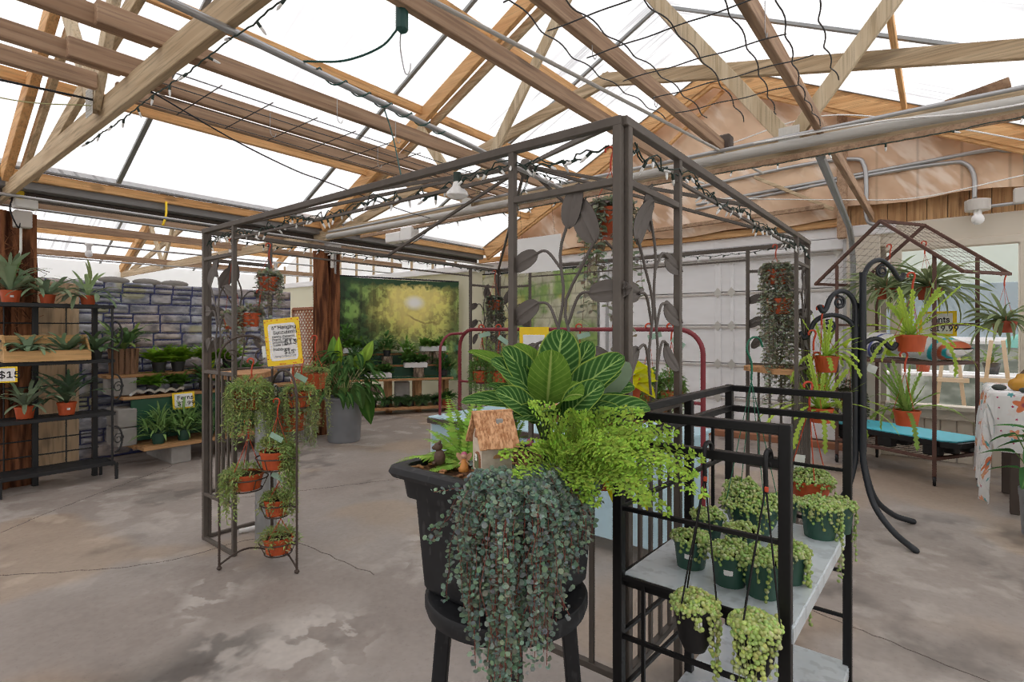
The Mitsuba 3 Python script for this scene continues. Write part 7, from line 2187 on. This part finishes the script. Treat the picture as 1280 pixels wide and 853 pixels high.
for k in range(22):
    az = g.uniform(-PI, PI)
    b = pc + A(0, 0, 0.30)
    e = pc + A(math.cos(az) * g.uniform(0.05, 0.16), math.sin(az) * g.uniform(0.05, 0.16), g.uniform(0.40, 0.78))
    tip = e + A(math.cos(az), math.sin(az), g.uniform(-0.9, 0.2)) * g.uniform(0.16, 0.24)
    leaf_between(t, e, tip, g.uniform(0.11, 0.16), A(math.cos(az) * 0.6, math.sin(az) * 0.6, 0.9), (0.055, 0.14, 0.05), (0.14, 0.25, 0.09), None, prof_heart, 0.6, 0.2, 10, 7, g=g)
    put(t, 'leaf_stalk', tube(spline([b, (b + e) / 2 + A(0, 0, 0.04), e], 6), 0.004, 5), 'stem_green', True)

# ------------------------------------------------------------------ conduits and lamps on the gable, steel brace
y = 7.6
one('wall_conduit', 'long steel conduit on the gable, topmost curve at the right', 'conduit', tube(spline([(-2.7, y, 3.27), (-0.47, y, 3.365), (0.40, y, 3.40), (0.60, y, 3.36), (1.5, y, 3.26)], 40), 0.022, 8), 'conduit', True)
one('wall_conduit', 'steel conduit on the gable that bends down to the floodlight', 'conduit', tube(spline([(-2.7, y - 0.01, 3.20), (-0.70, y, 3.32), (0.05, y, 3.33), (0.22, y, 3.29), (0.29, y, 3.15), (0.295, y, 2.9)], 50), 0.022, 8), 'conduit', True)
one('wall_conduit', 'steel conduit on the gable bending down left of the window', 'conduit', tube(spline([(-2.8, y - 0.03, 3.50), (-1.39, y - 0.03, 3.57), (-0.82, y - 0.03, 3.54), (-0.70, y - 0.03, 3.45), (-0.675, y - 0.03, 3.2), (-0.675, y - 0.03, 2.86), (-0.62, y - 0.03, 2.74), (-0.45, y - 0.03, 2.70)], 60), 0.024, 8), 'conduit', True)
one('wall_conduit', 'straight conduit along the top of the window wall', 'conduit', tube([(0.33, y, 2.80), (1.6, y, 2.84)], 0.018, 8), 'conduit', True)
one('wall_conduit', 'slim vertical conduit at the right end of the gable', 'conduit', tube([(0.69, y, 3.3), (0.70, y, 2.85)], 0.016, 8), 'conduit', True)
t = thing('wall_floodlight', 'white outdoor floodlight on a round box above the window', 'lamp')
fl = A(0.32, 7.6, 2.83)
put(t, 'round_box', lathe([(0, -0.06), (0.105, -0.06), (0.11, -0.04), (0.11, 0.05), (0.09, 0.06), (0.06, 0.03), (0, 0.02)], 24, fl), 'stile_gray', 40)
put(t, 'lamp_neck', tube([fl + A(0, -0.03, -0.06), fl + A(0, -0.05, -0.12)], 0.035, 12), 'white_plastic', True)
put(t, 'lamp_bulb', sphere(fl + A(0, -0.06, -0.16), 0.055, 2, (1, 1, 1.1)), 'sign_white', True)
one('wall_box', 'pale blue grey junction box at the right end of the window wall', 'electrical box', box((0.68, 7.6, 2.88), (0.16, 0.08, 0.16), 0.01), 'stile_gray')
one('steel_brace', 'grey steel brace slanting from the truss to the pillar beside the window', 'brace', tube([(-0.625, 4.12, 2.66), (-0.76, 6.8, 2.60), (-0.80, 7.35, 2.55), (-0.80, 7.5, 2.3), (-0.80, 7.5, 0.0)], 0.03, 8), 'pipe_gray', 40)

# ------------------------------------------------------------------ overhead wires, wire grids, hooks
wg = thing('wire_grid', 'narrow panel of straight welded wire hung under the brown boards at upper left', 'wire grid')
ms = []
for x in np.linspace(-3.02, -3.55, 4):
    ms.append(tube([(x, 0.95, 2.795), (x, 4.0, 2.79)], 0.003, 5))
for y_ in np.arange(1.0, 4.0, 0.28):
    ms.append(tube([(-2.99, y_, 2.80), (-3.60, y_, 2.795)], 0.003, 5))
for m in ms:
    put(wg, 'wire', m, 'wire_dark')
scene['wire_dark'] = pr((0.06, 0.06, 0.06), 0.5, 0.4)
wm = thing('wavy_wire_mesh', 'bent dark wavy wire mesh hanging under the roof at top right of the centre', 'wire mesh')
g = np.random.default_rng(31)
for k, x in enumerate((-1.10, -0.93, -0.76, -0.58, -0.42, -0.28)):
    yy = np.linspace(1.1, (2.75, 2.85, 2.95, 3.0, 3.4, 2.8)[k], 60)
    p = np.stack([x + 0.007 * np.sin(yy * 26 + k) + 0.03 * np.sin(yy * 2.3 + k) - 0.03 * (yy - 1.1), yy, 2.61 + 0.006 * np.sin(yy * 26 + k + PI / 2) + 0.02 * np.sin(yy * 3 + k)], 1)
    put(wm, 'wire', tube(p, 0.0027, 5), 'wire_dark', True)
for k, y_ in enumerate((1.42, 1.66, 1.92, 2.2, 2.46, 2.70)):
    xx = np.linspace(-1.17 + 0.02 * k, (-0.75, -0.68, -0.36, -0.45, -0.4, -0.5)[k], 40)
    p = np.stack([xx, y_ + 0.007 * np.sin(xx * 26 + k) + 0.05 * (xx + 1.1) * (1 if k % 2 else 0.4), 2.617 + 0.006 * np.sin(xx * 26 + k)], 1)
    put(wm, 'wire', tube(p, 0.0027, 5), 'wire_dark', True)


def cable(name, label, pts, r=0.004, mat='ink', n=40, sides=6):
    return one(name, label, 'cable', tube(spline(pts, n), r, sides), mat, True)


t = thing('extension_plug', 'dark green extension cord plug hooked on the brown stringer board', 'plug')
put(t, 'plug_body', box((-1.755, 1.47, 2.805), (0.045, 0.05, 0.13), 0.012, rotz(0.3)), 'plug_green')
put(t, 'wire_hook', tube(spline([(-1.76, 1.47, 2.76), (-1.79, 1.49, 2.70), (-1.80, 1.52, 2.615), (-1.795, 1.535, 2.60), (-1.79, 1.545, 2.625), (-1.788, 1.545, 2.65)], 20), 0.0025, 6), 'conduit', True)
scene['plug_green'] = pr((0.012, 0.07, 0.06), 0.5)
cable('green_cable', 'dark green cable sagging from the plug to the steel conduit', [(-1.76, 1.46, 2.76), (-1.86, 1.44, 2.70), (-2.02, 1.37, 2.665), (-2.21, 1.29, 2.69)], 0.0045, 'plug_green')
cable('green_cable', 'dark cable rising from the plug out of the top of the picture', [(-1.75, 1.47, 2.86), (-1.72, 1.45, 3.0), (-1.66, 1.40, 3.3)], 0.004, 'plug_green')
sp = [(-2.22 - 0.0955 * q / 6 + 0.022 * math.cos(q * 6.3), 1.35 + 0.9 * q / 6, 2.675 + 0.022 * math.sin(q * 6.3)) for q in np.linspace(0, 6, 90)]
one('green_cable', 'green cable wound in loose coils round the steel conduit', 'cable', tube(sp, 0.0035, 5), 'plug_green', True)
cable('green_cable', 'green cord dropping from the conduit to the front gazebo beam', [(-2.28, 1.79, 2.66), (-2.2, 1.78, 2.5), (-1.97, 1.645, 2.22)], 0.0035, 'plug_green')
cable('black_cable', 'thin black cable swagging below the boards at upper left to the gazebo', [(-3.085, 0.982, 2.69), (-3.335, 1.514, 2.64), (-3.51, 1.98, 2.61), (-3.61, 2.3, 2.61), (-4.08, 3.4, 2.66), (-4.3, 4.0, 2.70)], 0.004)
cable('black_cable', 'black cable along the board at the upper left edge', [(-3.9, -0.5, 2.84), (-3.85, 0.3, 2.80), (-3.72, 0.9, 2.79)], 0.006)
cable('white_cable', 'thin pale cord under the black cable at the upper left edge', [(-4.1, 0.2, 2.80), (-3.95, 0.6, 2.75), (-3.75, 0.92, 2.77)], 0.003, 'straw')
cable('white_cable', 'white cord running along the gable film behind the truss', [(-2.3, 7.4, 3.95), (-1.2, 7.3, 4.05), (-0.3, 7.3, 3.80), (0.8, 7.3, 3.3)], 0.008, 'white_plastic')
cable('white_cable', 'white cord sagging low along the gable film', [(-2.5, 7.45, 3.3), (-1.0, 7.4, 3.05), (-0.2, 7.4, 2.95), (0.7, 7.4, 3.05)], 0.006, 'white_plastic')
cable('white_cable', 'white cable tied along the truss pipe at the right edge', [(-1.0, 3.93, 2.78), (-0.3, 3.93, 2.76), (0.3, 3.93, 2.70), (1.4, 3.93, 2.74)], 0.006, 'white_plastic')
cable('yellow_strap', 'short yellow strap hanging below the valley gutter', [(-6.50, 2.21, 2.87), (-6.45, 2.19, 2.72), (-6.42, 2.15, 2.60)], 0.012, 'sign_yellow', 8)
for k, (x, y_, z) in enumerate(((-2.90, 1.9, 2.83), (-2.9, 2.35, 2.83), (-1.30, 2.2, 2.84), (-1.30, 2.9, 2.84), (-0.62, 2.5, 2.84), (-3.42, 1.75, 2.82), (-3.42, 2.6, 2.82))):
    p = [(x + 0.03, y_, z + 0.08), (x + 0.03, y_, z - 0.03), (x + 0.03, y_ + 0.01, z - 0.06), (x + 0.03, y_ + 0.03, z - 0.065), (x + 0.03, y_ + 0.04, z - 0.04)]
    tag(put(None, 'wire_hook', tube(spline(p, 14), 0.0022, 5), 'conduit', True), f'small bent wire hook nailed to a brown stringer board, {("nearest above the wire grid", "second above the wire grid", "nearer, right of centre", "farther, right of centre", "on the rightmost board", "nearer over the stand", "farther over the stand")[k]}', 'hook', 'wire hooks on the stringer boards')

# ------------------------------------------------------------------ seen through the window: another glasshouse bay
t = thing('outside_roof', 'pale greenhouse roof seen through the window', 'roof')
put(t, 'roof_sheet', box((2.0, 14.5, 2.75), (14, 0.1, 0.9), 0.01), 'far_pale')
put(t, 'roof_band', box((2.0, 14.3, 1.85), (14, 0.1, 1.15), 0.01), 'far_blue')
put(t, 'roof_beam', bar((-5, 14.2, 1.30), (9, 14.2, 1.30), 0.1, 0.09), 'white_paint')
put(t, 'low_wall', box((2.0, 14.6, 0.55), (14, 0.1, 1.3), 0.01), 'far_green')
scene['far_pale'] = pr((0.52, 0.58, 0.52), 0.7)
scene['far_blue'] = pr((0.24, 0.30, 0.33), 0.7)
scene['far_green'] = pr(proc(lambda p, n, uv: mix((0.10, 0.12, 0.09), (0.36, 0.38, 0.33), smoothstep(0.35, 0.65, fbm(p.x * 2.2, p.z * 3, p.y, 4)))), 0.8)
for k, (x, y_, lb) in enumerate(((0.12, 9.6, 'left'), (0.62, 9.9, 'right'))):
    t = thing('wooden_easel', f'pale wooden trestle seen through the window, {lb} one', 'trestle')
    for dx_ in (-0.12, 0.12):
        put(t, 'leg', bar((x + dx_ * 0.5, y_, 1.35), (x + dx_ * 1.6, y_ + 0.1, 0), 0.045, 0.04), 'pale_wood')
    put(t, 'cross_board', bar((x - 0.2, y_ - 0.02, 0.8), (x + 0.2, y_ - 0.02, 0.8), 0.03, 0.06), 'pale_wood')
scene['pale_wood'] = pr((0.56, 0.42, 0.26), 0.7)
t = thing('outside_table', 'long table with garden goods seen through the window', 'table')
put(t, 'tabletop', box((1.2, 10.6, 0.82), (4.2, 0.8, 0.05), 0.01), 'white_paint')
for x in (-0.7, 0.7, 2.1, 3.1):
    put(t, 'leg', bar((x, 10.4, 0), (x, 10.4, 0.8), 0.08), 'stile_gray')
g = np.random.default_rng(71)
for k in range(9):
    x = -0.6 + 0.4 * k
    t = thing('outside_plant', f'small plant on the table outside the window, {("first", "second", "third", "fourth", "fifth", "sixth", "seventh", "eighth", "ninth")[k]} from the left', 'potted plant', 'plants on the outside table')
    add_pot(t, (x, 10.55, 0.846), 0.10, 0.16, ('dark_pot', 'terracotta_dark', 'white_plastic')[k % 3])
    bushy(t, A(x, 10.55, 1.0), 26, 0.2, 0.06, 0.2, 0.08, (0.09, 0.15, 0.03) if k % 2 else (0.2, 0.25, 0.04), None, 720 + k)
t = thing('teal_canopy', 'small teal garden umbrella seen through the window', 'umbrella')
put(t, 'canopy', lathe([(0.42, 1.22), (0.32, 1.36), (0.15, 1.46), (0.0, 1.5)], 10, (1.15, 11.4, 0)), 'teal_cloth')
put(t, 'pole', tube([(1.15, 11.4, 0), (1.15, 11.4, 1.5)], 0.02, 8), 'white_plastic')
scene['teal_cloth'] = pr((0.10, 0.32, 0.27), 0.7)
one('fallen_leaf', 'pale yellow green leaf lying on the floor at the left edge', 'leaf', (lambda r_: (r_[0], r_[1]))(blade(0.13, 0.07, 0.25, -0.5, 0.2, prof_lance, 8, 5, az=0.5, base=(-3.82, 0.27, 0.006))), 'straw', True)
